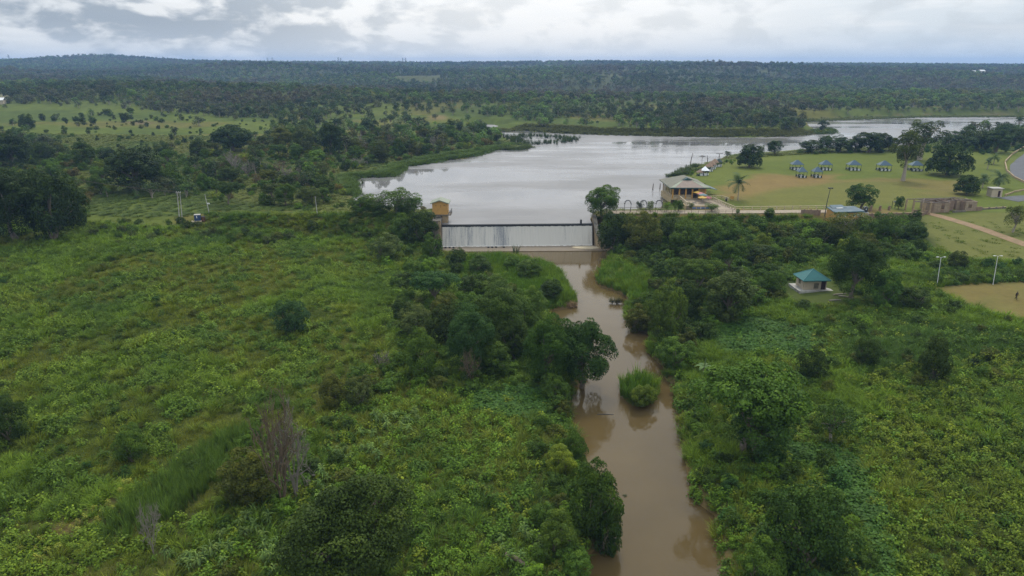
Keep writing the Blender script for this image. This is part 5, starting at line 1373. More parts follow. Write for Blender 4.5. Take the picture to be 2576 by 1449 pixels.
mb = MB(); mb.add([(-1.5, -2.25, 0.3), (WLEN + 1.2, -2.25, 0.3), (WLEN + 3.0, -8.2, 0.16), (-1.8, -7.6, 0.16), (-1.5, -2.25, -1), (WLEN + 1.2, -2.25, -1), (WLEN + 3.0, -8.2, -1), (-1.8, -7.6, -1)],
                  [(3, 2, 1, 0), (4, 5, 6, 7), (0, 1, 5, 4), (1, 2, 6, 5), (2, 3, 7, 6), (3, 0, 4, 7)]); mb.build('apron', M['apron'], w)
for x in (0.0, 1.15, 2.3, 3.4, 13.4, 14.5, 15.6, 17.8): MB().box((x, -4.0, 0.40), (0.55, 0.5, 0.34)).build('baffle_block', M['wetconc'], w)
MB().box((40.4, 0.1, 6.5), (0.55, 0.6, 1.7), 0, 0.9).build('pillar', M['wetconc'], w)
# falling water: a rippled sheet of foam with darker gaps where the wall shows through
g = np.random.default_rng(77); nx, nz = 320, 14
U, V = np.meshgrid(np.linspace(0.02, WLEN - 0.02, nx), np.linspace(0, 1, nz), indexing='ij')
rip = (vnoise(U * 2.6, V * 0.8, 5) - 0.5) * 0.10 + (vnoise(U * 8, V * 1.5, 6) - 0.5) * 0.08
Yw = -0.56 - 1.74 * V ** 1.15 - 0.06 - rip - 0.05; Zw = 5.62 - 5.3 * V + (vnoise(U * 3.0, V * 0, 8) - 0.5) * 0.18 * (1 - V)
vv = np.stack([U, Yw, Zw], -1).reshape(-1, 3); ii = (np.arange(nx - 1)[:, None] * nz + np.arange(nz - 1)[None]).ravel(); qq = np.stack([ii, ii + nz, ii + nz + 1, ii + 1], 1)
m, nt, out = new_mat('falling_water'); co = nd(nt, 'ShaderNodeTexCoord').outputs['Object']
s1 = noise(nt, vmul(nt, co, (1.0, 0.0, 0.10)), 1.5, 5, 0.7); s2 = noise(nt, vmul(nt, co, (1.0, 0.0, 0.8)), 4.0, 5, 0.75); s3 = noise(nt, vmul(nt, co, (1.0, 0.0, 0.0)), 0.16, 2, 0.5, 2.6)
f = mth(nt, 'ADD', mth(nt, 'ADD', mth(nt, 'MULTIPLY', s1, 0.42), mth(nt, 'MULTIPLY', s2, 0.30)), mth(nt, 'MULTIPLY', s3, 0.62))
f = maprange(nt, f, 0.66, 0.84)
c = mixc(nt, mth(nt, 'MULTIPLY', f, 0.72), (0.50, 0.485, 0.445), (0.085, 0.11, 0.15))
p_ = nd(nt, 'ShaderNodeBsdfPrincipled'); nt.links.new(c, p_.inputs['Base Color']); p_.inputs['Roughness'].default_value = 0.55; p_.inputs['Specular IOR Level'].default_value = 0.3
nt.links.new(p_.outputs[0], out.inputs['Surface'])
o = link_mesh('waterfall', mesh_np('waterfall', vv, quads=qq, mats=[m], smooth=True)); o.location = (CL[0], CL[1], 0); o.rotation_euler = (0, 0, RZW)
tag(o, 'pale curtain of water falling down the whole weir', 'waterfall')
M['foam'] = plain('foam', (0.62, 0.60, 0.56), 0.7, 0.15, 2.0)
mb = MB()
for i in range(240):
    a = rnd.uniform(0, WLEN); r = rnd.uniform(0.12, 0.34); mb.box((a, -2.45 - abs(rnd.gauss(0, 0.16)), 0.34), (r * 2.2, r, rnd.uniform(0.06, 0.2)), rnd.uniform(-0.4, 0.4), 0.5)
mb.bb(0, WLEN, -2.62, -2.28, 0.28, 0.37)
fo_ = mb.build('foam_line', M['foam']); fo_.location = (CL[0], CL[1], 0); fo_.rotation_euler = (0, 0, RZW); tag(fo_, 'white foam line at the foot of the weir', 'foam', kind='stuff')
# sand bar at the right end of the apron
pp = []; c0 = onz(1478, 623, 0.25)
for k in range(20):
    t = 6.283 * k / 20; pp.append((c0[0] + 4.4 * math.cos(t) * (1 + 0.1 * math.sin(3 * t)), c0[1] + 1.5 * math.sin(t)))
tag(MB().prism(pp, 0.05, 0.36).build('sand_bar', M['sand'], bevel=0.08), 'pale sand bar on the right end of the apron', 'sand bar', kind='structure')
# right wing wall, stepping down towards the river
ww_ = thing('wing_wall', 'tan masonry wall descending from the right end of the weir', 'wall', (24.2, 195.5, 0))
pth = [(0, 4.0, 7.9), (0, 0.5, 7.6), (0.3, -3.5, 4.6), (1.6, -7.2, 2.4), (4.2, -10.2, 1.3), (7.0, -12.2, 0.9)]
mb = MB(); mc = MB()
for i in range(len(pth) - 1):
    a, b = Vector(pth[i]), Vector(pth[i + 1]); d = (b - a); nn = Vector((d.y, -d.x, 0)).normalized() * -0.45
    for m_, z0a, z0b, z1a, z1b, e in ((mb, -1, -1, a.z - 0.3, b.z - 0.3, 1.0), (mc, a.z - 0.3, b.z - 0.3, a.z, b.z, 1.25)):
        A = a - nn * e; B = b - nn * e; C_ = b + nn * e; D_ = a + nn * e
        m_.add([(A.x, A.y, z0a), (B.x, B.y, z0b), (C_.x, C_.y, z0b), (D_.x, D_.y, z0a), (A.x, A.y, z1a), (B.x, B.y, z1b), (C_.x, C_.y, z1b), (D_.x, D_.y, z1a)],
               [(3, 2, 1, 0), (4, 5, 6, 7), (0, 1, 5, 4), (1, 2, 6, 5), (2, 3, 7, 6), (3, 0, 4, 7)])
mb.build('wall', M['sandst'], ww_); mc.build('coping', M['oldconc'], ww_)
# left abutment
ab = thing('abutment', 'stained concrete abutment wall at the left end of the weir', 'wall', (-21.6, 193.0, 0))
MB().bb(-1.3, 1.2, -2.4, 5.5, -1, 7.9).build('wall', M['oldconc'], ab, bevel=0.05)
MB().bb(0.55, 1.28, -2.5, -1.2, -1, 7.7).build('pilaster', M['sandst'], ab)
MB().bb(-1.6, 1.36, -3.0, -1.2, -1, 2.0).build('footing', M['wetconc'], ab)
# gate tower
tw = thing('gate_tower', 'small ochre gate house with a pale gable roof on a stone pier', 'building', (-20.9, 195.2, 0))
y0, y1 = 0.0, 4.2
mb = MB(); pts = [(-2.2, 8.75), (2.2, 8.75), (2.2, 12.25), (0, 13.0), (-2.2, 12.25)]
mb.add([(a, y0, b) for a, b in pts] + [(a, y1, b) for a, b in pts], [(0, 1, 2, 3, 4), (9, 8, 7, 6, 5)] + [(i, i + 5, (i + 1) % 5 + 5, (i + 1) % 5) for i in range(5)]); mb.build('wall', M['yellow'], tw)
rf = MB()
for s in (-1, 1):
    a = [(0, 13.06), (s * 2.75, 12.12), (s * 2.75, 11.86), (0, 12.80)]
    rf = MB(); rf.add([(p, y0 - 0.5, q) for p, q in a] + [(p, y1 + 0.5, q) for p, q in a], [(0, 1, 2, 3), (7, 6, 5, 4)] + [(i, i + 4, (i + 1) % 4 + 4, (i + 1) % 4) for i in range(4)])
    rf.build('roof_slope', M['roofpale'], tw)
for dx, ww2 in ((-1.1, 0.34), (0.25, 0.26), (1.35, 0.5)): MB().box((dx, -0.02, 11.35), (ww2, 0.06, 0.13)).build('vent', M['dark'], tw)
MB().box((0.25, -0.02, 11.0), (0.26, 0.05, 0.16)).build('vent', M['rust'], tw)
MB().box((-2.24, 2.0, 9.95), (0.1, 1.3, 2.2)).build('door', M['red'], tw)
MB().bb(-1.0, 3.2, -0.15, 4.4, 8.50, 8.74).build('platform', M['oldconc'], tw)
MB().bb(0.55, 2.1, 0.3, 3.9, 4.5, 8.49).build('pier', M['sandst'], tw)
rl = MB()
for yy in (0.0, 1.4, 2.8, 4.2): rl.tube([(3.1, yy, 8.74), (3.1, yy, 9.9)], 0.04, 4)
for zz in (9.3, 9.88): rl.tube([(3.1, 0.0, zz), (3.1, 4.2, zz)], 0.035, 4); rl.tube([(2.25, 0.0, zz), (3.1, 0.0, zz)], 0.035, 4)
rl.tube([(2.3, -0.05, 8.8), (3.1, -0.05, 9.9)], 0.04, 4)
rl.build('balcony_railing', M['darkmetal'], tw)
lg = MB().bb(-1.1, 0.3, -1.2, -0.2, 8.2, 8.36); lg.build('ledge', M['oldconc'], tw)
rl = MB()
for xx in (-1.05, -0.4, 0.25): rl.tube([(xx, -1.15, 8.36), (xx, -1.15, 9.0)], 0.035, 4)
rl.tube([(-1.05, -1.15, 8.98), (0.25, -1.15, 8.98)], 0.035, 4); rl.build('ledge_railing', M['rust'], tw)
# rubble at the left end of the apron
for i in range(16):
    a = onz(1088 + rnd.uniform(0, 20), 612 + rnd.uniform(0, 28), 0.3); mbr = MB().box((0, 0, 0.2), (rnd.uniform(0.5, 1.3), rnd.uniform(0.5, 1.1), rnd.uniform(0.3, 0.7)), rnd.uniform(0, 3), 0.7)
    o = mbr.build('boulder', M['gravel'], bevel=0.1); o.location = (a[0], a[1], max(hz(a[0], a[1]), -0.1)); tag(o, 'pale boulder at the left end of the weir apron', 'boulder', 'boulders at the left end of the apron')

def plant_one(key, p, s, tint, name, label, cat, sz=None, group=None):
    o = link_mesh(name, rnd.choice(PROTO[key]).data); o.location = tuple(p); o.scale = (s, s, sz or s); o.rotation_euler = (0, 0, rnd.uniform(0, 6.28)); o['tint'] = tint
    return tag(o, label, cat, group)
pp = onz(1299, 636, 0.15); plant_one('reed', pp, 1.5, (.055, .080, .032), 'grass_clump', 'tuft of tall grass growing alone on the weir apron', 'grass clump', 1.25)
pp = onz(913, 462, LAKE_Z); plant_one('reed', pp, 1.1, (.050, .070, .030), 'grass_clump', 'small reed tuft standing alone in the left tip of the lake', 'grass clump')

# ================================================================== embankment road, fence, balustrade
EMB_Z = 7.82
rd = [(28, 200.3), (49, 200.5), (70, 201.0), (97, 202.0), (97, 206.2), (70, 205.4), (49, 205.0), (28, 204.6)]
tag(MB().prism(rd, 7.62, EMB_Z + 0.14).build('embankment_road', M['pavec']), 'pale paved road running along the right embankment', 'road', kind='structure')
fc = thing('front_fence', 'thin dark rail fence along the front of the embankment road', 'fence', (29, 200.5, EMB_Z + 0.14))
nf = 20
for i in range(nf):
    xx = 2.05 * i; MB().box((xx, 0.012 * xx, 0.5), (0.07, 0.07, 1.0)).build('post', M['rust'], fc)
for zz in (0.98, 0.5): MB().tube([(0, 0, zz), (2.05 * (nf - 1), 0.012 * 2.05 * (nf - 1), zz)], 0.035, 4).build('rail', M['timber'], fc)
bf = thing('lake_side_railing', 'grey rail on the lake side of the embankment road', 'railing', (29, 204.3, EMB_Z + 0.14))
for i in range(10): MB().box((2.3 * i, 0.015 * 2.3 * i, 0.5), (0.09, 0.09, 1.0)).build('post', M['timber'], bf)
MB().tube([(0, 0, 1.0), (20.7, 0.3, 1.0)], 0.05, 4).build('rail', M['timber'], bf)
def balustrade(name, label, pts, step, mat, hgt=1.0, group=None):
    t = thing(name, label, 'balustrade', tuple(pts[0]), 0, group); o0 = Vector(pts[0]); V = [Vector(p) - o0 for p in pts]
    for a, b in zip(V[:-1], V[1:]):
        L = (b - a).length; n_ = max(1, round(L / step)); ang = math.atan2((b - a).y, (b - a).x)
        for i in range(n_):
            q = a.lerp(b, i / n_); MB().box((q.x, q.y, q.z + hgt / 2), (0.22, 0.22, hgt), ang).build('baluster', mat, t)
        for zz, rr in ((hgt, 0.10), (hgt * 0.45, 0.06)):
            mb = MB(); d = (b - a).normalized(); nn = Vector((-d.y, d.x, 0)) * rr
            A, B = a + Vector((0, 0, zz)), b + Vector((0, 0, zz)); h_ = Vector((0, 0, 0.12 if rr > 0.08 else 0.07))
            mb.add([A - nn, B - nn, B + nn, A + nn, A - nn + h_, B - nn + h_, B + nn + h_, A + nn + h_], [(3, 2, 1, 0), (4, 5, 6, 7), (0, 1, 5, 4), (1, 2, 6, 5), (2, 3, 7, 6), (3, 0, 4, 7)]); mb.build('rail', mat, t)
    q = V[-1]; MB().box((q.x, q.y, q.z + hgt / 2), (0.22, 0.22, hgt)).build('baluster', mat, t)
    return t
balustrade('balustrade', 'long cream balustrade between the lawn and the embankment road', [(68.0, 205.6, EMB_Z + .1), (76, 206.0, EMB_Z + .1), (86, 206.6, EMB_Z + .1), (98.5, 207.5, EMB_Z + .1)], 2.6, M['cream'])
# metal arches by the water
for i, x in enumerate((1577, 1616, 1655)):
    b = onz(x, 531, EMB_Z); t = thing('metal_arch', ('leftmost', 'middle', 'right hand')[i] + ' dark metal lamp arch on the lake side of the road', 'arch', (b[0], 203.6, EMB_Z + 0.14), R(-12), 'metal arches by the lake')
    fr = MB(); dots = MB(); A = []
    for s, y_ in ((0, -0.4), (1, 0.4)):
        arc = [(-0.95, y_, 0), (-0.95, y_, 2.2)] + [(-0.95 + 0.95 * (1 - math.cos(u)) * 1.0, y_, 2.2 + 1.15 * math.sin(u)) for u in np.linspace(0, math.pi, 9)] + [(0.95, y_, 0)]
        fr.tube(arc, 0.05, 5)
    fr.build('frame', M['darkmetal'], t)
    for u in np.linspace(0.1, math.pi - 0.1, 7):
        MB().box((-0.95 + 0.95 * (1 - math.cos(u)), 0, 2.25 + 1.15 * math.sin(u)), (0.22, 0.7, 0.24), 0.3).build('lamp', M['darkmetal'], t)

# ================================================================== lakeside pavilion
pv = thing('pavilion', 'ochre lakeside pavilion with a wide weathered hip roof', 'building', (52.7, 223.0, 0))
WX, DY, FZ, EZ = 11.0, 15.0, 8.3, 11.95
MB().bb(-0.5, WX + 0.6, -0.2, DY, FZ - 0.5, FZ).build('floor_slab', M['yellow2'], pv)
for i in range(6): MB().box((0.15 + i * (WX - 0.3) / 5, 0.12, (FZ + EZ) / 2), (0.44, 0.40, EZ - FZ)).build('column', M['yellow'], pv)
for i in range(6): MB().box((0.15, 2.6 + i * 2.4, (FZ + EZ) / 2), (0.34, 0.34, EZ - FZ)).build('column', M['yellow2'], pv)
MB().bb(-0.02, WX + 0.02, -0.04, 0.34, EZ - 0.42, EZ).build('beam', M['yellow'], pv)
MB().bb(-0.04, 0.34, 0.36, DY, EZ - 0.42, EZ).build('beam', M['yellow2'], pv)
for i in range(3):
    x0 = 0.33 + i * 2.14; MB().bb(x0, x0 + 1.78, 0.1, 0.24, FZ, FZ + 0.5).build('parapet', M['cream'], pv); MB().bb(x0, x0 + 1.78, 0.1, 0.24, FZ + 1.0, FZ + 1.16).build('rail', M['yellow2'], pv)
    MB().bb(x0, x0 + 1.78, 0.13, 0.2, FZ + 0.62, FZ + 0.9).build('rail', M['cream'], pv)
M['lattice'] = plain('carved_screen', (0.30, 0.19, 0.07), 0.8, 0.5, 5.0)
MB().bb(8.9, 10.7, 0.1, 0.2, FZ, EZ - 0.45).build('screen', M['lattice'], pv)
M['dim'] = plain('grey_brown_interior', (0.14, 0.115, 0.10), 0.9, 0.4, 1.5)
MB().bb(0.4, WX - 0.4, 4.0, 4.3, FZ, EZ).build('inner_wall', M['dim'], pv)
MB().bb(-0.52, -0.3, 0.0, DY - 0.1, 6.4, FZ + 0.02).build('side_wall', M['yellow2'], pv)
MB().bb(WX - 0.32, WX, 0.4, DY, FZ, EZ).build('side_wall', M['yellow2'], pv)
for i in range(5): MB().bb(0.06, 0.22, 0.8 + i * 2.4, 2.2 + i * 2.4, FZ, FZ + 0.95).build('parapet', M['cream'], pv)
MB().bb(0.02, 0.30, DY - 0.4, DY, FZ, EZ).build('inner_wall', M['yellow2'], pv)
for i in range(7):
    for xx in (0.2, 3.5): MB().box((xx, 0.6 + 2.3 * i, 6.2), (0.4, 0.4, 3.9)).build('stilt', M['oldconc'], pv)
for i in range(5): MB().box((1.6 + 0.9 * i, 3.2, FZ + 0.5), (0.5, 0.5, 1.0), 0.3).build('chair', M['timber'], pv)
# roof: hip with gablet
ex0, ex1, ey0, ey1, rz0, rz1 = -1.0, WX + 1.2, -0.8, DY + 1.5, EZ, 14.55
r0, r1 = (5.5, 5.2), (5.5, 9.5)
def quadslab(mb, pts, th=0.16):
    n = len(pts); mb.add(list(pts) + [(p[0], p[1], p[2] - th) for p in pts], [tuple(range(n)), tuple(range(2 * n - 1, n - 1, -1))] + [(i, i + n, (i + 1) % n + n, (i + 1) % n)[::-1] for i in range(n)]); return mb
quadslab(MB(), [(ex0, ey0, rz0), (r0[0], r0[1], rz1), (r1[0], r1[1], rz1), (ex0, ey1, rz0)]).build('roof_slope', M['roofgrey'], pv)
quadslab(MB(), [(ex1, ey0, rz0), (ex1, ey1, rz0), (r1[0], r1[1], rz1), (r0[0], r0[1], rz1)]).build('roof_slope', M['roofgrey'], pv)
quadslab(MB(), [(ex0, ey1, rz0), (r1[0], r1[1], rz1), (ex1, ey1, rz0)]).build('roof_slope', M['roofgrey'], pv)
quadslab(MB(), [(ex0 + 0.02, ey0, rz0 + 0.02), (ex1 - 0.02, ey0, rz0 + 0.02), (7.2, 3.6, 13.7), (3.8, 3.6, 13.7)]).build('roof_slope', M['roofpink'], pv)
quadslab(MB(), [(ex0 + 0.02, ey0, rz0 + 0.06), (0.6, ey0, rz0 + 0.07), (4.0, 3.3, 13.65), (3.4, 3.3, 13.65)], 0.05).build('hip_cap', M['roofpale'], pv)
quadslab(MB(), [(10.0, ey0, rz0 + 0.07), (ex1 - 0.02, ey0, rz0 + 0.06), (7.6, 3.3, 13.65), (7.0, 3.3, 13.65)], 0.05).build('hip_cap', M['roofpale'], pv)
MB().add([(3.8, 3.5, 13.6), (7.2, 3.5, 13.6), (5.5, 3.5, 14.45), (3.9, 5.0, 13.7), (7.1, 5.0, 13.7), (5.5, 5.2, 14.5)], [(0, 1, 2), (5, 4, 3), (0, 2, 5, 3), (1, 4, 5, 2), (0, 3, 4, 1)]).build('gablet', M['roofgreen'], pv)
MB().bb(ex0, ex1, ey0 - 0.06, ey0 + 0.02, rz0 - 0.30, rz0 + 0.0).build('fascia', M['roofgreen'], pv)
MB().bb(ex0 - 0.06, ex0 + 0.02, ey0 + 0.04, ey1, rz0 - 0.3, rz0 - 0.02).build('fascia', M['roofpale'], pv)
quadslab(MB(), [(ex1 + 0.02, ey0 - 0.2, rz0 - 0.1), (ex1 + 2.4, ey0 + 0.6, rz0 - 0.75), (ex1 + 2.0, ey0 + 7, rz0 - 0.75), (ex1 + 0.02, ey0 + 7, rz0 - 0.05)]).build('side_awning', M['blueroof2'], pv)
# terrace, steps and ramp
tr = thing('terrace', 'paved terrace in front of the pavilion', 'terrace', (54.6, 211.0, 0))
MB().prism([(0, 0), (1.2, 0), (9.6, 0.0), (9.9, 11.6), (0, 11.6)], 6.6, 8.16).build('floor', M['pavec'], tr)
MB().bb(1.4, 9.5, -0.25, -0.02, 6.6, 8.3).build('front_wall', M['yellow2'], tr)
MB().bb(-0.25, -0.02, 0.0, 11.6, 6.6, 8.25).build('side_wall', M['yellow2'], tr)
for i in range(3): MB().bb(2.0 + i * 1.3, 3.0 + i * 1.3, 1.5 + 2.6 * i, 3.4 + 2.6 * i, 8.16, 8.28).build('paving_panel', M['oldconc'], tr)
balustrade('terrace_balustrade', 'short cream balustrade on the lake side of the terrace', [(54.8, 211.3, 8.2), (54.8, 222.4, 8.3)], 1.6, M['cream'])
rp = thing('ramp', 'pale ramp curving from the terrace down to the embankment road', 'ramp', (64.0, 206.0, 0))
quadslab(MB(), [(-1.0, 5.0, 8.12), (0.2, 16, 8.25), (3.4, 14.6, 8.25), (3.2, 6.0, 8.12)], 0.9).build('upper_ramp', M['pavec'], rp)
quadslab(MB(), [(-3.0, -1.0, 7.99), (-1.0, 4.98, 8.12), (3.2, 5.98, 8.12), (5.0, -0.4, 7.99)], 0.7).build('lower_ramp', M['pavec'], rp)
balustrade('ramp_balustrade', 'cream balustrade curving along the right side of the ramp', [(65.2, 219.6, 8.3), (66.2, 213.0, 8.2), (67.2, 208.6, 8.05), (68.0, 205.8, 7.95)], 1.2, M['cream'])
balustrade('side_balustrade', 'cream balustrade of the landing right of the pavilion', [(64.2, 222.6, 8.3), (64.8, 220.0, 8.3)], 1.3, M['cream'])
balustrade('landing_balustrade', 'cream balustrade around the outer landing next to the lawn', [(65.2, 222.8, 8.2), (69.0, 222.8, 8.2), (70.0, 219.2, 8.2)], 1.8, M['cream'])
for i, (x, y, nm, h_, txt) in enumerate([(60.6, 215.6, 'p_yellow', 2.2, 'yellow parasol with a drooping edge in front of the others'), (61.6, 218.6, 'p_teal', 2.5, 'teal parasol in the middle of the terrace group'), (62.6, 217.0, 'p_red', 1.9, 'red parasol at the right of the terrace group'), (61.4, 221.0, 'p_pink', 2.5, 'pink parasol at the rear of the terrace group'), (60.6, 222.0, 'p_yellow', 2.7, 'yellow parasol under the pavilion eaves')]):
    t = thing('parasol', txt, 'parasol', (x, y, 8.17), 0, 'parasols on the terrace'); MB().tube([(0, 0, 0), (0, 0, h_)], 0.04, 5).build('pole', M['metal'], t)
    mb = MB(); k = 8; mb.add([(0, 0, h_ + 0.1)] + [(1.45 * math.cos(2 * math.pi * j / k), 1.45 * math.sin(2 * math.pi * j / k), h_ - 0.4) for j in range(k)] + [(0, 0, h_ + 0.04)] + [(1.43 * math.cos(2 * math.pi * j / k), 1.43 * math.sin(2 * math.pi * j / k), h_ - 0.5) for j in range(k)],
                             [(0, j + 1, (j + 1) % k + 1) for j in range(k)] + [(k + 1, k + 2 + (j + 1) % k, k + 2 + j) for j in range(k)] + [(j + 1, k + 2 + j, k + 2 + (j + 1) % k, (j + 1) % k + 1) for j in range(k)]); mb.build('canopy', M[nm], t)
t = thing('planter_bed', 'row of blue boards at the road edge below the terrace', 'boards', (56, 207.2, 7.96))
for i in range(5): MB().box((1.35 * i, 0, 0.3), (1.1, 0.12, 0.55)).build('board', M['p_blue'], t)
for i in (1, 3): MB().box((1.35 * i + 0.68, 0, 0.4), (0.14, 0.14, 0.8)).build('post', M['white'], t)
t = thing('notice_board', 'ochre board standing on the lawn beside the palm', 'board', tuple(place(1841, 503.5)), R(8)); MB().box((0, 0, 0.85), (1.15, 0.12, 1.0)).build('panel', M['yellow'], t)
for s in (-0.45, 0.45): MB().box((s, 0.02, 0.3), (0.09, 0.09, 0.7)).build('leg', M['timber'], t)
t = thing('loudspeaker_post', 'black slim box post at the end of the landing balustrade', 'post', tuple(place(1827, 506)), 0); MB().box((0, 0, 0.55), (0.5, 0.4, 1.1)).build('box', M['tankblack'], t); MB().box((0, 0, 1.15), (0.3, 0.3, 0.12)).build('cap', M['darkmetal'], t)

# ================================================================== shelters on the lawn
def shelter(x, y, wd, label, seed, deep=None):
    p = place(x, y); t = thing('shelter', label, 'shelter', (p[0], p[1], p[2]), R(-4), 'blue-roofed shelters on the lawn'); t.scale = (0.79, 0.79, 0.94); d_ = deep or wd * 0.8; hw, hd = wd / 2, d_ / 2; ez = 2.55
    rg = hw * 0.14
    rl_ = [(-hw - .25, -hd - .25, ez), (hw + .25, -hd - .25, ez), (hw + .25, hd + .25, ez), (-hw - .25, hd + .25, ez)]; A, B = (-rg, 0, ez + 1.85), (rg, 0, ez + 1.85)
    quadslab(MB(), [rl_[0], rl_[1], B, A], 0.1).build('roof_slope', M['blueroof'], t); quadslab(MB(), [rl_[1], rl_[2], B], 0.1).build('roof_slope', M['blueroof2'], t)
    quadslab(MB(), [rl_[2], rl_[3], A, B], 0.1).build('roof_slope', M['blueroof'], t); quadslab(MB(), [rl_[3], rl_[0], A], 0.1).build('roof_slope', M['blueroof2'], t)
    for sx_ in (-1, 1):
        for sy_ in (-1, 1): MB().box((sx_ * hw, sy_ * hd, ez / 2), (0.14, 0.14, ez)).build('post', M['dkgreen'], t)
    MB().box((0, hd, ez / 2), (0.12, 0.12, ez)).build('post', M['dkgreen'], t)
    n_ = 3 if wd > 4.5 else 2
    MB().bb(-hw + .08, hw - .08, -hd - 0.03, -hd + 0.05, 0.1, 0.95).build('low_wall', M['dkgreen'], t); MB().bb(-hw + .08, hw - .08, hd - 0.05, hd + 0.03, 0.1, 0.95).build('low_wall', M['dkgreen'], t)
    for i in range(n_):
        q = -hw + wd * (i + 0.62) / (n_ + 0.15); MB().box((q, -hd - 0.09, 0.5), (wd * 0.17, 0.08, 0.85)).build('panel', M['white'], t); MB().box((q - .3, hd - 0.12, 0.55), (wd * 0.15, 0.08, 0.8)).build('panel', M['white'], t)
    MB().box((0, 0, 0.7), (wd * 0.45, d_ * 0.3, 0.08)).build('table_top', M['white'], t); MB().box((0, 0, 0.33), (0.25, 0.25, 0.65)).build('table_leg', M['dkgreen'], t)
for i, (x, y, wd, lb) in enumerate([(2003, 427, 5.6, 'blue-roofed open shelter leftmost in the back row'), (2075, 427.5, 5.5, 'blue-roofed open shelter second from left in the back row'), (2146, 428, 6.0, 'blue-roofed open shelter third from left in the back row'),
                                    (2222, 429, 5.9, 'blue-roofed open shelter left of the tall pale-trunked tree'), (2302, 429.5, 5.9, 'blue-roofed shelter half hidden behind the pale-trunked tree'), (2015, 446, 3.9, 'blue-roofed small shelter left one of the front pair'), (2053, 446, 3.9, 'blue-roofed small shelter right one of the front pair')]): shelter(x, y, wd, lb, i, 4.4)
# shore huts
def cone_hut(x, y, r_, mat, label, h_=2.2, rh=1.5):
    p = place(x, y); t = thing('shore_hut', label, 'hut', tuple(p), 0, 'huts along the lake shore'); k = 10; mb = MB()
    mb.add([(0, 0, h_ + rh)] + [(r_ * math.cos(2 * math.pi * j / k), r_ * math.sin(2 * math.pi * j / k), h_ - 0.15) for j in range(k)] + [(0, 0, h_)], [(0, j + 1, (j + 1) % k + 1) for j in range(k)] + [(k + 1, (j + 1) % k + 1, j + 1) for j in range(k)]); mb.build('roof', mat, t)
    for j in range(6): a = 2 * math.pi * j / 6; MB().box((0.82 * r_ * math.cos(a), 0.82 * r_ * math.sin(a), h_ / 2 - 0.1), (0.14, 0.14, h_)).build('post', M['dkgreen'], t)
    for j in (0, 4, 5): a = 2 * math.pi * (j + 0.5) / 6; MB().box((0.74 * r_ * math.cos(a), 0.74 * r_ * math.sin(a), 0.55), (0.1, r_ * 0.6, 0.9), a).build('panel', M['white'], t)
    MB().prism([(0.7 * r_ * math.cos(a), 0.7 * r_ * math.sin(a)) for a in np.linspace(0, 5.6, 7)], 0, 0.5).build('bench', M['dkgreen'], t)
cone_hut(1772, 441, 1.9, M['whitep'], 'white-roofed hut on the lake shore'); cone_hut(1762, 441.5, 1.9, M['thatch'], 'brown hut in front of the white-roofed one', 1.5, 1.3)
cone_hut(1783, 431, 2.0, M['thatch'], 'brown thatched shore hut just behind the white-roofed one'); cone_hut(1790, 425.5, 2.0, M['thatch'], 'brown thatched shore hut third along the row'); cone_hut(1797, 420, 2.1, M['thatch'], 'brown thatched shore hut fourth along the row'); cone_hut(1807, 419, 1.7, M['dkgreen'], 'dark green-roofed hut at the end of the shore row')
# stumps and snags in the lake
for x, y, h_, ln, lb in [(1737, 410, 4.5, 0.12, 'tall dead snag standing in the lake off the huts'), (1780, 410, 3.6, -0.1, 'leaning dead snag in the lake nearest the huts'), (1715, 442, 2.5, 0.05, 'thin dead snag off the reeds beyond the pavilion'), (1642, 478, 2.4, 0.04, 'thin post in the lake left of the pavilion'), (1660, 476, 2.2, 0.0, 'thin post in the lake beside the pavilion')]:
    p = onz(x, y, LAKE_Z); t = thing('snag', lb, 'snag', tuple(p), 0, None); MB().tube([(0, 0, -0.6), (ln * h_ * .5, 0, h_ * .5), (ln * h_ * 1.3, 0, h_)], [0.22, 0.17, 0.10], 6).build('stem', M['deadw'], t)
    if h_ > 3: MB().tube([(ln * h_ * .5, 0, h_ * .5), (ln * h_ * .5 + 0.9, 0.1, h_ * .75), (ln * h_ * .5 + 0.5, 0.1, h_ * .95)], [0.07, 0.05, 0.02], 5).build('branch', M['deadw'], t)
p = onz(1766, 404, LAKE_Z); t = thing('stilt_shelter', 'small dark lozenge-shaped roof on a post out in the lake', 'shelter', tuple(p)); mb = MB(); k = 8
mb.add([(0, 0, 2.6)] + [(2.0 * math.cos(2 * math.pi * j / k), 1.4 * math.sin(2 * math.pi * j / k), 2.0) for j in range(k)] + [(0, 0, 1.6)], [(0, j + 1, (j + 1) % k + 1) for j in range(k)] + [(k + 1, (j + 1) % k + 1, j + 1) for j in range(k)]); mb.build('roof', M['darkmetal'], t); MB().tube([(0, 0, -0.8), (0, 0, 1.8)], 0.1, 5).build('post', M['timber'], t)
p = place(1808, 409); t = thing('light_mast', 'short mast with a wide flat lamp bar behind the shore huts', 'mast', tuple(p)); MB().tube([(0, 0, 0), (0, 0, 4.0)], 0.14, 6).build('pole', M['timber'], t); MB().box((0, 0, 4.05), (3.2, 0.4, 0.22)).build('lamp_bar', M['darkmetal'], t)
for s in (-1, 1): MB().tube([(0, 0, 3.2), (s * 1.6, 0, 0.2)], 0.05, 4).build('stay', M['darkmetal'], t)

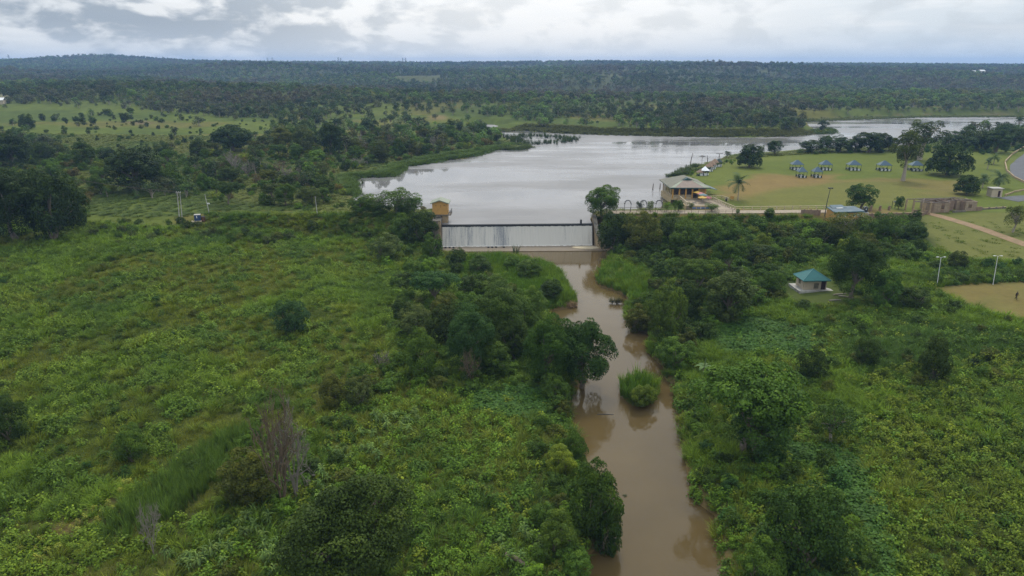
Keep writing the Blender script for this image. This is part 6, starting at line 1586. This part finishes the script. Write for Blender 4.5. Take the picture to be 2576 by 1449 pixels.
# ================================================================== teal-roofed hut
ht = thing('hut', 'small cream hut with a teal pyramid roof on a concrete plinth', 'building', (65.0, 141.2, 0.45), R(2)); ht.scale = (0.86, 0.86, 0.89); fz = 4.15
MB().bb(-4.3, 4.3, -3.0, 3.4, 2.6, fz - 0.02).build('plinth', M['concrete'], ht, bevel=0.04)
MB().bb(-2.9, 2.75, -2.0, 2.4, fz, 6.75).build('wall', M['plaster'], ht)
MB().bb(-0.35, 0.85, -2.06, -1.99, fz + 0.25, fz + 1.6).build('damp_patch', M['moss'], ht)
MB().bb(1.45, 2.55, -2.07, -1.98, fz, fz + 2.25).build('door', M['door'], ht); MB().bb(1.3, 1.44, -2.09, -1.97, fz, fz + 2.3).build('door_frame', M['plaster'], ht)
for xx in (-2.95, -2.2, 2.7): MB().box((xx, -2.05, fz + 1.3), (0.22, 0.22, 2.6)).build('pilaster', M['plaster'], ht)
MB().bb(-2.96, -2.89, -0.2, 0.9, fz + 0.9, fz + 1.9).build('window', M['moss'], ht)
e = [(-3.6, -2.75, 6.62), (3.5, -2.75, 6.62), (3.5, 3.1, 6.62), (-3.6, 3.1, 6.62)]; A = (0, 0.2, 8.75)
for i in range(4): quadslab(MB(), [e[i], e[(i + 1) % 4], A], 0.1).build('roof_slope', M['teal'], ht)
for i in range(4): MB().tube([Vector(e[i]) + Vector((0, 0, .03)), Vector(A) + Vector((0, 0, .04))], 0.07, 4).build('ridge_cap', M['tealcap'], ht)
MB().bb(-3.55, 3.45, -2.82, -2.70, 6.42, 6.58).build('fascia', M['teal'], ht)
for i, (x, y, l_, a_) in enumerate([(2112, 742, 3.0, 0.2), (2125, 748, 2.4, -0.5), (2100, 757, 2.6, 0.15)]):
    p = place(x, y); t = MB().tube([(-l_ / 2, 0, 0.15), (0, 0.1, 0.2), (l_ / 2, 0, 0.15)], [0.14, 0.13, 0.09], 7).build('log', M['paleb']); t.location = tuple(p); t.rotation_euler = (0, 0, a_); tag(t, ('cut log beside the trunk of the hut tree', 'shorter log under the hut tree', 'pale log in the grass in front of the hut')[i], 'log')
p = place(1297, 1425); t = MB().tube([(-1.3, 0, 0.9), (0, 0.2, 0.8), (1.4, -0.1, 0.7)], [0.25, 0.24, 0.2], 8).build('log', M['deadw']); t.location = tuple(p); t.rotation_euler = (0, 0.1, -0.5); tag(t, 'grey log lying in the weeds near the bottom edge', 'log')
# white lamp posts
for x, y, txt in ((2357, 719, 'left'), (2498, 716, 'right')):
    p = place(x, y); t = thing('lamp_post', 'white lamp post with a double head, %s one at the bare pitch' % txt, 'lamp post', tuple(p), 0, 'lamp posts at the bare pitch')
    MB().tube([(0, 0, -0.2), (-0.35, 0, 6.3)], [0.075, 0.055], 8).build('pole', M['white'], t)
    for s in (-1, 1): MB().tube([(-0.35, 0, 6.25), (-0.35 + s * 0.35, 0, 6.42), (-0.35 + s * 0.6, 0, 6.42)], 0.035, 5).build('arm', M['white'], t); MB().box((-0.35 + s * 0.75, 0, 6.40), (0.45, 0.25, 0.12)).build('lamp_head', M['white'], t, bevel=0.03)

# ================================================================== compound behind the right embankment
bd = thing('yellow_building', 'low ochre building with a flat blue-grey sheet roof', 'building', (93.4, 195.0, 0), R(8)); bd.scale = (0.80, 0.85, 1)
MB().bb(0, 11.2, 0, 4.4, 4.2, 9.6).build('wall', M['yellow'], bd)
quadslab(MB(), [(-0.4, -0.5, 9.62), (11.8, -0.5, 9.62), (11.2, 4.9, 10.25), (0.1, 4.9, 10.25)], 0.18).build('roof', M['blueroof2'], bd)
quadslab(MB(), [(1.2, 3.2, 10.15), (7.0, 3.2, 10.15), (6.4, 5.6, 10.65), (1.6, 5.6, 10.65)], 0.14).build('upper_roof', M['blueroof2'], bd); MB().box((4.0, 3.0, 10.12), (2.4, 1.0, 0.1)).build('patched_sheet', M['white'], bd)
MB().bb(-0.4, 11.8, -0.56, -0.48, 9.3, 9.6).build('fascia', M['roofgreen'], bd)
for xx in (1.8, 4.6, 8.3, 9.4, 10.3): MB().box((xx, -0.03, 8.4), (0.5, 0.08, 0.75)).build('window', M['white'], bd)
wt = thing('water_tank', 'black plastic water tank on a white metal stand', 'water tank', (104.6, 199.4, 7.2)); wt.scale = (0.7, 0.7, 0.85); k = 14
mb = MB(); mb.tube([(0, 0, 1.7), (0, 0, 1.8), (0, 0, 3.4), (0, 0, 3.55), (0, 0, 3.65)], [0.95, 1.02, 1.02, 0.85, 0.35], k); mb.build('drum', M['tankblack'], wt, smooth=False)
for zz in (2.1, 2.6, 3.1): mb = MB(); mb.tube([(0, 0, zz - .04), (0, 0, zz + .04)], 1.05, k); mb.build('rib', M['tankblack'], wt)
MB().box((0, 0, 1.62), (2.3, 2.3, 0.12)).build('deck', M['metal'], wt)
for a, b in ((-1, -1), (1, -1), (1, 1), (-1, 1)): MB().box((a, b, 0.8), (0.12, 0.12, 1.6)).build('leg', M['white'], wt)
for s in (-1, 1): MB().tube([(s, -1, 0.1), (-s, -1, 1.5)], 0.04, 4).build('brace', M['white'], wt)
MB().tube([(-1.15, -1.0, 0.2), (-1.15, -1.0, 3.6), (-0.5, -0.6, 3.7)], 0.05, 5).build('pipe', M['white'], wt)
MB().box((-0.15, -1.04, 2.85), (0.45, 0.03, 0.45)).build('mark', M['white'], wt)
fp = thing('floodlight_pole', 'dark tall pole with a flat floodlight bar beside the yellow building', 'lamp post', tuple(place(2074, 545))); fp.location.z = 6.2
MB().tube([(0, 0, 0), (0.15, 0, 5.0), (0.55, 0, 9.4)], [0.13, 0.11, 0.08], 7).build('pole', M['darkmetal'], fp); MB().box((0.6, 0, 9.5), (1.5, 0.35, 0.18)).build('lamp_bar', M['darkmetal'], fp)
for s in (-0.45, 0.45): MB().box((0.6 + s, -0.1, 9.35), (0.4, 0.3, 0.2)).build('lamp_head', M['darkmetal'], fp)
def block_wall(name, label, a, b, z0, z1, th, mat, piers=0):
    t = thing(name, label, 'wall', (a[0], a[1], 0)); d = Vector((b[0] - a[0], b[1] - a[1], 0)); L = d.length; ang = math.atan2(d.y, d.x); c_ = d / 2
    MB().box((c_.x, c_.y, (z0 + z1) / 2), (L, th, z1 - z0), ang).build('wall', mat, t)
    for i in range(piers):
        q = d * ((i + 0.5) / piers); MB().box((q.x, q.y, (z0 + z1) / 2 + 0.12), (0.4, th + 0.14, z1 - z0 + 0.24), ang).build('pier', mat, t)
    MB().box((c_.x, c_.y, z1 + 0.05), (L + 0.05, th + 0.1, 0.1), ang).build('coping', M['sandst'], t); return t
block_wall('brick_wall', 'long reddish block wall right of the yellow building', (105.6, 199.4), (123.6, 201.6), 5.0, 8.05, 0.25, M['brickred'], 7)
block_wall('brick_wall', 'short reddish block wall left of the yellow building', (86.4, 201.2), (92.0, 200.6), 5.4, 8.9, 0.25, M['brickred'], 3)
for i, (x, y, h_) in enumerate([(2190, 532, 1.6), (2213, 530, 1.3), (2236, 529, 1.2), (2180, 532, 1.0)]):
    p = place(x, y); t = MB().box((0, 0, h_ / 2), (0.55, 0.5, h_), rnd.uniform(-.2, .2)).box((0.1, 0, h_ + 0.12), (0.3, 0.4, 0.3)).build('wall_stub', M['brickred']); t.location = tuple(p); tag(t, 'broken wall stub behind the long block wall, %s' % ('tall one', 'middle one', 'right one', 'left one')[i], 'wall stub', 'broken stubs behind the block wall')
t = thing('signpost', 'dark twin-legged signpost beside the small round tree', 'signpost', tuple(place(2247, 524)));
for s in (-0.5, 0.5): MB().box((s, 0, 1.2), (0.12, 0.12, 2.4)).build('leg', M['darkmetal'], t)
MB().box((0.25, 0, 2.1), (0.9, 0.08, 0.5)).build('sign_panel', M['metal'], t)
# ruined building
ru = thing('ruined_building', 'roofless block building with bare beams and broken openings', 'ruin', (126.0, 204.6, 7.35), R(3))
def rwall(x0, x1, y0, y1, z0, z1, mat='brick', nm='wall'): MB().bb(x0, x1, y0, y1, z0, z1).build(nm, M[mat], ru)
rwall(2.2, 4.4, 0, .25, 0, 3.1); rwall(5.5, 6.9, 0, .25, 0, 3.1); rwall(4.4, 5.5, 0, .25, 0, 0.9, 'brickred'); rwall(4.4, 5.5, 0, .25, 2.2, 3.1, 'brickred')
rwall(0.0, 0.5, 1.4, 1.65, 0, 2.9, 'sandst'); rwall(1.5, 2.2, 1.4, 1.65, 0, 2.9, 'brick'); rwall(7.2, 7.9, 2.2, 2.45, 0, 3.0, 'sandst'); rwall(8.1, 10.2, 2.6, 2.85, 0, 3.0, 'brickred'); rwall(11.0, 12.4, 2.6, 2.85, 0, 3.0, 'brick')
rwall(12.4, 13.4, 0.6, .85, 0, 3.2); rwall(14.5, 16.0, 0.6, .85, 0, 3.2); rwall(13.4, 14.5, 0.6, .85, 0, 1.0); rwall(13.4, 14.5, 0.6, .85, 2.3, 3.2)
rwall(6.9, 7.15, 0, 6.5, 0, 3.1, 'brickred'); rwall(12.15, 12.4, 0.9, 6.5, 0, 3.1, 'brickred'); rwall(15.9, 16.2, 0.86, 6.5, 0, 3.1); rwall(2.2, 16, 6.5, 6.75, 0, 2.9, 'brickred'); rwall(2.0, 2.2, 0.26, 6.4, 0, 3.0)
rwall(16.2, 18.2, 1.0, 1.3, 0, 1.4, 'brickred'); rwall(7.9, 12.0, -0.6, -0.4, 0, 0.7, 'oldconc')
for (a, b) in ((-4.2, 0.2), (-2.3, -1.2), (-0.4, -2.0), (-4.0, 4.2), (-1.5, 4.4)): MB().box((a, b, 1.65), (0.38, 0.38, 3.5)).build('pillar', M['sandst'], ru)
rwall(-4.0, -2.5, 0.0, 0.2, -0.3, 0.9, 'brickred', 'arch_panel'); rwall(-2.1, -0.6, -1.6, -1.4, -0.4, 1.0, 'brickred', 'arch_panel')
for (p0, p1, r_) in (((-4.3, 0.2, 3.45), (13, 6.6, 3.4), .13), ((-4.3, 0.2, 3.45), (-0.3, -2.1, 3.4), .13), ((-0.4, -2.0, 3.4), (6.6, 0.1, 3.25), .13), ((-4.0, 4.2, 3.4), (15.8, 6.7, 3.2), .13), ((-2.3, -1.2, 3.42), (3.0, 6.4, 3.3), .1), ((4, 0.1, 3.2), (5.5, 6.5, 3.2), .1), ((7.0, 0.2, 3.25), (8.5, 6.5, 3.2), .1), ((7.1, 2.3, 3.2), (16, 3.4, 3.3), .12), ((10, 2.6, 3.15), (11.2, 6.5, 3.15), .1), ((-1.5, 4.4, 3.45), (2.2, 0.2, 3.3), .1), ((12.4, .8, 3.3), (13.5, 6.5, 3.1), .1)):
    MB().tube([p0, p1], r_, 4).build('roof_beam', M['timber'], ru)
# small block house at the far right
bh = thing('block_house', 'little pale block house with a dark doorway and flat top', 'building', tuple(place(2500, 494)), R(-3))
MB().bb(-1.7, 1.7, -1.3, 1.5, -0.3, 2.75).build('wall', M['plaster'], bh); MB().bb(-1.95, 1.95, -1.55, 1.7, 2.76, 2.95).build('roof_slab', M['concrete'], bh); MB().bb(0.35, 1.05, -1.36, -1.28, -0.2, 2.1).build('doorway', M['door'], bh); MB().bb(-1.8, 1.8, -1.6, -1.31, -0.3, 0.05).build('step', M['concrete'], bh)
block_wall('low_wall', 'broken low wall across the grass right of the ruin', tuple(place(2462, 528)[:2]), tuple(place(2530, 524)[:2]), 6.9, 7.9, 0.3, M['oldconc'], 4)
# road-side wall at the bend
rw = [(2600, 362), (2570, 374), (2545, 390), (2528, 409), (2532, 430), (2550, 447), (2580, 462), (2640, 478)]
rwp = [place(a, b) for a, b in rw]; t = thing('roadside_wall', 'low tan wall along the inside of the road bend', 'wall', tuple(rwp[0]))
for a, b in zip(rwp[:-1], rwp[1:]):
    a, b = Vector(a - rwp[0]), Vector(b - rwp[0]); d = b - a; c_ = (a + b) / 2; MB().box((c_.x, c_.y, c_.z + 0.2), (d.length * 1.01, 0.35, 1.0), math.atan2(d.y, d.x)).build('wall_section', M['sandst'], t)
rw = [(2528, 493), (2550, 484), (2580, 478), (2640, 474)]; rwp = [place(a, b) for a, b in rw]; t = thing('kerb_wall', 'low tan kerb wall behind the end of the asphalt drive', 'wall', tuple(rwp[0]))
for a, b in zip(rwp[:-1], rwp[1:]):
    a, b = Vector(a - rwp[0]), Vector(b - rwp[0]); d = b - a; c_ = (a + b) / 2; MB().box((c_.x, c_.y, c_.z + 0.15), (d.length * 1.01, 0.3, 0.7), math.atan2(d.y, d.x)).build('wall_section', M['sandst'], t)

# ================================================================== palms, banana, debris
g = np.random.default_rng(404)
def frond_mesh(L, seed):
    g_ = np.random.default_rng(seed); V = []; Q = []; LV = []
    spine = [np.array([L * t * (1 - 0.18 * t), 0, L * (0.42 * t - 0.75 * t * t)]) for t in np.linspace(0, 1, 9)]
    for i in range(8):
        a, b = spine[i], spine[i + 1]; k = len(V); w_ = 0.04
        V += [a + [0, -w_, 0], a + [0, w_, 0], b + [0, w_, 0], b + [0, -w_, 0]]; Q.append((k, k + 1, k + 2, k + 3)); LV += [0.5] * 4
        for s in (-1, 1):
            for j in range(3):
                p = a + (b - a) * j / 3; ln = L * (0.26 * math.sin(math.pi * (0.12 + 0.8 * (i + j / 3) / 8))) + 0.1; k = len(V); tip = p + np.array([0.45 * ln, s * ln, -0.45 * ln + g_.normal() * 0.05]); u = (b - a) / 3 * 0.8
                V += [p, p + u * 0.9, tip + u * 0.15, tip]; Q.append((k, k + 1, k + 2, k + 3)); LV += [0.3 + 0.3 * g_.uniform()] * 4
    return mesh_np('frond', np.array(V), quads=np.array(Q), mats=[M['blade']], attrs={'lv': np.array(LV)})
FR = [frond_mesh(3.0, s) for s in range(3)]
def palm(x, y, hpx, wpx, label, lean=0.0):
    p = place(x, y); pm = F_D / float(p[1] * cP + (CAM_H - p[2]) * sP); W_ = wpx / pm; H_ = hpx / pm; th = max(H_ - W_ * 0.30, H_ * 0.35)
    t = thing('coconut_palm', label, 'palm tree', tuple(p), rnd.uniform(0, 6), 'coconut palms'); MB().tube([(0, 0, -0.2), (lean * 0.3, 0, th * 0.5), (lean, 0, th)], [0.2, 0.15, 0.12], 7).build('trunk', M['paleb'], t)
    for k in range(17):
        f = link_mesh('frond', FR[k % 3], t); f.location = (lean, 0, th); s = W_ / 2 / 2.5 * rnd.uniform(0.8, 1.1); f.scale = (s, s, s); f.rotation_euler = (rnd.uniform(-.3, .3), R(rnd.choice([-62, -45, -25, -8, 12, 28])), k * 2.399); f['tint'] = jit((.07, .11, .04), 0.2)
palm(1856, 504, 62, 60, 'coconut palm standing alone beside the pavilion lawn', 0.4); palm(2511, 474, 44, 52, 'coconut palm behind the little block house'); palm(2471, 473, 34, 34, 'small coconut palm left of the block house', 0.3); palm(2484, 426, 26, 22, 'thin young palm on the lawn near the road bend'); palm(2499, 414, 28, 34, 'young palm nearest the road bend')
palm(2474, 462, 22, 30, 'stemless little palm above the small one by the block house')
p = place(1768, 945); t = thing('banana_plant', 'banana plant with broad pale leaves on the right bank', 'banana plant', tuple(p))
MB().tube([(0, 0, 0), (0.05, 0, 1.6)], [0.14, 0.09], 7).build('stem', M['paleb'], t)
for k in range(7):
    V = []; Q = []; L = 1.9
    for i in range(7):
        tt = i / 6; w_ = 0.34 * math.sin(math.pi * (0.08 + 0.9 * tt)); x_ = L * tt * (0.85 if k else 0.15); z_ = L * ((0.75 * tt - 0.75 * tt * tt) if k else tt); V += [(x_, -w_, z_ - 0.05), (x_, 0, z_), (x_, w_, z_ - 0.05)]
        if i: b = 3 * i; Q += [(b - 3, b - 2, b + 1, b), (b - 2, b - 1, b + 2, b + 1)]
    f = link_mesh('leaf_blade', mesh_np('leaf_blade', np.array(V), quads=np.array(Q), mats=[M['blade']], attrs={'lv': np.full(len(V), 0.7)}), t); f.location = (0.05, 0, 1.55); f.rotation_euler = (0, 0, k * 1.0); f['tint'] = jit((.085, .14, .055))
# brush heap caught at the left bank and broken posts in the river
p = onz(1438, 772, 0.0); t = thing('brush_heap', 'brown heap of dry brush caught at the left river bank', 'brush heap', tuple(p))
m2 = BARE[1][0].copy(); m2.materials.clear(); m2.materials.append(plain('dry_brush', (0.24, 0.16, 0.085), 0.95, 0.3, 3)); q = link_mesh('twigs', m2, t); q.scale = (0.85, 0.8, 0.28); q2 = link_mesh('twigs', m2, t); q2.scale = (0.8, 0.7, 0.24); q2.location = (-1.0, 0.3, 0); q2.rotation_euler = (0, 0, 2)
q = link_mesh('dry_grass', PROTO['forb'][0].data, t); q.scale = (1.9, 1.5, 1.0); q['tint'] = (0.17, 0.115, 0.06); q = link_mesh('dry_grass', PROTO['forb'][1].data, t); q.scale = (1.6, 1.3, 0.9); q.location = (-1.2, 0.5, 0); q['tint'] = (0.15, 0.10, 0.055)
t = thing('snag_cluster', 'group of broken dark stumps standing in the river near the right bank', 'stumps', tuple(onz(1550, 765, 0)))
for i, (a, b, h_) in enumerate(((0, 0, 0.9), (-0.9, 0.2, 0.7), (0.35, 0.3, 0.8))): MB().tube([(a, b, -0.5), (a + 0.1, b, h_)], [0.16, 0.1], 6).build('stump', M['wetconc'], t)
for i in range(5): q = link_mesh('dry_grass', PROTO['reed'][i % 3].data, t); q.location = (-1.0 + 0.6 * i, 0.3, 0.3); q.scale = (0.9, 0.9, 0.6); q['tint'] = (0.085, 0.085, 0.035)
p = onz(1522, 1043, 0.0); t = MB().tube([(-1.2, 0, 0.02), (0, 0.06, 0.05), (1.3, -0.02, 0.02)], [0.05, 0.07, 0.04], 6).build('floating_branch', M['wetconc']); t.location = tuple(p); tag(t, 'thin dark branch floating in the middle of the river', 'branch')
p = onz(1572, 1247, 0.0); plant_one('forb', p, 0.4, (.06, .07, .03), 'floating_weed', 'tiny clump of weed floating near the lower left bank', 'weed', 0.15)

# ================================================================== left side: poles, wires, tank
def pole(x, yb, yt, label, r_=0.12, lean=0.0, mat='concrete'):
    p = place(x, yb); d = ray(x, yt); zt = CAM_H + d[2] * p[1] / d[1]; H_ = zt - p[2]; t = thing('power_pole', label, 'power pole', tuple(p), 0, 'power poles'); MB().tube([(0, 0, -0.3), (lean, 0, H_)], [r_ * 1.2, r_ * 0.8], 8).build('pole', M[mat], t); return t, p, H_
t1, pA, hA = pole(452, 559, 483, 'left one of the twin concrete power poles', 0.15, 0.6); t2, pB, hB = pole(458.5, 557, 483, 'right one of the twin concrete power poles', 0.13, 0.6)
MB().box((0.85, 0.1, hA - 0.15), (1.5, 0.14, 0.14)).build('cross_arm', M['concrete'], t1); MB().box((0.75, 0.1, hA - 2.6), (1.3, 0.12, 0.12)).build('cross_arm', M['timber'], t1)
for s in (0.3, 0.9, 1.5): MB().tube([(s, 0.1, hA - 0.1), (s, 0.1, hA + 0.15)], 0.05, 6).build('insulator', M['white'], t1)
t3, pC, hC = pole(527.5, 540, 489, 'leaning pole with a white lamp bracket behind the blue tank', 0.12, -0.6); MB().box((0.05, 0, hC * 0.55), (0.7, 0.25, 0.3)).build('bracket', M['white'], t3)
t4, pD, hD = pole(799, 545, 494, 'slim grey pole on the left embankment', 0.10, -0.2); t5, pE, hE = pole(1034, 541, 488, 'slim pale pole among the thin trees by the yellow tower', 0.08, -0.05)
MB().box((-.2, 0, hD - .2), (0.9, 0.08, 0.1)).build('cross_arm', M['timber'], t4); MB().box((0, 0, hE - .2), (0.7, 0.08, 0.1)).build('cross_arm', M['timber'], t5)
def wire(a, b, sag, label):
    a, b = Vector(a), Vector(b); t = MB().tube([a.lerp(b, k / 16) - Vector((0, 0, sag * 4 * (k / 16) * (1 - k / 16))) for k in range(17)], 0.012, 4).build('power_line', M['timber']); tag(t, label, 'power line', 'power lines on the left')
for k, s in enumerate((0.3, 0.9, 1.5)):
    A = (pA[0] + s, pA[1] + .1, pA[2] + hA + .12); d = place(190, 555); wire(A, (d[0] - 6 + s, d[1] + 8, d[2] + 11.2), 0.5, '%s wire running left from the twin power poles' % ('upper', 'middle', 'lower')[k])
wire((pA[0] + 1.5, pA[1] + .1, pA[2] + hA), (pC[0] - .6, pC[1], pC[2] + hC - .1), 0.5, 'wire between the twin poles and the leaning pole'); wire((pC[0] - .6, pC[1], pC[2] + hC - .2), (pD[0] - .2, pD[1], pD[2] + hD - .15), 0.9, 'wire from the leaning pole to the slim grey pole'); wire((pD[0] - .2, pD[1], pD[2] + hD - .15), (pE[0], pE[1], pE[2] + hE - .15), 0.8, 'wire from the slim grey pole to the one by the tower')
tk = thing('blue_tank', 'blue square plastic tank on a pale frame near the twin poles', 'tank', tuple(place(498.5, 557)), R(12))
MB().box((0, 0, 1.15), (1.7, 1.5, 1.65), 0, 0.94).build('tank_body', M['tank'], tk, bevel=0.12); MB().box((0, 0, 2.03), (1.75, 1.55, 0.12)).build('rim', M['concrete'], tk, bevel=0.04); MB().box((-0.05, -0.8, 1.45), (0.2, 0.05, 0.7)).build('label_strip', M['white'], tk); MB().box((0.05, -0.05, 0.16), (2.1, 1.7, 0.3)).build('stand', M['cream'], tk)
t = thing('rusty_drum', 'rusty brown drum lying right of the blue tank', 'drum', tuple(place(512, 556)), 0); mb = MB(); mb.tube([(0, 0, 0), (0.05, 0, 1.3)], 0.55, 12); mb.build('shell', M['rust'], t); mb = MB(); mb.tube([(0.03, 0, 0.62), (0.035, 0, 0.70)], 0.58, 12); mb.build('rib', M['rust'], t); mb = MB(); mb.tube([(0.05, 0, 1.28), (0.055, 0, 1.36)], 0.58, 12); mb.build('rim', M['dark'], t)
a, b = place(484, 563), place(508, 572); t = MB().tube([(a[0], a[1], a[2] + 0.75), (b[0], b[1], b[2] + 0.2)], [0.24, 0.2], 10).build('fallen_pole', M['cream']); tag(t, 'pale concrete pole lying in the grass below the blue tank', 'pole')

# ================================================================== person crossing the bare pitch
p = place(2555, 754); t = thing('person', 'person in a dark top and olive trousers walking across the bare pitch', 'person', tuple(p), R(200))
def skin_fig(name, pts, edges, rad, mat, root=0):
    me = bpy.data.meshes.new(name); me.from_pydata(pts, edges, []); o = link_mesh(name, me, t); me.materials.append(mat)
    md = o.modifiers.new('skin', 'SKIN'); sv = me.skin_vertices[0].data
    for i, r_ in enumerate(rad): sv[i].radius = r_ if isinstance(r_, tuple) else (r_, r_)
    sv[root].use_root = True; s = o.modifiers.new('sub', 'SUBSURF'); s.levels = s.render_levels = 2; return o
pts = [(0, 0, 0.92), (0, 0.01, 1.15), (0, 0.02, 1.38), (0, 0.03, 1.50), (0, 0.05, 1.60), (0, 0.07, 1.74), (0.17, 0.02, 1.40), (0.25, -0.06, 1.14), (0.26, 0.06, 0.90), (0.27, 0.13, 0.80), (-0.17, 0.02, 1.40), (-0.26, 0.08, 1.15), (-0.27, 0.26, 0.98), (-0.27, 0.33, 0.92),
       (0.10, 0, 0.88), (0.11, 0.20, 0.50), (0.11, 0.26, 0.09), (0.11, 0.40, 0.04), (-0.10, 0, 0.88), (-0.11, -0.08, 0.50), (-0.11, -0.28, 0.14), (-0.11, -0.18, 0.03)]
edges = [(0, 1), (1, 2), (2, 3), (3, 4), (4, 5), (2, 6), (6, 7), (7, 8), (8, 9), (2, 10), (10, 11), (11, 12), (12, 13), (0, 14), (14, 15), (15, 16), (16, 17), (0, 18), (18, 19), (19, 20), (20, 21)]
rad = [(.15, .11), (.14, .10), (.16, .11), .06, .085, .085, .075, .05, .042, .035, .075, .05, .042, .035, .09, .065, .045, .035, .09, .065, .045, .035]
skin_fig('body', pts, edges, rad, M['skin'])
skin_fig('shirt', [(0, 0, 0.90), (0, 0.01, 1.16), (0, 0.02, 1.40), (0.18, 0.02, 1.41), (0.24, -0.03, 1.22), (-0.18, 0.02, 1.41), (-0.25, 0.06, 1.22)], [(0, 1), (1, 2), (2, 3), (3, 4), (2, 5), (5, 6)], [(.175, .135), (.165, .125), (.18, .13), .095, .075, .095, .075], M['shirt'])
skin_fig('trousers', [(0, 0, 0.93), (0.10, 0, 0.86), (0.11, 0.20, 0.50), (0.11, 0.26, 0.13), (-0.10, 0, 0.86), (-0.11, -0.08, 0.50), (-0.11, -0.27, 0.18)], [(0, 1), (1, 2), (2, 3), (0, 4), (4, 5), (5, 6)], [(.17, .13), .115, .09, .075, .115, .09, .075], M['trousers'])
skin_fig('hair', [(0, 0.04, 1.70), (0, 0.05, 1.78)], [(0, 1)], [.10, .085], M['dark'])

# ================================================================== far things on the skyline
def pylon(x, H_, label, yw=2950):
    d = ray(x, 150); px_ = d[0] / d[1] * yw; zb = hz(px_, yw); t = thing('pylon', label, 'pylon', (px_, yw, zb), R(20), 'power pylons on the skyline'); mb = MB(); w0, w1 = 3.2, 0.7
    for a, b in ((-1, -1), (1, -1), (1, 1), (-1, 1)): mb.tube([(a * w0, b * w0, -1), (a * w1, b * w1, H_)], [0.28, 0.2], 4)
    for k in range(6):
        z0, z1 = H_ * k / 6, H_ * (k + 1) / 6; u0 = w0 + (w1 - w0) * k / 6; u1 = w0 + (w1 - w0) * (k + 1) / 6
        for s in (-1, 1): mb.tube([(-u0, s * u0, z0), (u1, s * u1, z1)], 0.16, 3); mb.tube([(u0, s * u0, z0), (-u1, s * u1, z1)], 0.16, 3)
    mb.build('tower', M['darkmetal'], t)
    for zz, wd in ((H_ * 0.72, 6), (H_ * 0.85, 5), (H_ * 0.97, 3.5)): MB().tube([(-wd, 0, zz), (0, 0, zz + 0.6), (wd, 0, zz)], 0.22, 4).build('cross_arm', M['darkmetal'], t)
for x, H_, lb in ((851, 30, 'taller pylon of the nearest pair on the skyline'), (857, 26, 'shorter pylon of the nearest pair on the skyline'), (1013, 26, 'left pylon of the second pair on the skyline'), (1020, 26, 'right pylon of the second pair on the skyline'), (673, 25, 'left pylon of the faint pair near the left hill'), (685, 25, 'right pylon of the faint pair near the left hill'), (23, 27, 'pylon at the far left of the skyline')): pylon(x, H_, lb)
def far_house(x, y, w_, d_, h_, label, mat='white'):
    p = place(x, y); t = thing('far_house', label, 'building', tuple(p), R(15)); MB().bb(-w_ / 2, w_ / 2, -d_ / 2, d_ / 2, -1, h_).build('wall', M['plaster'], t)
    for s in (-1, 1): quadslab(MB(), [(-w_ / 2 - .5, s * (d_ / 2 + .5), h_), (w_ / 2 + .5, s * (d_ / 2 + .5), h_), (w_ / 2 + .5, 0, h_ + d_ * 0.3), (-w_ / 2 - .5, 0, h_ + d_ * 0.3)][::s], 0.2).build('roof_slope', M[mat], t)
far_house(2467, 187, 16, 9, 8, 'white-roofed house far away on the right slope'); far_house(2447, 188, 10, 7, 8, 'smaller white-roofed house beside the far one'); far_house(-2, 262, 9, 7, 3.5, 'white-roofed house at the left edge beyond the meadow')

# ------------------------------------------------------------------ pieces that belong to a part hang under that part
def under(thing_name, child, part, nearest=True):
    for t in [o for o in scene.objects if o.parent is None and o.name.split('.')[0] == thing_name]:
        ps = [c for c in t.children if c.name.split('.')[0] == part]
        cen = lambda o: sum((Vector(v.co) for v in o.data.vertices), Vector()) / len(o.data.vertices)
        for c in [c for c in t.children if c.name.split('.')[0] == child]:
            if ps: c.parent = min(ps, key=lambda p: (cen(p) - cen(c)).length)
for a, b, c in (('water_tank', 'rib', 'drum'), ('water_tank', 'mark', 'drum'), ('lamp_post', 'lamp_head', 'arm'), ('power_pole', 'insulator', 'cross_arm'), ('hut', 'ridge_cap', 'roof_slope'), ('hut', 'door_frame', 'door'), ('hut', 'damp_patch', 'wall'), ('pavilion', 'hip_cap', 'roof_slope'),
                ('pavilion', 'gablet', 'roof_slope'), ('yellow_building', 'patched_sheet', 'roof'), ('floodlight_pole', 'lamp_head', 'lamp_bar'), ('gate_tower', 'vent', 'wall'), ('gate_tower', 'ledge_railing', 'ledge'), ('gate_tower', 'balcony_railing', 'platform'), ('blue_tank', 'label_strip', 'tank_body'), ('metal_arch', 'lamp', 'frame')):
    under(a, b, c)

# ------------------------------------------------------------------ haze: still air from below the ground to just above the camera
hb = MB().bb(-7500, 7500, -120, 7500, -3, 118)
m, nt, out = new_mat('haze')
pv_ = nd(nt, 'ShaderNodeVolumePrincipled'); pv_.inputs['Color'].default_value = (0.34, 0.56, 0.98, 1); pv_.inputs['Density'].default_value = 0.00013; pv_.inputs['Anisotropy'].default_value = 0.0
nt.links.new(pv_.outputs[0], out.inputs['Volume'])
hz_o = hb.build('haze', m); tag(hz_o, 'thin bluish haze lying over the whole landscape', 'haze', kind='stuff')
